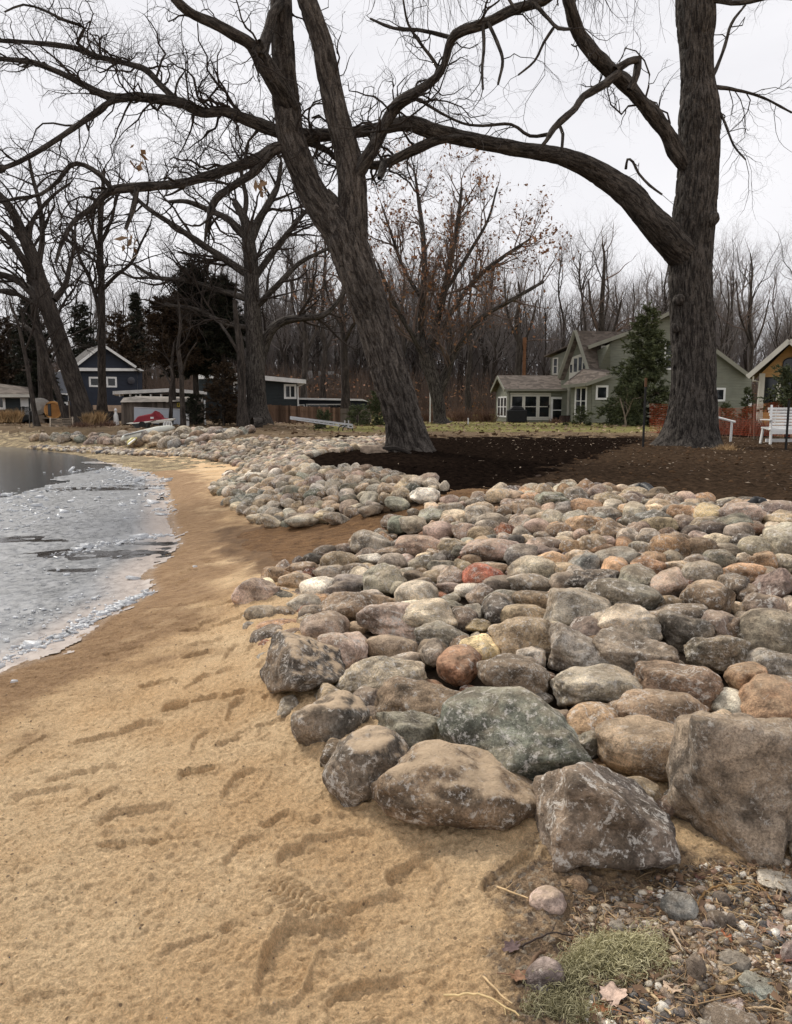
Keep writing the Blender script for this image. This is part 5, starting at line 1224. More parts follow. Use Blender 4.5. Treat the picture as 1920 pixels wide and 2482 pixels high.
conifer('spruce_tree', 'tiny spruce seedling on the lawn in front of the sunroom door', 1255, 921, 903, 8, 46, NEEDLE, 8, 2.0, .0, trunk=False)
conifer('spruce_tree', 'dark green yew shaped evergreen at the fence left of the leaning trunk', 805, 915, 838, 26, 44, NEEDLE, 9, 1.6, .0, .6)
conifer('spruce_tree', 'low evergreen clump below the right end of the board fence', 762, 915, 868, 24, 43, NEEDLE, 10, 1.5, .0, .5)
conifer('spruce_tree', 'small evergreen mound beside the aluminium dock frame', 692, 918, 880, 18, 36, NEEDLE, 11, 1.6, .0, .6)
JG = 'dark junipers between the blue house and the dark house'
conifer('juniper_tree', 'tallest dark juniper behind the small flat-roofed house', 420, 890, 575, 62, 45, NEEDLED, 21, 1.4, .05, .55, .5, group=JG, ybare=800)
conifer('juniper_tree', 'bronze dark juniper above the red pedal boat', 372, 895, 640, 62, 43, NEEDLEB, 22, 1.25, .08, .5, .5, group=JG, ybare=785)
conifer('juniper_tree', 'dark juniper crowding the trunk of the massive oak', 480, 895, 600, 46, 44, NEEDLED, 23, 1.4, .08, .5, .5, group=JG, ybare=760)
conifer('juniper_tree', 'low bronze evergreen at the foot of the massive oak', 478, 905, 780, 38, 41, NEEDLEB, 24, 1.3, .05, .4, .4, group=JG)
conifer('juniper_tree', 'dark rounded evergreen at the right end of the wooden shed', 418, 905, 845, 22, 41, NEEDLED, 25, 1.4, .0, .5, group=JG)
conifer('pine_tree', 'dark pine directly above the roof of the navy blue house', 262, 940, 672, 50, 86, NEEDLEB, 26, .6, .08, .5, .8)
conifer('pine_tree', 'dark pine behind the left slope of the navy house roof', 185, 940, 650, 44, 88, NEEDLED, 27, .6, .12, .6, .8)
conifer('pine_tree', 'layered dark spruce left of the leaning lakeside tree', 75, 885, 640, 52, 52, NEEDLED, 28, 1.1, .12, .8, .4)
conifer('pine_tree', 'dark evergreen over the small cottage roof at the frame edge', 20, 880, 680, 48, 54, NEEDLEB, 29, 1.2, .1, .7, .4)
conifer('pine_tree', 'grey green pine far behind between the two dark houses', 302, 940, 628, 30, 92, NEEDLED, 30, .8, .05, .9, .4)
# ------------------------------------------------------------------ facades: photo pixels on upright planes
class VP:
    """upright plane through two ground points given as (px, depth)"""
    def __init__(s, pa, Ya, pb, Yb):
        a = at(pa, 985.5, Ya)[:2]; b = at(pb, 985.5, Yb)[:2]; s.a = a; d = b - a; s.d = d / np.linalg.norm(d); s.n = np.array([s.d[1], -s.d[0]])
        if s.n[1] > 0: s.n = -s.n            # towards the camera
        s.n3 = np.array([s.n[0], s.n[1], 0.])
    def p(s, px, py, out=0.0):
        r_ = ray(px, py); a = s.a + s.n * out; t = (a @ s.n) / (r_[0] * s.n[0] + r_[1] * s.n[1]); return np.array([0, 0, EYE]) + r_ * t
    def poly(s, pts, out=0.0): return np.array([s.p(x, y, out) for x, y in pts])
    def slab(s, mb, pts, out, thick): return mb.prism(s.poly(pts, out), -s.n3 * thick)
    def rect(s, mb, x0, y0, x1, y1, out, thick):   # plumb rectangle
        A, B = s.p(x0, y0, out), s.p(x1, y1, out); P = [A, [B[0], B[1], A[2]], B, [A[0], A[1], B[2]]]; return mb.prism(P, -s.n3 * thick)
    def frame(s, mb, x0, y0, x1, y1, w, out, thick):
        A, B = s.p(x0, y0, out), s.p(x1, y1, out); d3 = np.array([s.d[0], s.d[1], 0]); L = (B - A) @ d3; sg = np.sign(L); L = abs(L); z1, z0 = A[2], B[2]; d3 = d3 * sg
        def bx(u0, u1, v0, v1): o_ = np.array([A[0], A[1], 0]); mb.prism([o_ + d3 * u0 + [0, 0, v0], o_ + d3 * u1 + [0, 0, v0], o_ + d3 * u1 + [0, 0, v1], o_ + d3 * u0 + [0, 0, v1]], -s.n3 * thick)
        bx(0, L, z0, z0 + w); bx(0, L, z1 - w, z1); bx(0, w, z0 + w, z1 - w); bx(L - w, L, z0 + w, z1 - w); return mb
    def back(s, x, y, dist, out=0.0): return s.p(x, y, out) - s.n3 * dist

def mat_glass(name='window_glass', col=(.012, .014, .016)):
    n = N(name); c = n.coord('Object'); return n.fin(n.scalec(col, n.ramp(n.noise(c, 1.5, 3), .3, .7, .6, 1.6)), .06, .5)
def mat_shingle(name, col):
    n = N(name); c = n.coord('Object'); cs = n.scaled(c, (1, 1, 1.3)); br = n.new('ShaderNodeTexBrick'); n.link(n.scaled(c, (1, 1, 1)), br.inputs['Vector'])
    v = n.voro(n.scaled(c, (3, 3, 7)), 1.0, 'F1', 'Color'); sp = n.new('ShaderNodeSeparateXYZ'); n.link(v, sp.inputs[0]); z = n.new('ShaderNodeSeparateXYZ'); n.link(c, z.inputs[0])
    row = n.math('FRACT', n.math('MULTIPLY', z.outputs[2], 7.5)); cc = n.scalec(col, n.math('MULTIPLY', n.ramp(sp.outputs[0], 0, 1, .7, 1.3), n.ramp(row, 0, .2, .7, 1)))
    return n.fin(cc, .92, .1, n.bump(row, .5, .02))
GLASS = mat_glass(); WHITE = plain('white_paint', (.74, .74, .72), .5, .12, 2); TRIM = plain('cream_trim', (.60, .58, .51), .5, .10, 2)
SAGE = siding('sage_siding', (.195, .200, .155), .20); NAVY = siding('navy_siding', (.019, .024, .038), .19, .15); DARKG = siding('charcoal_siding', (.020, .026, .028), .22, .15)
YEL = siding('ochre_siding', (.46, .27, .10), .20); ROOFB = mat_shingle('brown_shingle', (.135, .112, .095)); ROOFG = mat_shingle('grey_shingle', (.10, .095, .09)); SAGET = plain('sage_trim', (.24, .235, .19), .5, .1, 2)
BLK = plain('black_metal', (.012, .012, .012), .5, .2); ALU = plain('aluminium', (.50, .51, .52), .35, .15, 5, metal=.6); DARKIN = plain('dark_interior', (.010, .010, .011), .9)
CON = plain('concrete', (.30, .28, .25), .9, .2, 3, .4); PIPEM = plain('corrugated_plastic', (.012, .012, .013), .45, .2)
WOODG = planks('grey_boards', (.135, .110, .090)); WOODR = planks('brown_boards', (.17, .105, .070), .15, .45); WOODT = plain('weathered_timber', (.20, .16, .12), .85, .3, 5, .4)

def window(vp, root, x0, y0, x1, y1, w=.09, trim=WHITE, cols=1, rows=1, out=.04, name='window', bar=.04, lab=None, glass=None):
    """frame > pane; mullions belong to the frame"""
    f = MB(); vp.frame(f, x0, y0, x1, y1, w, out, out + .02)
    A, B = vp.p(x0, y0, out), vp.p(x1, y1, out); d3 = B - A; d3[2] = 0; L = np.linalg.norm(d3); d3 = d3 / L; o_ = np.array([A[0], A[1], 0]) - vp.n3 * .012; z1, z0 = A[2] - w, B[2] + w
    def bx(u0, u1, v0, v1, mb, off=0., t=.02): q = o_ - vp.n3 * off; mb.prism([q + d3 * u0 + [0, 0, v0], q + d3 * u1 + [0, 0, v0], q + d3 * u1 + [0, 0, v1], q + d3 * u0 + [0, 0, v1]], -vp.n3 * t)
    for k in range(1, cols): c = w + (L - 2 * w) * k / cols; bx(c - bar, c + bar, z0 + .001, z1 - .001, f)
    for k in range(1, rows): c = z0 + (z1 - z0) * k / rows; bx(w + .001, L - w - .001, c - bar * .7, c + bar * .7, f, .004, .015)
    fo = f.build(name, trim, root); g = MB(); bx(w * .5, L - w * .5, z0 - w * .4, z1 + w * .4, g, .022, .004)
    go = g.build('pane', glass or GLASS, root); m = go.matrix_basis.copy(); go.parent = fo
    if lab: fo['label'] = lab
    return fo
def part(name, mat, root, fn, **k): m = MB(); fn(m); return m.build(name, mat, root, **k)
def roof_slab(m, a, b, c, d, t=.12):
    """four corners, thickness downwards"""
    m.prism(np.array([a, b, c, d]), (0, 0, -t))

# ---- sage green house -------------------------------------------------
F = VP(1232, 58.8, 1460, 59.4)          # long front line
p0 = F.p(1232, 1030); e = empty('green_house', (p0[0], p0[1], hz(p0[0], p0[1])), 'sage green two storey house with white windows and a low sunroom wing', 'house')
zg = e.location.z - .4
def wallx(vp, m, pts, thick=.2): vp.slab(m, pts, 0, thick)
# sunroom: front wall, gable wall on the left
pa, pb = F.p(1233, 940), F.p(1372, 940); dep = 4.4; back = -F.n3 * dep
def boxwalls(m, a, b, dpt, z0, z1, nv):
    a = np.array([a[0], a[1], z0]); b = np.array([b[0], b[1], z0]); m.prism([a, b, b + nv * dpt, a + nv * dpt], (0, 0, z1 - z0))
zw = F.p(1232, 942)[2]; zr = F.p(1212, 914)[2] + .1
part('wall', SAGE, e, lambda m: boxwalls(m, pa, pb, dep, zg, zw, -F.n3))
G0, G1 = np.array([pa[0], pa[1], zw]), np.array([pa[0], pa[1], zw]) - F.n3 * dep; ridge = (G0 + G1) / 2; ridge[2] = zr; dx = np.array([F.d[0], F.d[1], 0]); dx = dx if dx[0] > 0 else -dx; LW = np.linalg.norm((pb - pa)[:2])
part('gable', SAGE, e, lambda m: m.prism([G0 + dx * .02, G1 + dx * .02, ridge + dx * .02 - [0, 0, .1]], dx * .1))
ov = .35; R0, R1 = ridge - dx * ov, ridge + dx * (LW + .6); sl = (G0 - ridge); sl = sl * 1.16; sb = (G1 - ridge) * 1.16
part('roof', ROOFB, e, lambda m: (roof_slab(m, R0 + [0, 0, .12], R1 + [0, 0, .12], R1 + sl + [0, 0, .12], R0 + sl + [0, 0, .12]), roof_slab(m, R0 + [0, 0, .13], R1 + [0, 0, .13], R1 + sb + [0, 0, .13], R0 + sb + [0, 0, .13])))
part('fascia', SAGET, e, lambda m: (m.bar(R0 - dx * .05, R0 + sl - dx * .05, .05, .22), m.bar(R0 - dx * .05, R0 + sb - dx * .05, .05, .22)))
part('gutter', SAGET, e, lambda m: m.bar(R0 + sl + F.n3 * .06 + [0, 0, .03], R1 + sl + F.n3 * .06 + [0, 0, .03], .12, .12))
q0 = F.p(1236, 945, .12); part('downspout', SAGET, e, lambda m: m.tube([q0 + [0, 0, .1], q0 - [.08, 0, .25], [q0[0] - .08, q0[1], zg + .6], [q0[0] - .5, q0[1] - .2, zg + .42]], .05, 8))
for x0, x1 in ((1238, 1269), (1270, 1303), (1305, 1334)): window(F, e, x0, 957, x1, 1014, .12, TRIM, 1, 2)
part('trim_panel', TRIM, e, lambda m: F.rect(m, 1237, 952, 1336, 956.5, .035, .06)); part('sill', TRIM, e, lambda m: F.rect(m, 1237, 1014.5, 1336, 1018, .035, .06))
# gable-side windows
GW = VP(1232, 58.8, 1204, 58.9); GW.a = pa[:2]; GW.d = -np.array([F.n[0], F.n[1]]); GW.n = -np.array([dx[0], dx[1]]); GW.n3 = np.array([*GW.n, 0.])
for u in (.45, 1.55, 2.65): 
    A = np.array([pa[0], pa[1], 0]) + np.array([*GW.d, 0]) * u - dx * .04; m = MB(); z0, z1 = F.p(1232, 1012)[2], F.p(1232, 960)[2]; dd = np.array([*GW.d, 0.])
    def qd(mm, u0, u1, v0, v1, o_): mm.prism([A + dd * u0 + [0, 0, v0] + o_, A + dd * u1 + [0, 0, v0] + o_, A + dd * u1 + [0, 0, v1] + o_, A + dd * u0 + [0, 0, v1] + o_], dx * .05)
    z = np.zeros(3); qd(m, 0, 1.05, z0, z0 + .12, z); qd(m, 0, 1.05, z1 - .12, z1, z); qd(m, 0, .12, z0 + .12, z1 - .12, z); qd(m, .93, 1.05, z0 + .12, z1 - .12, z); qd(m, .12, .93, (z0 + z1) / 2 - .03, (z0 + z1) / 2 + .03, z)
    w_ = m.build('window', WHITE, e); g = MB(); qd(g, .1, .95, z0 + .1, z1 - .1, dx * .03); go = g.build('pane', GLASS, e); go.parent = w_
# glazed door
window(F, e, 1336, 962, 1366, 1026, .16, WHITE, 1, 2, name='door', bar=.05)
part('porch_lamp', BLK, e, lambda m: m.box(F.p(1330, 985, .1) - [0, 0, .1], .12, .12, .22))
# main gable end facing left (prow of tall windows), its roof and the blocks to the right
M0 = F.p(1360, 1000, -1.2); main_l = 10.0
gw = VP(1358, 59.2, 1424, 57.6)
part('gable', SAGE, e, lambda m: gw.slab(m, [(1360, 915), (1395, 806), (1424, 900), (1424, 1030), (1360, 1030)], 0, .25))
ra, rb, rc = gw.p(1395, 801, .4), gw.p(1355, 917, .4), gw.p(1427, 901, .4); bk = F.p(1500, 803, -3.5) - ra; bk = np.array([7.5, 2.2, 0])
part('roof', ROOFB, e, lambda m: (roof_slab(m, ra, ra + bk, rc + bk + [0, 0, -.2], rc), roof_slab(m, ra + [0, 0, .01], ra + bk + [0, 0, .01], rb + bk, rb)))
part('fascia', SAGET, e, lambda m: (m.bar(ra + gw.n3 * .04, rb + gw.n3 * .04, .06, .24), m.bar(ra + gw.n3 * .04, rc + gw.n3 * .04, .06, .24)))
part('trim_panel', TRIM, e, lambda m: gw.slab(m, [(1380, 889), (1387, 866), (1410, 857), (1419, 885), (1419, 917), (1379, 922)], .05, .08))
for x0, x1, y0, y1 in ((1382, 1386.5, 884, 903), (1391.5, 1398.5, 869, 901), (1403, 1409.5, 866, 898), (1413, 1417.5, 880, 896), (1382, 1387, 917, 924), (1391, 1398, 914, 922), (1403, 1409.5, 912, 919)):
    m = MB(); gw.rect(m, x0, y0, x1, y1, .062, .02); f_ = m.build('pane', GLASS, e)
# rear left upper room
rl = VP(1332, 64, 1380, 63)
part('wall', SAGE, e, lambda m: m.prism(rl.poly([(1335, 866), (1385, 845), (1385, 945), (1335, 945)]), -rl.n3 * 3))
part('roof', ROOFB, e, lambda m: roof_slab(m, rl.p(1318, 862, .4), rl.p(1382, 833, .4), rl.back(1382, 828, 3), rl.back(1318, 858, 3)))
window(rl, e, 1340, 867, 1352, 908, .10, TRIM, 1, 2)
# two storey front block
fb = VP(1448, 57.6, 1840, 55.5)
sid = VP(1448, 57.6, 1424, 59.0)
part('wall', SAGE, e, lambda m: m.prism(fb.poly([(1479, 830), (1520, 812), (1625, 765), (1735, 852), (1822, 908), (1822, 1040), (1479, 1040)]), -fb.n3 * 7))
part('wall', SAGE, e, lambda m: m.prism([sid.p(1447, 850, .0), sid.p(1478.5, 833, 0) + [.0, -.0, 0], [fb.p(1479, 915)[0], fb.p(1479, 915)[1] , fb.p(1479, 905)[2]], sid.p(1447, 905, 0)], (.1, .8, 0)))
rk = [(1426, 838), (1540, 797), (1628, 752), (1735, 845), (1816, 906)]
part('roof', ROOFB, e, lambda m: [roof_slab(m, fb.p(*a, .5), fb.p(*b, .5), fb.back(*b, 7), fb.back(*a, 7), .14) for a, b in zip(rk[:-1], rk[1:])])
part('fascia', SAGET, e, lambda m: [m.bar(fb.p(*a, .52) - [0, 0, .12], fb.p(*b, .52) - [0, 0, .12], .05, .26) for a, b in zip(rk[:-1], rk[1:])])
uw = VP(1447, 57.9, 1480, 57.5)
window(uw, e, 1457, 838, 1473, 884, .11, WHITE, 1, 2, out=.1)
window(fb, e, 1612, 828, 1650, 896, .12, WHITE, 1, 2)
window(fb, e, 1722, 940, 1758, 973, .14, WHITE, 1, 1)
part('garage_door', WHITE, e, lambda m: fb.rect(m, 1808, 957, 1822, 985, .04, .05))
# low projecting wing with the tall window
wa = VP(1381, 56.4, 1435, 55.2); wb = VP(1435, 55.2, 1500, 55.0)
part('wall', SAGE, e, lambda m: (m.prism(wa.poly([(1384, 932), (1434, 928), (1434, 1032), (1384, 1032)]), -wa.n3 * .4), m.prism(wb.poly([(1435, 928), (1500, 905), (1500, 1032), (1435, 1032)]), -wb.n3 * .4)))
part('roof', ROOFB, e, lambda m: (roof_slab(m, wa.p(1361, 936, .5), wa.p(1420, 931, .6), wb.p(1430, 925, .2) + [0, 2.2, 1.0], gw.p(1380, 920, .2)), roof_slab(m, wa.p(1420, 931, .6), wb.p(1486, 908, .6), wb.back(1486, 893, 2.0), wb.p(1430, 925, .2) + [0, 2.2, 1.0])))
part('fascia', SAGET, e, lambda m: (m.bar(wa.p(1361, 937, .52), wa.p(1420, 932, .62), .06, .24), m.bar(wa.p(1420, 932, .62), wb.p(1486, 909, .62), .06, .24)))
window(wa, e, 1394, 938, 1421, 1006, .11, WHITE, 2, 2, lab='tall white four pane window of the low wing')
window(wb, e, 1445, 934, 1474, 969, .14, WHITE, 1, 1)
part('corner_board', TRIM, e, lambda m: F.rect(m, 1377, 935, 1381, 1018, .5, .1))
# ---- ochre house at the right edge --------------------------------------
yv = VP(1842, 37.6, 1990, 36.4); p0 = yv.p(1845, 1040); e = empty('yellow_house', (p0[0], p0[1], hz(p0[0], p0[1])), 'ochre yellow gabled house with an arched window at the frame edge', 'house')
part('wall', YEL, e, lambda m: m.prism(yv.poly([(1845, 905), (1926, 826), (2010, 900), (2010, 1062), (1845, 1062)]), -yv.n3 * 6))
yr = [(1812, 908), (1914, 819), (2030, 915)]
part('roof', ROOFB, e, lambda m: [roof_slab(m, yv.p(*a, .8), yv.p(*b, .8), yv.back(*b, 6), yv.back(*a, 6), .1) for a, b in zip(yr[:-1], yr[1:])])
part('fascia', TRIM, e, lambda m: [m.bar(yv.p(*a, .83) - [0, 0, .12], yv.p(*b, .83) - [0, 0, .12], .05, .22) for a, b in zip(yr[:-1], yr[1:])])
part('soffit', plain('soffit', (.20, .13, .07), .8), e, lambda m: [m.prism([yv.p(*a, .78) - [0, 0, .14], yv.p(*b, .78) - [0, 0, .14], yv.p(*b, .05) - [0, 0, .14], yv.p(*a, .05) - [0, 0, .14]], (0, 0, -.03)) for a, b in zip(yr[:-1], yr[1:])])
arch = [(1897, 908), (1897, 880)] + [(1918 - 21 * math.cos(t), 880 - 14 * math.sin(t)) for t in np.linspace(.2, math.pi - .2, 7)] + [(1939, 880), (1939, 908)]
w_ = part('window', BLK, e, lambda m: yv.slab(m, arch, .05, .06)); g = MB(); yv.slab(g, [(1918 + (x - 1918) * .88, 893 + (y - 893) * .88) for x, y in arch], .06, .004); go = g.build('pane', GLASS, e); go.parent = w_
window(yv, e, 1855, 914, 1895, 978, .06, BLK, 1, 1, name='window'); window(yv, e, 1897, 916, 1940, 1005, .06, BLK, 1, 1, name='door')
part('corner_board', TRIM, e, lambda m: yv.rect(m, 1841, 905, 1846, 1050, .05, .2))
q = yv.p(1826, 912, .7); q1 = yv.p(1841, 925, .2)
part('downspout', TRIM, e, lambda m: (m.bar(yv.p(1812, 909, .84), yv.p(1813, 909, -5), .12, .12), m.tube([q, q - [0, 0, .2], q1, [q1[0], q1[1], q1[2] - 2.2], [q1[0] - .05, q1[1] - .1, q1[2] - 2.6], [q1[0] - .6, q1[1] - .4, q1[2] - 2.75]], .045, 8)))
e = empty('porch_post', yv.p(1888, 1000, 1.5) * [1, 1, 0] + [0, 0, .5], 'pale yellow porch post standing before the ochre house', 'post'); part('post', TRIM, e, lambda m: m.bar(yv.p(1888, 930, 1.5), [*yv.p(1888, 930, 1.5)[:2], .45], .12)); part('sleeve', YEL, e, lambda m: m.bar(yv.p(1888, 1008, 1.5), [*yv.p(1888, 930, 1.5)[:2], .44], .2))

# ---- navy house -------------------------------------------------------------
nv = VP(163, 71, 345, 74.5); p0 = nv.p(250, 990); e = empty('navy_house', (p0[0], p0[1], hz(p0[0], p0[1])), 'navy blue gabled house with white trim and two square windows', 'house')
part('wall', NAVY, e, lambda m: m.prism(nv.poly([(163, 896), (345, 896), (345, 1012), (163, 1012)]), -nv.n3 * 8))
part('gable', NAVY, e, lambda m: m.prism(nv.poly([(176, 894.5), (249, 838), (332, 894.5)]), -nv.n3 * 8))
part('roof', ROOFG, e, lambda m: (roof_slab(m, nv.p(168, 898, .5), nv.p(249, 834, .5), nv.back(249, 832, 8), nv.back(168, 896, 8), .15), roof_slab(m, nv.p(249, 834, .51), nv.p(342, 900, .51), nv.back(342, 898, 8), nv.back(249, 832, 8), .15)))
part('fascia', WHITE, e, lambda m: (m.bar(nv.p(168, 899, .55), nv.p(249, 836, .55), .05, .22), m.bar(nv.p(249, 836, .55), nv.p(330, 890, .55), .05, .22)))
part('trim_board', WHITE, e, lambda m: m.prism([nv.p(143, 899, .5), nv.p(158, 891, .5), nv.p(340, 893, .3), nv.p(350, 899, .3), nv.p(340, 899, .3)], nv.n3 * -.5))
part('corner_board', WHITE, e, lambda m: (nv.rect(m, 162.5, 898, 165.5, 985, .04, .08), nv.rect(m, 332, 898, 335, 965, .04, .08)))
window(nv, e, 215, 913, 243, 938, .16, WHITE, 1, 1); window(nv, e, 257, 913, 284, 939, .16, WHITE, 1, 1)
part('satellite_dish', plain('dish', (.06, .06, .07), .5), e, lambda m: m.tube([nv.p(318, 922, .1), nv.p(318, 922, .25), nv.p(317, 921, .35)], [.25, .34, .05], 14))
part('deck_wall', plain('tan_boards', (.42, .30, .21), .8, .2, 3), e, lambda m: nv.rect(m, 226, 982, 332, 1004, .5, .3))
e2 = VP(118, 70, 170, 71); e = empty('blue_annex', e2.p(140, 1000), 'low navy annex with white glazed door left of the navy house', 'building')
part('wall', NAVY, e, lambda m: m.prism(e2.poly([(115, 958), (165, 958), (165, 1012), (115, 1012)]), -e2.n3 * 4)); part('fascia', WHITE, e, lambda m: e2.rect(m, 113, 953, 166, 957.5, .3, 4.3)); window(e2, e, 134, 974, 166, 1005, .14, WHITE, 3, 1, name='door')
# ---- cottage at the left edge
cv = VP(-60, 46, 74, 47); p0 = cv.p(20, 1015); e = empty('cottage', (p0[0], p0[1], hz(p0[0], p0[1])), 'low dark cottage with white window and railed step at the frame edge', 'house')
part('wall', DARKG, e, lambda m: m.prism(cv.poly([(-60, 960), (73, 960), (73, 1022), (-60, 1022)]), -cv.n3 * 6)); part('roof', ROOFB, e, lambda m: roof_slab(m, cv.p(-70, 959, .5), cv.p(74, 959, .5), cv.back(58, 936, 3), cv.back(-70, 920, 3), .15)); part('fascia', TRIM, e, lambda m: m.bar(cv.p(-70, 959.5, .54), cv.p(74, 959.5, .54), .05, .16))
window(cv, e, -14, 960, 14, 993, .14, WHITE, 1, 1); part('door', WHITE, e, lambda m: cv.rect(m, 48.5, 961, 71, 1006, .04, .06))
st = cv.p(60, 1008, .7); e = empty('porch_railing', [st[0], st[1], st[2] - .3], 'black railed porch step in front of the cottage white door', 'railing')
part('rail', BLK, e, lambda m: (m.bar(cv.p(50, 987, .9), cv.p(73, 987, .9), .05), m.bar(cv.p(50, 1006, .9), cv.p(73, 1006, .9), .05)))
for x in np.linspace(51, 73, 9): part('baluster', BLK, e, lambda m: m.bar(cv.p(x, 987, .9), cv.p(x, 1006, .9), .03))
part('post', BLK, e, lambda m: m.bar(cv.p(56.5, 985, .95), cv.p(56.5, 1008, .95), .12)); part('step', BLK, e, lambda m: m.prism(cv.poly([(49, 1008), (74, 1008), (74, 1016), (49, 1020)], 1.1), -cv.n3 * 1.0))
# ---- round sauna
sv = VP(40, 46, 160, 46); c0 = sv.p(133, 996); e = empty('barrel_sauna', (c0[0], c0[1], hz(c0[0], c0[1])), 'round orange wood barrel sauna between the dark trunks', 'sauna'); cc = sv.p(130, 994); rr_ = sv.p(144, 994)[0] - cc[0]
part('barrel', plain('cedar', (.40, .19, .055), .5, .25, 2), e, lambda m: m.tube([cc, cc + [-.9, 2.4, 0]], rr_ * 1.35, 28)); part('front_rim', plain('cedar_rim', (.48, .24, .07), .5), e, lambda m: [m.bar(cc + [rr_ * 1.4 * math.cos(a), -.06, rr_ * 1.4 * math.sin(a)], cc + [rr_ * 1.4 * math.cos(a + .27), -.06, rr_ * 1.4 * math.sin(a + .27)], .1) for a in np.arange(24) * 2 * math.pi / 24])
part('door', plain('tinted_glass', (.02, .02, .02), .1), e, lambda m: m.box([cc[0] - rr_ * .75, cc[1] - .08, cc[2] - rr_ * 1.0], rr_ * .8, .06, rr_ * 2.1)); part('base', WOODT, e, lambda m: m.box([cc[0], cc[1] + 1, cc[2] - rr_ * 1.5], 1.6, 2, rr_ * .3))
c1 = sv.p(90, 985); e = empty('propane_tank', (c1[0], c1[1], hz(c1[0], c1[1])), 'rounded grey tank end just left of the orange sauna', 'tank'); part('tank', CON, e, lambda m: m.tube([c1, c1 + [0, .15, 0], c1 + [0, 1.6, 0]], [.25, .5, .5], 18)); part('base', WOODT, e, lambda m: m.box([c1[0], c1[1] + .8, hz(c1[0], c1[1])], .6, 1.2, .5))
# ---- white-roofed low house behind the shed
lv = VP(140, 52, 505, 55); p0 = lv.p(330, 1005); e = empty('flat_roof_house', (p0[0], p0[1], hz(p0[0], p0[1])), 'low dark house under a broad white flat roof behind the wooden shed', 'house')
part('wall', DARKG, e, lambda m: m.prism(lv.poly([(300, 955), (504, 957), (504, 1015), (300, 1015)]), -lv.n3 * 6))
part('roof', WHITE, e, lambda m: (m.prism([lv.p(273, 948, 1.5), lv.p(273, 956, 1.5), lv.p(410, 950, 1.5), lv.p(502, 956, 1.5), lv.p(502, 949, 1.5), lv.p(412, 941, 1.5)], -lv.n3 * 7)))
for x in (290, 315, 340, 365, 390): part('rafter', WHITE, e, lambda m: m.bar(lv.p(x, 958, 1.4), lv.p(x + 3, 958, 0), .09, .16))
part('post', WHITE, e, lambda m: m.bar(lv.p(330, 957, 1.3), lv.p(330, 1000, 1.3), .1)); window(lv, e, 340, 961, 407, 985, .12, WHITE, 1, 1); window(lv, e, 462, 964, 492, 985, .12, WHITE, 1, 1)
# ---- dark house with white fascia
dv = VP(480, 56.5, 697, 58.2); p0 = dv.p(640, 1000); e = empty('charcoal_house', (p0[0], p0[1], hz(p0[0], p0[1])), 'charcoal house with thick white fascia behind the board fence', 'house')
part('wall', DARKG, e, lambda m: m.prism(dv.poly([(482, 918), (721, 926), (721, 1015), (482, 1015)]), -dv.n3 * 7))
part('roof', WHITE, e, lambda m: (m.prism([dv.p(480, 918, .6), dv.p(480, 907, .6), dv.p(560, 903, .6), dv.p(742, 920, .6), dv.p(742, 930, .6), dv.p(600, 918, .6)], -dv.n3 * 8)))
window(dv, e, 688, 931, 719, 967, .15, WHITE, 2, 1); window(dv, e, 565, 925, 610, 962, .15, WHITE, 2, 1)
q = dv.p(737, 930, .3); q2 = dv.p(722, 937, .1); part('downspout', WHITE, e, lambda m: m.tube([q, q2, [q2[0], q2[1], q2[2] - 1.7]], .06, 8))
# ---- garage and the brown roof up the slope
gv = VP(723, 65, 900, 65.6); p0 = gv.p(800, 1000); e = empty('garage', (p0[0], p0[1], hz(p0[0], p0[1])), 'long low navy garage with thin white fascia behind the fence', 'building')
part('wall', NAVY, e, lambda m: m.prism(gv.poly([(724, 970), (890, 970), (890, 1010), (724, 1010)]), -gv.n3 * 6)); part('roof', WHITE, e, lambda m: m.prism([gv.p(723, 964, .4), gv.p(723, 968.5, .4), gv.p(880, 971.5, .4), gv.p(895, 974, .4), gv.p(878, 967, .4)], -gv.n3 * 6.5)); window(gv, e, 724, 980, 739, 1000, .08, WHITE); window(gv, e, 742, 979, 837, 1010, .08, WHITE, name='garage_door')
bv = VP(739, 92, 850, 92); p0 = bv.p(790, 950); e = empty('hillside_house', (p0[0], p0[1], hz(p0[0], p0[1]) - .5), 'house up the slope with a brown hipped roof and white upper wall', 'house')
part('wall', DARKIN, e, lambda m: m.prism(bv.poly([(742, 930), (838, 930), (838, 962), (742, 962)]), -bv.n3 * 6)); part('roof', ROOFG, e, lambda m: (m.prism(bv.poly([(740, 931), (755, 915), (780, 907), (812, 909), (838, 930)], .6), -bv.n3 * 7))); part('upper_wall', WHITE, e, lambda m: m.prism(bv.poly([(740, 898), (808, 900), (830, 912), (840, 920), (740, 922)], -6), -bv.n3 * .4)); part('plinth', TRIM, e, lambda m: bv.rect(m, 780, 941, 840, 945, .4, .2))
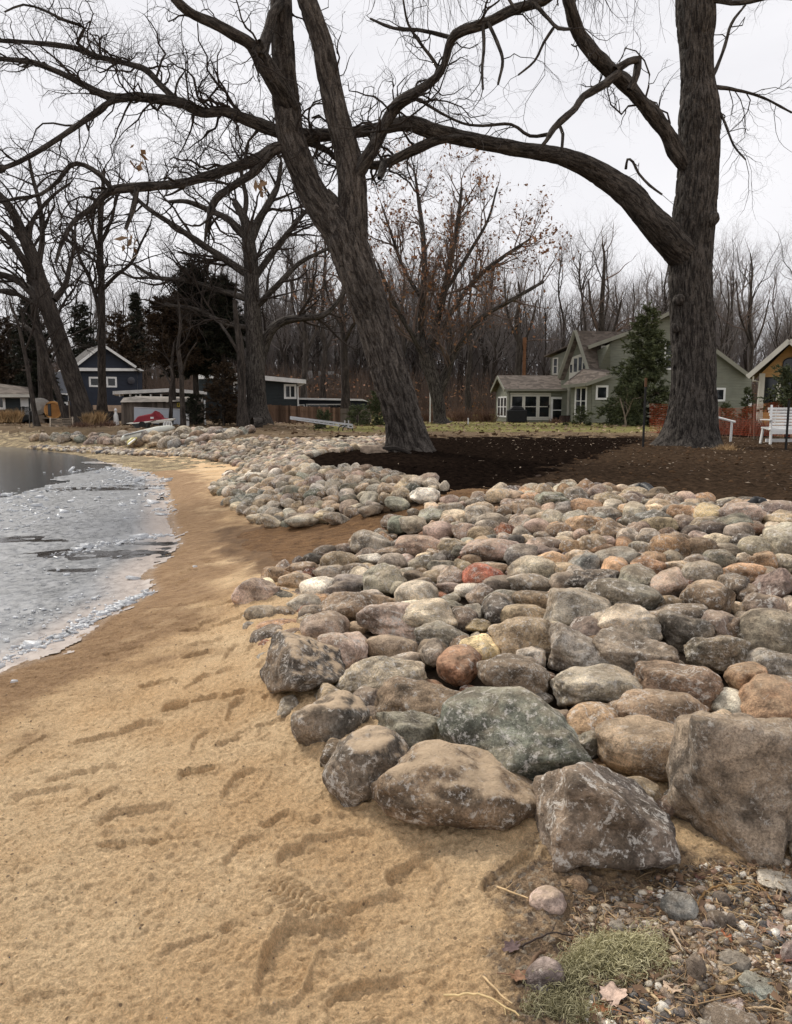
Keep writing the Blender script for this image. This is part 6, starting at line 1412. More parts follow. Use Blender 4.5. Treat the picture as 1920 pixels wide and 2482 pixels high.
# ---- wooden shed
hv = VP(295, 42, 452, 43); p0 = hv.p(370, 1028); e = empty('shed', (p0[0], p0[1], hz(p0[0], p0[1])), 'weathered grey board shed with shingled edge behind the red pedal boat', 'shed')
part('wall', WOODG, e, lambda m: m.prism(hv.poly([(294, 974), (450, 976), (450, 1032), (294, 1028)]), -hv.n3 * 3)); part('roof', plain('old_shingle', (.27, .24, .21), .9, .35, 3, .6, 20), e, lambda m: m.prism([hv.p(291, 975, .3), hv.p(299, 964, -.6), hv.p(452, 966, -.6), hv.p(453, 973, .3)], (0, 2.5, .12)))
part('sign', plain('yellow_sign', (.55, .42, .05), .5), e, lambda m: hv.frame(m, 429, 976, 436, 986, .04, .05, .04))
e = empty('grey_panel', hv.p(380, 1030, .5), 'large pale grey sheet leaning upright against the shed boards', 'panel'); part('sheet', plain('grey_sheet', (.36, .38, .41), .45, .08, 1), e, lambda m: m.prism([hv.p(325, 987, .25), hv.p(440, 992, .25), hv.p(441, 1030, .5), hv.p(325, 1025, .5)], hv.n3 * .03)); part('edge', ALU, e, lambda m: m.bar(hv.p(325, 987, .29), hv.p(440, 992, .29), .04))
# ---- fences
def fence(label, v, x0, x1, yt0, yt1, yb, mat, nm='board_fence', posts=6):
    p0 = v.p((x0 + x1) / 2, yb); r_ = empty(nm, (p0[0], p0[1], p0[2]), label, 'fence')
    k = max(2, int(abs(x1 - x0) / 22))
    for i in range(k):
        a, b = x0 + (x1 - x0) * i / k, x0 + (x1 - x0) * (i + 1) / k - .5; ya, yb_ = yt0 + (yt1 - yt0) * i / k, yt0 + (yt1 - yt0) * (i + .9) / k; part('panel', mat, r_, lambda m: v.slab(m, [(a, ya), (b, ya), (b, yb), (a, yb)], 0, .04))
        part('post', mat, r_, lambda m: v.slab(m, [(b - 1.5, ya - 1), (b + 1.2, ya - 1), (b + 1.2, yb), (b - 1.5, yb)], .06, .1))
    part('rail', mat, r_, lambda m: v.slab(m, [(x0, yt0 + 9), (x1, yt1 + 9), (x1, yt1 + 11), (x0, yt0 + 11)], .05, .05)); return r_
bf = VP(560, 47, 830, 49); fence('brown weathered board fence below the charcoal house', bf, 562, 824, 978, 989, 1032, WOODR)
bf2 = VP(824, 49, 1010, 56); fence('grey board fence running from the brown fence to behind the leaning trunk', bf2, 826, 900, 990, 993, 1030, WOODG); 
bf3 = VP(1000, 62, 1090, 63); fence('low grey fence behind the rusty leaved tree', bf3, 1010, 1062, 996, 997, 1022, WOODG)
bf4 = VP(452, 44, 500, 45); fence('grey board fence joining the right end of the shed', bf4, 453, 496, 972, 974, 1028, WOODG)
sf = VP(60, 50, 300, 52); fence('dark horizontal board fence in front of the navy house', sf, 150, 300, 982, 1004, 1022, plain('dark_boards', (.055, .045, .042), .8, .3, 4))
# ---- orange mesh safety fence
ov_ = VP(1575, 27, 1925, 24.5); p0 = ov_.p(1750, 1060); e = empty('safety_fence', (p0[0], p0[1], hz(p0[0], p0[1])), 'sagging orange plastic mesh safety fence behind the great oak', 'fence')
ORG = plain('orange_plastic', (.50, .085, .030), .5, .25, 3)
def orange(m):
    def top(x): return np.interp(x, [1575, 1735, 1800, 1870, 1925], [978, 990, 988, 976, 965])
    def bot(x): return np.interp(x, [1575, 1735, 1925], [1048, 1052, 1058])
    xs = np.arange(1575, 1925, 3.3); nr = 15
    for x in xs: m.bar(ov_.p(x, top(x)), ov_.p(x + 1.5, bot(x)), .007, .004)
    for k in range(nr + 1):
        f = k / nr; X = np.arange(1575, 1926, 17.5); P = [ov_.p(x, top(x) * (1 - f) + bot(x) * f + 1.2 * math.sin(x * .3 + k)) for x in X]
        for a, b in zip(P[:-1], P[1:]): m.bar(a, b, .012 if 0 < k < nr else .03, .006)
part('mesh', ORG, e, orange)
for x in (1640, 1745, 1830, 1905): part('post', WOODT if x != 1905 else BLK, e, lambda m: m.bar(ov_.p(x, np.interp(x, [1575, 1735, 1800, 1870, 1925], [978, 990, 988, 976, 965]) - 4, -.05), [*ov_.p(x, 1050, -.05)[:2], .4], .05))
# ---- white garden seat
wv = VP(1862, 21.5, 1940, 21.5); p0 = wv.p(1895, 1066); e = empty('garden_bench', (p0[0], p0[1], hz(p0[0], p0[1])), 'white slatted wooden garden seat at the frame edge', 'bench'); z0 = e.location.z
sx0, sx1 = wv.p(1866, 1040)[0], wv.p(1866, 1040)[0] + 1.25; sy = 21.5; zs = wv.p(1866, 1040)[2]
part('seat', WHITE, e, lambda m: [m.box([(sx0 + sx1) / 2, sy + .04 + .11 * k, zs - .03 + .012 * k], sx1 - sx0, .095, .03) for k in range(5)])
part('apron', WHITE, e, lambda m: m.box([(sx0 + sx1) / 2, sy, zs - .14], sx1 - sx0 - .04, .03, .11))
for x in (sx0 + .05, sx1 - .05):
    part('leg', WHITE, e, lambda m: m.bar([x, sy + .02, z0 - .05], [x, sy + .02, zs - .04], .09, .04)); part('leg', WHITE, e, lambda m: m.bar([x, sy + .62, z0 - .05], [x, sy + .50, zs], .09, .04)); part('armrest', WHITE, e, lambda m: m.box([x, sy + .28, zs + .24], .14, .62, .03)); part('arm_post', WHITE, e, lambda m: m.bar([x, sy + .06, zs], [x, sy + .06, zs + .24], .08, .04))
part('backrest', WHITE, e, lambda m: [m.bar([sx0 + .30, sy + .50 + .05 * k, zs + .05 + .085 * k], [sx1 - .06, sy + .50 + .05 * k, zs + .05 + .085 * k], .02, .065) for k in range(7)] + [m.bar([sx0 + .26 + .12 * 0, sy + .5, zs], [sx0 + .42, sy + .84, zs + .66], .06, .04)])
part('stretcher', WHITE, e, lambda m: m.box([(sx0 + sx1) / 2, sy + .3, z0 + .06], sx1 - sx0 - .1, .05, .09))
# ---- stakes, posts and pipes
def stake(name, label, x, y0, y1, Y, r_, mat, top=None, cat='stake'):
    a, b = at(x, y0, Y), at(x, y1, Y); b[2] = min(b[2], hz(b[0], b[1])) - .1; e = empty(name, b, label, cat); b2 = [a[0], a[1], b[2]]
    part('post', mat, e, lambda m: m.bar(a, b2, r_ * 2)); part('tip', top or mat, e, lambda m: m.bar(a + [0, 0, .001], a + [0, 0, -(a[2] - b[2]) * .12], r_ * 2.3)); return e
stake('metal_stake', 'tall black metal fence stake just left of the great oak trunk', 1566, 916, 1060, 19.8, .022, BLK, plain('rust_tip', (.12, .06, .03), .8)); stake('metal_stake', 'black metal fence stake in front of the white garden seat', 1913, 970, 1080, 18.5, .02, BLK)
stake('white_stake', 'short white marker stake before the low spruces of the green house', 1515, 1039, 1051, 42, .04, WHITE); stake('white_stake', 'thin white stake on the lawn right of the rusty leaved tree', 1135, 1013, 1035, 50, .035, WHITE)
stake('white_pipe', 'thick white pipe leaning at the right end of the shed', 455, 1002, 1032, 41, .07, WHITE, cat='pipe'); stake('birdhouse_pole', 'slim white birdhouse pole beside the rusty leaved tree trunk', 1043, 952, 1010, 58, .045, WHITE, WHITE, 'pole'); stake('wooden_pole', 'white clothes pole right of the dark juniper', 496, 970, 1022, 43, .035, WHITE, cat='pole')  # the birdhouse pole is a plain white bar and carries no lamp
stake('wooden_pole', 'leaning grey pole in the yard left of the wooden shed', 167, 972, 1028, 44, .03, WOODT, cat='pole'); stake('trunk_snag', 'tall rusty orange snag of trunk rising behind the sunroom roof', 1272, 818, 940, 74, .14, plain('rust_bark', (.17, .080, .040), .9, .4, 2), cat='snag')  # the rusty snag is a dead trunk drawn as a bar, not a pipe
v = VP(1720, 23.5, 1790, 23); p0 = v.p(1775, 1048); e = empty('pipe_rail', [p0[0], p0[1], hz(p0[0], p0[1])], 'white pipe handrail sloping down behind the great oak trunk', 'rail'); part('rail', WHITE, e, lambda m: m.tube([v.p(1728, 1009), v.p(1778, 1022), v.p(1783, 1023)], .035, 10)); part('post', WHITE, e, lambda m: m.tube([v.p(1774, 1022), [*v.p(1774, 1022)[:2], hz(p0[0], p0[1]) - .05]], .035, 10))
# ---- grill, planters, light
gp = hit([1252], [1031])[0]; gp = F.p(1252, 1027, 1.6); zg2 = hz(gp[0], gp[1]); e = empty('covered_grill', (gp[0], gp[1], zg2), 'barbecue grill under a black cover in front of the sunroom', 'grill'); ztop = zg2 + 1.18
part('cover', plain('black_cover', (.008, .008, .009), .6, .3, 4, .6, 6), e, lambda m: (m.box([gp[0], gp[1], zg2], 1.42, .8, (ztop - zg2) * .80)), bevel=.06); part('lid', plain('black_lid', (.010, .010, .011), .6, .3, 4, .6, 6), e, lambda m: m.prism([[gp[0] - .55, gp[1] - .3, zg2 + (ztop - zg2) * .8], [gp[0] + .55, gp[1] - .3, zg2 + (ztop - zg2) * .8], [gp[0] + .35, gp[1] - .25, ztop], [gp[0] - .30, gp[1] - .25, ztop + .04]], (0, .5, 0)), bevel=.04)
for x, lb in ((1364, 'round brown planter pot right below the glazed sunroom door'), (1374, 'second brown planter pot, right of the one below the door')):
    q = F.p(x, 1030, 1.2); z = hz(q[0], q[1]); e = empty('planter', (q[0], q[1], z), lb, 'planter'); part('pot', plain('pot', (.07, .045, .04), .7), e, lambda m: m.tube([[q[0], q[1], z - .1], [q[0], q[1], z + .45], [q[0], q[1], z + .5]], [.19, .24, .26], 16)); part('soil', BLK, e, lambda m: m.tube([[q[0], q[1], z + .49], [q[0], q[1], z + .52]], .22, 12))
# ---- red pedal boat on its white hull
bvw = VP(300, 38.5, 425, 39); B = lambda pts, o_=0.: bvw.poly(pts, o_); p0 = bvw.p(365, 1032); e = empty('pedal_boat', (p0[0], p0[1], hz(p0[0], p0[1])), 'red pedal boat with white hull stored in front of the shed', 'boat')
RED = plain('red_plastic', (.26, .022, .035), .4, .15, 2)
part('body', RED, e, lambda m: m.prism(B([(321, 1025), (334, 1009), (358, 1004), (366, 1003), (374, 998), (379, 997), (384, 1003), (389, 1006), (394, 1015), (404, 1014), (405, 1019), (360, 1023)], .8), -bvw.n3 * 1.3), bevel=.04)
part('hull', plain('boat_hull', (.66, .63, .55), .5, .1), e, lambda m: (m.prism(B([(304, 1026), (321, 1025), (420, 1014), (421, 1019), (396, 1025), (330, 1030)], .9), -bvw.n3 * 1.5)), bevel=.03)
part('seat', RED, e, lambda m: m.prism(B([(371, 999), (376, 995.5), (380, 996), (392, 1014), (386, 1015)], .9), -bvw.n3 * .12)); part('label_plate', WHITE, e, lambda m: bvw.rect(m, 364.5, 1010.5, 372.5, 1015, .82, .012)); part('rudder', BLK, e, lambda m: m.bar(bvw.p(419, 1012, .3), bvw.p(419, 1027, .3), .1, .05)); part('trestle', WOODT, e, lambda m: (m.bar(bvw.p(335, 1029, .2), bvw.p(335, 1034, .2), .3), m.bar(bvw.p(395, 1025, .2), bvw.p(395, 1034, .2), .3)))
# ---- long white board, yellow paddle, dock ladder
kv = VP(290, 30.0, 425, 33.5); p0 = kv.p(360, 1050); e = empty('paddle_board', (p0[0], p0[1], p0[2] - .1), 'long white paddle board lying on the shore rocks', 'board'); ax = [kv.p(294, 1067), kv.p(302, 1061), kv.p(340, 1054), kv.p(380, 1044), kv.p(410, 1038), kv.p(422, 1036.5)]
part('deck', plain('board_white', (.66, .66, .58), .4, .08), e, lambda m: m.tube(ax, [.04, .12, .18, .18, .14, .05], 12), smooth=True); part('stripe', plain('board_grey', (.25, .26, .27), .5), e, lambda m: m.bar(kv.p(300, 1061, .1) + [0, 0, .10], kv.p(352, 1049, .1) + [0, 0, .10], .10, .03)); part('fin', BLK, e, lambda m: m.prism([kv.p(345, 1050, .25) + [0, 0, .2], kv.p(349, 1049, .25) + [0, 0, .2], kv.p(347, 1047, .25) + [0, 0, .25]], (0, .03, 0)))
p0 = kv.p(320, 1075, .8); e = empty('kayak', (p0[0], p0[1], p0[2] - .2), 'short pale yellow hull tip sticking out below the white paddle board', 'boat'); part('hull', plain('pale_yellow', (.62, .55, .22), .5), e, lambda m: m.tube([kv.p(309, 1080, .9), kv.p(313, 1073, .9), kv.p(321, 1066.5, .8), kv.p(331, 1062, .7)], [.02, .09, .10, .03], 10), smooth=True); part('rim', WHITE, e, lambda m: m.bar(kv.p(311, 1077, 1.1), kv.p(327, 1064.5, .9), .05))
p0 = kv.p(405, 1036, -1.2); e = empty('dock_ladder', (p0[0], p0[1], hz(p0[0], p0[1])), 'white hoop handles of a dock ladder beside the pedal boat', 'ladder')
for x in (397, 404, 410): part('hoop', WHITE, e, lambda m: m.tube([kv.p(x, 1036, -1.2), kv.p(x + .3, 1026, -1.2), kv.p(x + 2, 1022.5, -1.2), kv.p(x + 5, 1023.5, -1.2), kv.p(x + 6, 1028, -1.2), kv.p(x + 6, 1036, -1.2)], .035, 8))
part('step', WHITE, e, lambda m: m.bar(kv.p(396, 1035, -1.2), kv.p(417, 1036, -1.2), .06))
# ---- aluminium dock frame on wheels
av = VP(700, 35, 860, 33); p0 = av.p(800, 1046); e = empty('boat_dock', (p0[0], p0[1], hz(p0[0], p0[1])), 'aluminium dock frame on small wheels lying before the board fence', 'dock section')
part('rail', ALU, e, lambda m: (m.bar(av.p(704, 1012), av.p(855, 1031), .05), m.bar(av.p(704, 1015), av.p(855, 1037), .05), m.bar(av.p(704, 1010, -.9), av.p(855, 1029, -.9), .05)))
for t in np.linspace(0, 1, 14): part('rung', ALU, e, lambda m: m.bar(av.p(704 + 151 * t, 1012 + 19 * t), av.p(704 + 151 * t, 1015 + 22 * t), .04))
for x in (836, 845): part('upright', ALU, e, lambda m: m.bar(av.p(x, 1019), av.p(x, 1036), .05))
for x in (832, 843): part('wheel', BLK, e, lambda m: [m.bar(av.p(x, 1043) + [.22 * math.cos(a), 0, .22 * math.sin(a)], av.p(x, 1043) + [.22 * math.cos(a + .53), 0, .22 * math.sin(a + .53)], .04) for a in np.arange(12) * math.pi / 6])
# ---- dock steps, wheelbarrow, chairs, logs, hooks
dsv = VP(118, 39.5, 180, 39.5); p0 = dsv.p(150, 1040); e = empty('wooden_steps', (p0[0], p0[1], hz(p0[0], p0[1])), 'grey wooden steps between the leaning trunks on the far shore', 'steps')
for k in range(6): part('tread', WOODT, e, lambda m: m.box(dsv.p(150, 1036 - 4 * k, -.25 * k), 1.2, .24, .05))
for x in (122, 176): part('stringer', WOODT, e, lambda m: m.bar(dsv.p(x, 1038), dsv.p(x, 1016, -1.3), .06, .2))
p0 = bvw.p(340, 1040, 1.6); z = hz(p0[0], p0[1]); e = empty('wheelbarrow', (p0[0], p0[1], z), 'dark wheelbarrow tipped in front of the red pedal boat', 'wheelbarrow'); part('tray', plain('tray', (.04, .045, .045), .6), e, lambda m: m.prism([p0 + [-.4, 0, .25], p0 + [.4, 0, .3], p0 + [.2, 0, -.15], p0 + [-.15, 0, -.15]], (0, .5, 0))); part('wheel', BLK, e, lambda m: m.tube([[p0[0] + .1, p0[1] - .05, z + .15], [p0[0] + .1, p0[1] + .05, z + .15]], .16, 14)); part('handle', WOODT, e, lambda m: m.bar(p0 + [-.3, .1, .1], p0 + [.75, .1, .42], .05))
for x0, y0, x1, y1, r0, lb in ((610, 1030, 632, 1032, .38, 'cut log lying at the foot of the massive oak'), ):
    v = VP(x0, 38, x1, 38.2); a, b = v.p(x0, y0), v.p(x1, y1); e = empty('log', a, lb, 'log'); bark_tube('bark', np.array([[*a, r0], [*((a + b) / 2), r0 * 1.05], [*b, r0]]), BARK, e, 16, .2); part('cut_face', WOODT, e, lambda m: m.tube([b, b + [.02, 0, 0]], r0 * .9, 14))
for x, lb in ((73, 'thin black shepherd hook on the far cove sand'), (81, 'second thin hook, right of the first on the far cove sand')):
    p0 = at(x, 1043, 38); z = hz(p0[0], p0[1]); e = empty('garden_hook', (p0[0], p0[1], z), lb, 'hook'); part('rod', plain('hook_rod', (.10, .09, .08), .6), e, lambda m: m.tube([[p0[0], p0[1], z - .1], [p0[0], p0[1], z + .75], [p0[0] - .06, p0[1], z + .82], [p0[0] - .14, p0[1], z + .76]], .02, 6)); part('foot', BLK, e, lambda m: m.box([p0[0], p0[1], z], .14, .02, .02))
p0 = at(281, 1006, 42); z = hz(p0[0], p0[1]); e = empty('garden_figure', (p0[0], p0[1], z), 'small pale garden ornament beside the left end of the shed', 'ornament'); part('body', WHITE, e, lambda m: m.tube([[p0[0], p0[1], z], [p0[0], p0[1], z + .5], [p0[0], p0[1], z + .75]], [.16, .12, .04], 10)); part('head', WHITE, e, lambda m: m.tube([[p0[0], p0[1], z + .72], [p0[0], p0[1], z + .8], [p0[0], p0[1], z + .92]], [.05, .09, .03], 10))
# root-like pale stump piece at the foot of the leaning trunk
c = hit([905], [1100])[0]; e = empty('driftwood', c, 'pale gnarled root piece at the foot of the leaning cottonwood', 'root'); P, Fq = rock_shape('a', 321, 4, (.34, .16, .13)); mesh_np('root', P + c + [0, 0, .08], Fq, plain('pale_root', (.30, .23, .17), .9, .4, 9, .6), e, True); bark_tube('spur', np.array([[c[0] + .2, c[1], c[2] + .1, .06], [c[0] + .5, c[1] + .1, c[2] + .12, .05], [c[0] + .85, c[1] + .15, c[2], .03]]), BARKF, e, 8, .1)
# black drain pipes at the top of the near bank
for (a, b, c_, lb) in (((1525, 1192), (1560, 1190), (1598, 1206), 'black corrugated drain pipe arching out of the soil above the bank'), ((1800, 1231), (1835, 1229), (1868, 1234), 'second black drain pipe near the frame edge above the bank')):
    P = [hit([q[0]], [q[1] + 8])[0] for q in (a, b, c_)]; P = [P[0] + [0, 0, -.02], P[1] + [0, 0, .09], P[2] + [0, 0, .0]]; e = empty('drain_pipe', P[1], lb, 'pipe'); Qp = catmull(np.array([[*p, .055] for p in P]), step=.02)
    V, Fq = tube_np(Qp[None, :, :3], (Qp[:, 3] * (1 + .09 * np.sin(np.arange(len(Qp)) * 1.6)))[None], 16); mesh_np('hose', V.reshape(-1, 3), Fq, PIPEM, e, True); part('end_collar', PIPEM, e, lambda m: m.tube([P[0] - [.03, 0, 0], P[0] + [.02, 0, 0]], .064, 16))

# ------------------------------------------------------------------ ornamental grasses and shrubs
rg = np.random.default_rng(55)
def blades(name, label, x, yb, yt, wD, Y, n, mat, cat='grass clump', spread=.35, group=None, width=.02):
    b = at(x, yb, Y); b[2] = min(b[2], hz(b[0], b[1]) + .15); H = at(x, yt, Y)[2] - b[2]; r_ = wD / FPX * Y; e = empty(name, b, label, cat, group)
    p = b + np.stack([rg.normal(0, r_ * .4, n), rg.normal(0, r_ * .4, n), np.zeros(n)], -1); d = nrm(np.stack([rg.normal(0, spread, n), rg.normal(0, spread, n), np.ones(n)], -1)); L = H * rg.uniform(.6, 1.1, n)[:, None]
    w = nrm(np.cross(d, rg.normal(size=(n, 3)))) * width; m1 = p + d * L * .6; tip = m1 + nrm(d + rg.normal(0, .35, (n, 3)) * [1, 1, .3]) * L * .45
    V = np.stack([p - w, p + w, m1 + w * .8, m1 - w * .8, tip], 1); bb = np.arange(n)[:, None] * 5; o = mesh_np('blades', V.reshape(-1, 3), [bb + np.array([[0, 1, 2, 3]]), bb + np.array([[3, 2, 4]])], mat, e); o['kind'] = 'stuff'; return e
STRAW = mat_leaf('straw', (.30, .19, .09), (.50, .35, .19)); DRYG = mat_leaf('dry_shrub', (.10, .055, .04), (.20, .12, .08))
for x, yb, yt, w, Y, n, lb in ((10, 1022, 990, 12, 42, 300, 'tan ornamental grass clump at the frame edge by the cottage'), (38, 1022, 988, 10, 42, 260, 'tan ornamental grass clump below the cottage white door'), (216, 1030, 998, 12, 41, 350, 'tan grass clump at the foot of the lakeside leaning trunk'), (240, 1030, 994, 12, 41.5, 350, 'tan grass clump in front of the straight tree'), (22, 1020, 1000, 16, 44, 200, 'low tan grass between the two cottage clumps')):
    blades('grass_clump', lb, x, yb, yt, w, Y, n, STRAW, group='ornamental grasses by the far shore')
for x, yb, yt, w, Y, n, lb in ((200, 1042, 1020, 26, 39, 500, 'rusty brown twiggy shrub on the rocks below the grass clumps'), (262, 1040, 1016, 22, 40, 400, 'brown twiggy shrub left of the wooden shed'), (1345, 1033, 1010, 12, 55, 300, 'reddish dry shrub below the sunroom door'), (1178, 1030, 985, 22, 60, 500, 'reddish bare shrub at the left corner of the sunroom'), (1800, 1058, 1010, 70, 27.5, 1500, 'bank of reddish dry brush behind the orange mesh'), (1660, 1052, 1010, 60, 30, 900, 'dry brush behind the orange mesh left of the oak'), (1120, 1028, 985, 40, 62, 700, 'low brown brush right of the rusty leaved tree'), (1040, 1024, 990, 26, 60, 400, 'dark brush behind the rusty leaved tree trunk')):
    blades('dry_shrub', lb, x, yb, yt, w, Y, n, DRYG, 'shrub', .6, width=.014)
e = blades('grass_tuft', 'dry golden grass tuft at the right foot of the great oak', 1760, 1090, 1072, 26, 17.5, 260, STRAW, spread=.9, width=.004)
# small bare sapling before the low spruces
traced('small pale bare sapling before the spruces of the green house', [[(1335, 915, 4), (1333, 890, 3.4), (1328, 870, 3), (1322, 850, 2)], [(1333, 890, 2.5), (1342, 870, 2), (1350, 850, 1.4)]], 43, seed=700, bark=WOODT, twig=WOODT, den=1.0, levels=FL[1:])
# ------------------------------------------------------------------ pebbles, leaves, sticks and weed at the near right
OX, OY, KK = XF['D']
def dpx(x, y): return OX + x * KK, OY + y * KK
PEB = """
268 905 448 1050 p half-buried reddish tan stone right beside the dark seamed boulder toe
455 838 568 925 o small orange-brown stone between sand and the dark seamed boulder
985 945 1155 1095 g smooth pale grey oval stone in the middle of the gravel
1515 815 1682 892 c long cream stone below the huge blocky boulder
968 648 1062 725 n round grey stone in the gap between the two biggest near boulders
1240 1522 1482 1665 D big blue-black stone at the bottom edge of the picture
245 1312 432 1502 k purple-red stone beside the green weed
1282 1222 1440 1322 n pale grey-tan stone right of the green weed
1433 1383 1658 1492 G flat dark green slate in the lower right gravel
1118 1293 1207 1447 D upright dark slate touching the green weed
1638 1213 1740 1342 p pink stone cut by the frame edge
686 1083 774 1152 n tan-grey pebble just above the green weed
640 985 705 1037 c cream pebble beside a pair of black pebbles
715 960 795 1022 D right-hand one of a pair of black pebbles beside the cream pebble
680 923 756 968 D upper one of a pair of black pebbles beside the cream pebble
538 1040 622 1087 t flat tan pebble left of the cream pebble
1222 1040 1332 1132 D black pebble under the curled tan leaf
1258 923 1342 1002 D black pebble above the curled tan leaf
875 955 942 996 D black pebble left of the smooth pale grey stone
1203 1090 1262 1142 k brown-grey pebble below the smooth pale grey stone
1328 1060 1377 1152 D narrow dark pebble right of the curled tan leaf
1310 1448 1442 1522 p flat pinkish stone left of the dark green slate
1450 1490 1602 1562 D flat black slate just above the big blue-black stone
1568 1600 1700 1680 o orange stone at the bottom edge right of the blue-black stone
1400 1090 1452 1132 w pale grey-white pebble right of the black pebbles
1448 1060 1512 1096 y yellow oval pebble under a thin stick
830 802 862 830 w small white pebble alone on the grit below the seamed boulder
888 1132 942 1168 w white pebble just above the right end of the weed
1278 740 1327 777 D dark pebble at the foot of the huge blocky boulder
1268 1300 1372 1357 t flat tan stone below the pale grey-tan stone
660 1440 722 1492 B blue-grey pebble at the lower edge of the green weed
1655 878 1740 942 n grey-tan stone at the frame edge below the cream stone
1098 1225 1162 1267 t small angular tan stone right of the weed top
1015 1085 1057 1122 w white pebble directly below the smooth pale grey stone
858 1045 902 1072 w white pebble between the cream pebble and the grey stone
1415 1150 1467 1182 w flat white pebble, right one of two in the gravel
1370 1148 1412 1180 c flat cream pebble, left one of two in the gravel
958 1145 1002 1177 p pink-white pebble near the top right of the weed
548 850 592 888 g small slate grey pebble beside the orange-brown stone
1520 985 1565 1015 w white pebble near the curved brown stalk
640 1440 660 1460 b tiny brown pebble at the lower weed edge
1650 1000 1740 1080 g grey stone at the frame edge beside the pinkish leaf
1060 1640 1170 1680 t tan stone cut by the bottom edge
610 268 688 312 n small stone wedged between the green and the dark seamed boulder
1000 730 1040 765 k tiny dark pebble under the round grey gap stone
"""
rg = np.random.default_rng(91); PX = []
for i, l in enumerate(PEB.strip().splitlines()[:-0 or None]):
    t = l.split(None, 5); x0, y0, x1, y1 = map(float, t[:4]); 
    if 'wedged' in l: continue
    (a, b), (c, d) = dpx(x0, y0), dpx(x1, y1); cx_, cy_ = (a + c) / 2, (b + d) / 2; P = hit([cx_], [cy_ + .15 * (d - b)])[0]; dep = np.linalg.norm(P - [0, 0, EYE]); ph = math.asin((EYE - P[2]) / dep)
    ra = (c - a) / 2 / FPX * dep * .97 * 1.04; hh = (d - b) / 2 / FPX * dep * 1.08; rb = min(ra * .9, hh / max(math.sin(ph), .4) * .9); rc = math.sqrt(max(hh ** 2 - (rb * math.sin(ph)) ** 2, (.35 * hh) ** 2)) / math.cos(ph)
    kd = 's' if 'slate' in l and 'grey pebble' not in l else 'a' if 'angular' in l else 'r'
    sub = 4 if ra > .03 else 3; V_, F_ = rock_shape(kd, 3000 + i, sub, (ra, rb, rc)); z = float(hd(P[0:1], P[1:2])[0]); n_ = len(V_)
    o = mesh_np('pebble' if ra < .035 else 'stone', V_, F_, ROCK, smooth=True, attrs={'rcol': np.column_stack([np.tile(np.array(PAL[t[4]][0]) * (.55 if t[4] == 'D' else .95), (n_, 1)), np.ones(n_)]), 'patch': np.full(n_, .1), 'dust': np.full(n_, .5 if 'half-buried' in l else .15)})
    o.location = (P[0], P[1], z + rc * (-.15 if 'half' in l or 'purple-red' in l else .2)); o.rotation_euler = (rg.normal(0, .08), rg.normal(0, .08), -math.atan2(P[0], P[1])); tag(o, ' '.join(t[5].split()[:16]), 'pebble' if ra < .035 else 'stone', 'loose stones in the near gravel'); PX.append((P[0], P[1], max(ra, rb)))
PXA = np.array(PX)
# gravel mass
G_P = poly_hit([dpx(*q) for q in [(430, 860), (560, 930), (700, 880), (900, 830), (1100, 800), (1300, 770), (1800, 760), (1800, 1700), (560, 1700), (600, 1520), (480, 1300), (460, 1120), (520, 1000)]])
G_D = poly_hit([dpx(*q) for q in [(620, 960), (900, 930), (1100, 900), (1500, 900), (1800, 930), (1800, 1700), (850, 1700), (1000, 1520), (1080, 1300), (960, 1160), (760, 1120), (640, 1060)]])
def scat(poly, n, rng_):
    lo, hi = poly.min(0), np.minimum(poly.max(0), [3.2, 9]); X = rng_.uniform(lo[0], hi[0], n); Y = rng_.uniform(max(lo[1], 1.1), hi[1], n); m = inside(X, Y, poly); return X[m], Y[m]
CLOD = N('clod'); CLOD = CLOD.fin(CLOD.attr('rcol', 'Color'), 1.0, 0.0)
def pebbles(X, Y, R, cols, name, label, lift=.35, mat=None):
    base = [rock_shape('rm'[k % 2], 60 + k, 2, (1, .8, .62)) for k in range(6)]; V, F, C, b = [], [], [], 0; H = hd(X, Y)
    for k in range(6):
        i = np.arange(len(X))[k::6]; P, Fb = base[k]; a = rg.uniform(0, 6.28, len(i)); c, s = np.cos(a)[:, None], np.sin(a)[:, None]; r_ = R[i][:, None]
        x, y, z = P[None, :, 0] * r_, P[None, :, 1] * r_, P[None, :, 2] * r_; Q = np.stack([x * c - y * s + X[i][:, None], x * s + y * c + Y[i][:, None], z + (H[i] + R[i] * lift)[:, None]], -1)
        V.append(Q.reshape(-1, 3)); F.append((Fb[None] + (np.arange(len(i)) * len(P))[:, None, None] + b).reshape(-1, 3)); C.append(np.repeat(cols[i], len(P), 0)); b += Q.shape[0] * Q.shape[1]
    C = np.vstack(C); o = mesh_np(name, np.vstack(V), np.vstack(F), mat or ROCK, smooth=True, attrs={'rcol': np.column_stack([C, np.ones(len(C))]), 'patch': np.full(len(C), .0), 'dust': np.full(len(C), .1)}); return tag(o, label, 'gravel', kind='stuff')
pal = np.array([(.62, .56, .45), (.60, .47, .28), (.05, .053, .06), (.10, .105, .12), (.40, .30, .22), (.45, .42, .38), (.22, .17, .13), (.36, .22, .15), (.12, .12, .12), (.72, .68, .60)])
X1, Y1 = scat(G_P, 9000, rg); X2, Y2 = scat(G_D, 16000, rg); X = np.r_[X1, X2]; Y = np.r_[Y1, Y2]; R = np.exp(rg.normal(-5.2, .5, len(X))).clip(.0022, .022); 
weed_c = hit(*map(lambda v: [v], dpx(700, 1320)))[0]; keep = np.array([((PXA[:, 0] - x) ** 2 + (PXA[:, 1] - y) ** 2 > (PXA[:, 2] * .9) ** 2).all() for x, y in zip(X, Y)]); X, Y, R = X[keep], Y[keep], R[keep]
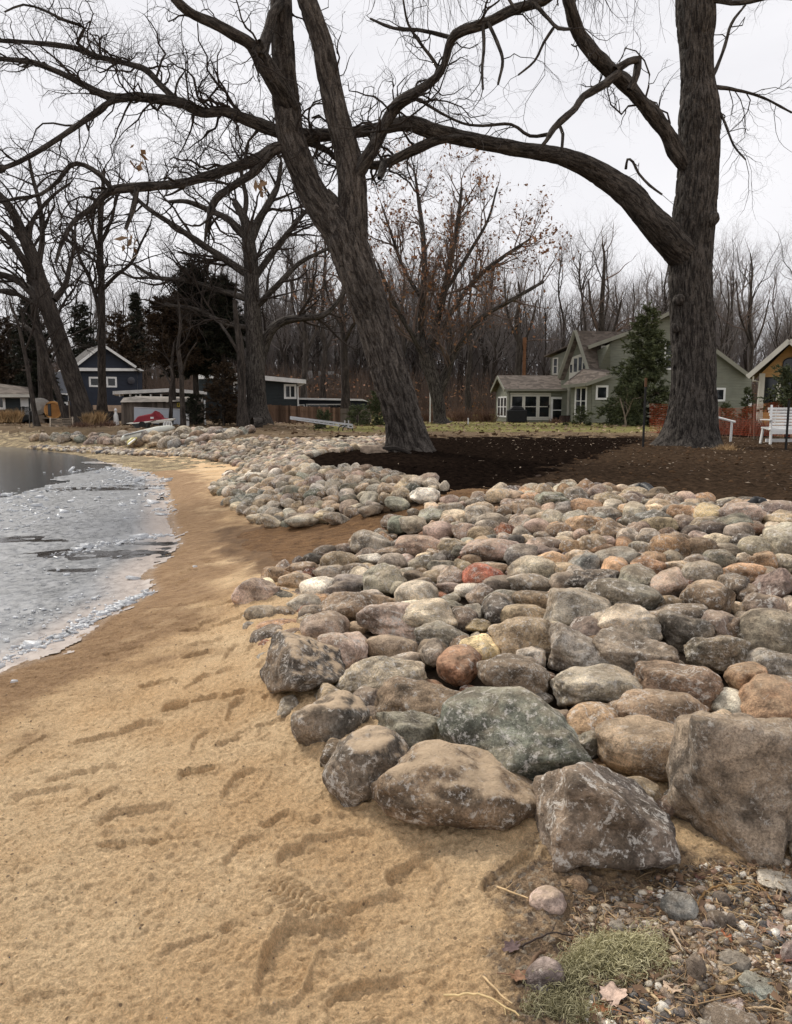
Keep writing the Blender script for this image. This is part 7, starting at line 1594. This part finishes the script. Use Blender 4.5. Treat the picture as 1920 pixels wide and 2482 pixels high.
pebbles(X, Y, R, pal[rg.integers(0, len(pal), len(X))] * rg.uniform(.75, 1.15, (len(X), 1)), 'gravel', 'mixed fine shore gravel at the near right')
# grains and specks on the sand close by
X = rg.uniform(-2.2, 3.0, 7000); Y = rg.uniform(1.3, 6.5, 7000); dd, s_ = seg_dist(X, Y, TOE); m = -dd * s_ < 0; X, Y = X[m], Y[m]; R = np.exp(rg.normal(-6.3, .35, len(X)))
pebbles(X, Y, R, pal[rg.choice([1, 3, 4, 4, 6, 7, 2], len(X))] * .8, 'sand_grains', 'scattered grit lying on the sand', .5)
# grit among the far shore: small stones between beach and wall
Pm = poly_hit([(90, 1082), (330, 1092), (420, 1100), (470, 1108), (300, 1104), (200, 1098), (60, 1088)]); X = rg.uniform(Pm[:, 0].min(), Pm[:, 0].max(), 6000); Y = rg.uniform(Pm[:, 1].min(), Pm[:, 1].max(), 6000); m = inside(X, Y, Pm); X, Y = X[m], Y[m]
pebbles(X, Y, rg.uniform(.04, .13, len(X)), pal[rg.choice([0, 1, 3, 4, 6, 5], len(X))], 'shore_cobbles', 'small stones strewn between the far cove and the shore wall')

def leaf(name, label, x0, y0, x1, y1, col, seed, lobes=7, flat=None):
    (a, b), (c, d) = dpx(x0, y0), dpx(x1, y1); P = hit([(a + c) / 2], [(b + d) / 2])[0]; dep = np.linalg.norm(P - [0, 0, EYE]); r = .5 * max(c - a, (d - b) * 1.15) / FPX * dep; rgl = np.random.default_rng(seed)
    n = 40; t = np.linspace(0, 2 * np.pi, n, endpoint=False); rad = r * (.72 + .20 * np.cos(t) + .13 * np.cos(lobes * t + 1) + .05 * rgl.normal(size=n)); V = [[0, 0, 0]]
    for f in (.5, 1): V += [[rad[i] * f * math.cos(t[i]), rad[i] * f * .75 * math.sin(t[i]), 0] for i in range(n)]
    V = np.array(V); q = V[:, 1] / r; V[:, 2] = r * (.35 * np.abs(q) ** 1.5 + .10 * np.sin(V[:, 0] / r * 4 + seed) + .06 * rgl.normal(size=len(V)) * (np.hypot(V[:, 0], V[:, 1]) / r))
    F3 = [[0, 1 + i, 1 + (i + 1) % n] for i in range(n)]; F4 = [[1 + i, 1 + n + i, 1 + n + (i + 1) % n, 1 + (i + 1) % n] for i in range(n)]
    nn = N('leaf_' + str(seed)); cc = nn.coord('Object'); cx2 = nn.scalec(col, nn.ramp(nn.noise(cc, 60, 5, .7), .3, .7, .65, 1.3)); mt_ = nn.fin(cx2, .7, .25, nn.bump(nn.noise(nn.scaled(cc, (1, 3, 1)), 90, 3), .6, .003))
    z = float(hd(P[0:1], P[1:2])[0]); e = empty('fallen_leaf', (P[0], P[1], z + .012), label, 'leaf', 'fallen leaves in the near gravel', rgl.uniform(0, 6.28)); e.rotation_euler = (rgl.normal(0, .2), rgl.normal(0, .2), rgl.uniform(0, 6.28))
    bl = mesh_np('blade', V, [np.array(F3), np.array(F4)], mt_, None, True); bl.parent = e
    k = MB().tube([[-r * .2, 0, .001], [-r * 1.0, r * .05, .004], [-r * 1.5, r * .2, .0]], [.0012, .0016, .0012], 5); st_ = k.build('stalk', mt_, None); st_.parent = e
LV = [(1535, 1080, 1662, 1215, (.34, .24, .19), 'large pinkish tan leaf standing on edge near the frame edge'), (1210, 985, 1352, 1057, (.52, .37, .22), 'curled tan leaf lying across the black pebbles'), (980, 1430, 1102, 1537, (.50, .37, .26), 'round toothed tan leaf right of the weed'),
      (608, 1513, 797, 1612, (.52, .38, .30), 'pale pink toothed leaf below the green weed'), (1278, 1143, 1362, 1242, (.30, .11, .05), 'rust red leaf scrap in the gravel above the pale stone'), (1138, 835, 1232, 887, (.13, .06, .045), 'dark brown crumpled leaf on the grit below the boulders'),
      (568, 1213, 642, 1277, (.09, .065, .035), 'dark brown leaf lying on top of the green weed'), (138, 1193, 197, 1292, (.12, .08, .075), 'dark purple-brown leaf at the sand edge, the upper of two'), (158, 1368, 232, 1482, (.22, .12, .07), 'brown curled leaf at the sand edge, the lower of two'),
      (1580, 1268, 1700, 1362, (.14, .065, .045), 'dark rusty leaf at the frame edge above the slate'), (1195, 1498, 1275, 1555, (.45, .24, .09), 'orange leaf above the big blue-black stone'), (925, 1490, 992, 1562, (.28, .15, .09), 'brown leaf tucked beside the round toothed leaf'), (1500, 1120, 1560, 1180, (.30, .17, .10), 'small brown leaf left of the large pinkish leaf'), (590, 1610, 700, 1660, (.33, .15, .07), 'reddish leaf at the bottom edge under the pale pink leaf')]
for i, (x0, y0, x1, y1, c_, lb) in enumerate(LV): leaf('fallen_leaf', lb, x0, y0, x1, y1, c_, 400 + i)
STK = [((1150, 1065), (1205, 960), (1290, 905), (1500, 900), (1590, 1000), .004, (.26, .15, .06), 'long curved brown stalk arching over the gravel'), ((1110, 895), (1240, 955), .003, (.42, .30, .17), 'straight pale twig left of the curved brown stalk'), ((895, 1510), (1030, 1635), .0045, (.58, .43, .25), 'thick straw stem pointing to the bottom edge'),
       ((790, 1540), (960, 1645), .0035, (.45, .33, .2), 'grey-tan stem left of the thick straw'), ((1025, 1155), (1090, 1285), .004, (.42, .33, .24), 'short pale twig right of the weed'), ((1210, 1480), (1420, 1380), (1650, 1290), .004, (.30, .20, .10), 'long brown stem crossing the gravel above the slate'),
       ((75, 925), (250, 1015), .0032, (.56, .40, .22), 'yellow straw stuck in the sand hollow'), ((0, 1415), (160, 1590), .0032, (.50, .36, .2), 'upper of two straws on the sand near the bottom edge'), ((-210, 1500), (0, 1545), (200, 1648), .0035, (.58, .43, .22), 'long golden straw on the sand at the bottom edge'), ((1640, 890), (1615, 990), .004, (.34, .25, .16), 'stubby twig below the cream stone'),
       ((500, 1010), (520, 1050), (560, 1085), .003, (.14, .09, .06), 'small dark bent twig at the left gravel edge'), ((1040, 1120), (1250, 1170), .003, (.28, .19, .12), 'brown twig crossing the middle gravel'), ((1330, 1040), (1500, 1085), .0025, (.36, .26, .15), 'thin twig above the yellow oval pebble'), ((1525, 1060), (1475, 1195), .0025, (.3, .22, .14), 'thin twig leaning beside the yellow oval pebble'),
       ((940, 1460), (1020, 1430), (1110, 1420), .004, (.30, .24, .17), 'grey twig under the round toothed leaf'), ((210, 1250), (370, 1210), (490, 1190), .003, (.05, .035, .028), 'dark wiry root along the top of the weed'), ((235, 1420), (290, 1350), (340, 1290), .006, (.14, .085, .05), 'dark flat strip of bark left of the purple-red stone'), ((1450, 1540), (1560, 1560), (1700, 1605), .003, (.45, .33, .2), 'pale stem crossing the lower right corner'),
       ((-425, -20), (-410, 60), (-370, 130), .002, (.06, .04, .03), 'fine dark twig on the sand against the sand-swept boulder'), ((1200, 1195), (1300, 1160), .003, (.4, .3, .2), 'short tan twig left of the rust red leaf scrap')]
for i, s in enumerate(STK):
    pts = [q for q in s if isinstance(q, tuple) and len(q) == 2]; r_, c_, lb = s[-3], s[-2], s[-1]; W_ = hit([dpx(*q)[0] for q in pts], [dpx(*q)[1] for q in pts]); W_[:, 2] = hd(W_[:, 0], W_[:, 1]) + .012 + .012 * (np.arange(len(W_)) % 2)
    Q = catmull(np.column_stack([W_, np.full(len(W_), r_)]), n_per=8); Q[:, :3] += rg.normal(0, .0012, (len(Q), 3)); e = empty('stick', W_[0], lb, 'twig', 'stems and twigs in the near gravel'); m_ = plain('stem_%d' % i, c_, .8, .3, 30)
    V, F = tube_np(Q[None, :, :3], (Q[:, 3] * np.linspace(1.1, .7, len(Q)))[None], 7); mesh_np('stem', V.reshape(-1, 3), F, m_, e, True); h_ = len(Q) // 2; b_ = children(Q[None, :, :3], Q[None, :, 3], rg, 6, .02, .06, m=4, cap=r_ * .6, endfork=False); V, F = tube_np(b_[0], b_[1], 5); mesh_np('side_twig', V.reshape(-1, 3), F, m_, e, True)
# twig and leaf litter mass
X, Y = scat(G_D, 2600, rg); X = np.r_[X, scat(G_P, 1100, rg)[0]]; Y = np.r_[Y, np.zeros(len(X) - len(Y))]
X, Y = scat(G_P, 4200, rg); n_ = len(X); H = hd(X, Y); a = rg.uniform(0, 6.28, n_); L = np.exp(rg.normal(-3.6, .5, n_)); P0 = np.stack([X, Y, H + .004 + rg.uniform(0, .012, n_)], -1); d = np.stack([np.cos(a), np.sin(a), rg.normal(0, .15, n_)], -1)
P = np.stack([P0 + d * (L * t)[:, None] + rg.normal(0, .003, (n_, 3)) * (t > 0) for t in (0, .5, 1)], 1); LIT = mat_leaf('litter', (.06, .035, .022), (.42, .29, .16)); o = join_tubes('twig_litter', [(P, rg.uniform(.0006, .0022, n_)[:, None] * np.ones((1, 3)), 4)], LIT, None); tag(o, 'fine broken stems littering the near gravel', 'litter', kind='stuff')
X, Y = scat(G_P, 750, rg); n_ = len(X); H = hd(X, Y) + .008; q = np.stack([X, Y, H + rg.uniform(0, .008, n_)], -1); a = rg.normal(0, .011, (n_, 3)) * [1, 1, .35]; b_ = rg.normal(0, .011, (n_, 3)) * [1, 1, .35]
o = mesh_np('leaf_litter', np.stack([q - a, q - b_, q + a * .8, q + b_], 1).reshape(-1, 3), np.arange(4 * n_).reshape(-1, 4), mat_leaf('leaf_bits', (.06, .035, .022), (.24, .15, .09))); tag(o, 'crumbled leaf bits among the near gravel', 'litter', kind='stuff')
# green weed
def weed(poly_px, n, hgt, name, label, *_):
    Pw = poly_hit([dpx(*q) for q in poly_px]); lo, hi = Pw.min(0), Pw.max(0); X = rg.uniform(lo[0], hi[0], n * 3); Y = rg.uniform(lo[1], hi[1], n * 3); s = sdf(X, Y, Pw) - min(.035, .12 * (hi - lo).min()) + .075 * fbm(X * 7, Y * 7, o=3, seed=4); m = (s > -.05 * rg.random(n * 3)) & (rg.random(n * 3) < sst(-.05, .09, s) * .9 + .1) & (fbm(X * 9, Y * 9, o=3) + .35 + s * 4 > rg.random(n * 3) * .9); X, Y, s = X[m][:n], Y[m][:n], s[m][:n]; k = len(X)
    z = hd(X, Y) + hgt * sst(0, .12, s) * (.55 + .5 * fbm(X * 14, Y * 14, o=2)) * rg.uniform(.2, 1, k) + .003; p = np.stack([X, Y, z], -1); d = nrm(rg.normal(size=(k, 3)) * [1, 1, .5]); pts = [p]
    for _ in range(8): pts.append(pts[-1] + d * rg.uniform(.006, .014, (k, 1))); d = nrm(d + rg.normal(0, .55, (k, 3)) + (p - pts[-1]) * 9)
    P = np.stack(pts, 1); P[..., 2] = np.maximum(P[..., 2], hd(X, Y)[:, None] + .001)
    o = join_tubes(name, [(P, np.full(P.shape[:2], .00085), 3)], mat_leaf('weed', (.20, .18, .08), (.62, .57, .36), .6), None); tag(o, label, 'weed', kind='stuff')
weed([(360, 1250), (420, 1185), (560, 1160), (760, 1150), (900, 1165), (1010, 1230), (1060, 1330), (1020, 1410), (900, 1440), (760, 1470), (560, 1490), (440, 1440), (380, 1350)], 5200, .06, 'water_weed', 'tangled green water weed heap at the near right')
weed([(230, 1500), (330, 1440), (480, 1430), (600, 1480), (620, 1560), (560, 1680), (300, 1700), (200, 1600)], 1500, .012, 'weed_mat', 'thin flat green weed mat at the bottom edge')
weed([(1180, 1360), (1300, 1330), (1420, 1350), (1400, 1400), (1220, 1420)], 2400, .012, 'weed_wisps', 'wisps of green weed between the slates')
# flecks on the topsoil, leaves on the lawn
n_ = 3000; X = rg.uniform(-8, 12, n_); Y = rg.uniform(9.5, 28, n_); m = (h0(X, Y) > .35) & (sdf(X, Y, NEARBED) < -.1) & (sdf(X, Y, MIDBED) < -.1) & (rg.random(n_) < np.clip((X - 1) * .22 + .05, .04, 1)); X, Y = X[m], Y[m]; n_ = len(X); q = np.stack([X, Y, h0(X, Y) + .03], -1); a = rg.normal(0, .014, (n_, 3)) * [1, 1, .4]; b_ = rg.normal(0, .018, (n_, 3)) * [1, 1, .4]
o = mesh_np('soil_flecks', np.stack([q - a, q - b_, q + a, q + b_], 1).reshape(-1, 3), np.arange(4 * n_).reshape(-1, 4), mat_leaf('flecks', (.06, .035, .022), (.36, .28, .20))); tag(o, 'pale leaf flecks and chips on the dark topsoil', 'litter', kind='stuff')
n_ = 5000; X = rg.uniform(-22, 26, n_); Y = rg.uniform(27, 62, n_); m = h0(X, Y) > .25; X, Y = X[m], Y[m]; n_ = len(X); q = np.stack([X, Y, h0(X, Y) + .05], -1); a = rg.normal(0, .05, (n_, 3)) * [1, 1, .5]; b_ = rg.normal(0, .05, (n_, 3)) * [1, 1, .5]
o = mesh_np('lawn_leaves', np.stack([q - a, q - b_, q + a, q + b_], 1).reshape(-1, 3), np.arange(4 * n_).reshape(-1, 4), mat_leaf('lawn_leaf', (.12, .07, .04), (.34, .24, .15))); tag(o, 'dead leaves scattered on the lawn', 'leaves', kind='stuff')
# clods on the soil
n_ = 2600; X = rg.uniform(-6, 12, n_); Y = rg.uniform(8.5, 24, n_); m = (h0(X, Y) > .3) & (sdf(X, Y, NEARBED) < -.05) & (sdf(X, Y, MIDBED) < -.05) & (sdf(X, Y, RAMP) < 0); X, Y = X[m], Y[m]; bk = np.maximum(sdf(X, Y, BLACK), sdf(X, Y, BLACK2)) > 0
pebbles(X, Y, np.exp(rg.normal(-3.8, .4, len(X))), np.where(bk[:, None], (.014, .0095, .007), (.075, .045, .026)) * rg.uniform(.6, 1.6, (len(X), 1)), 'soil_clods', 'clods of earth on the dark topsoil', .0, CLOD)
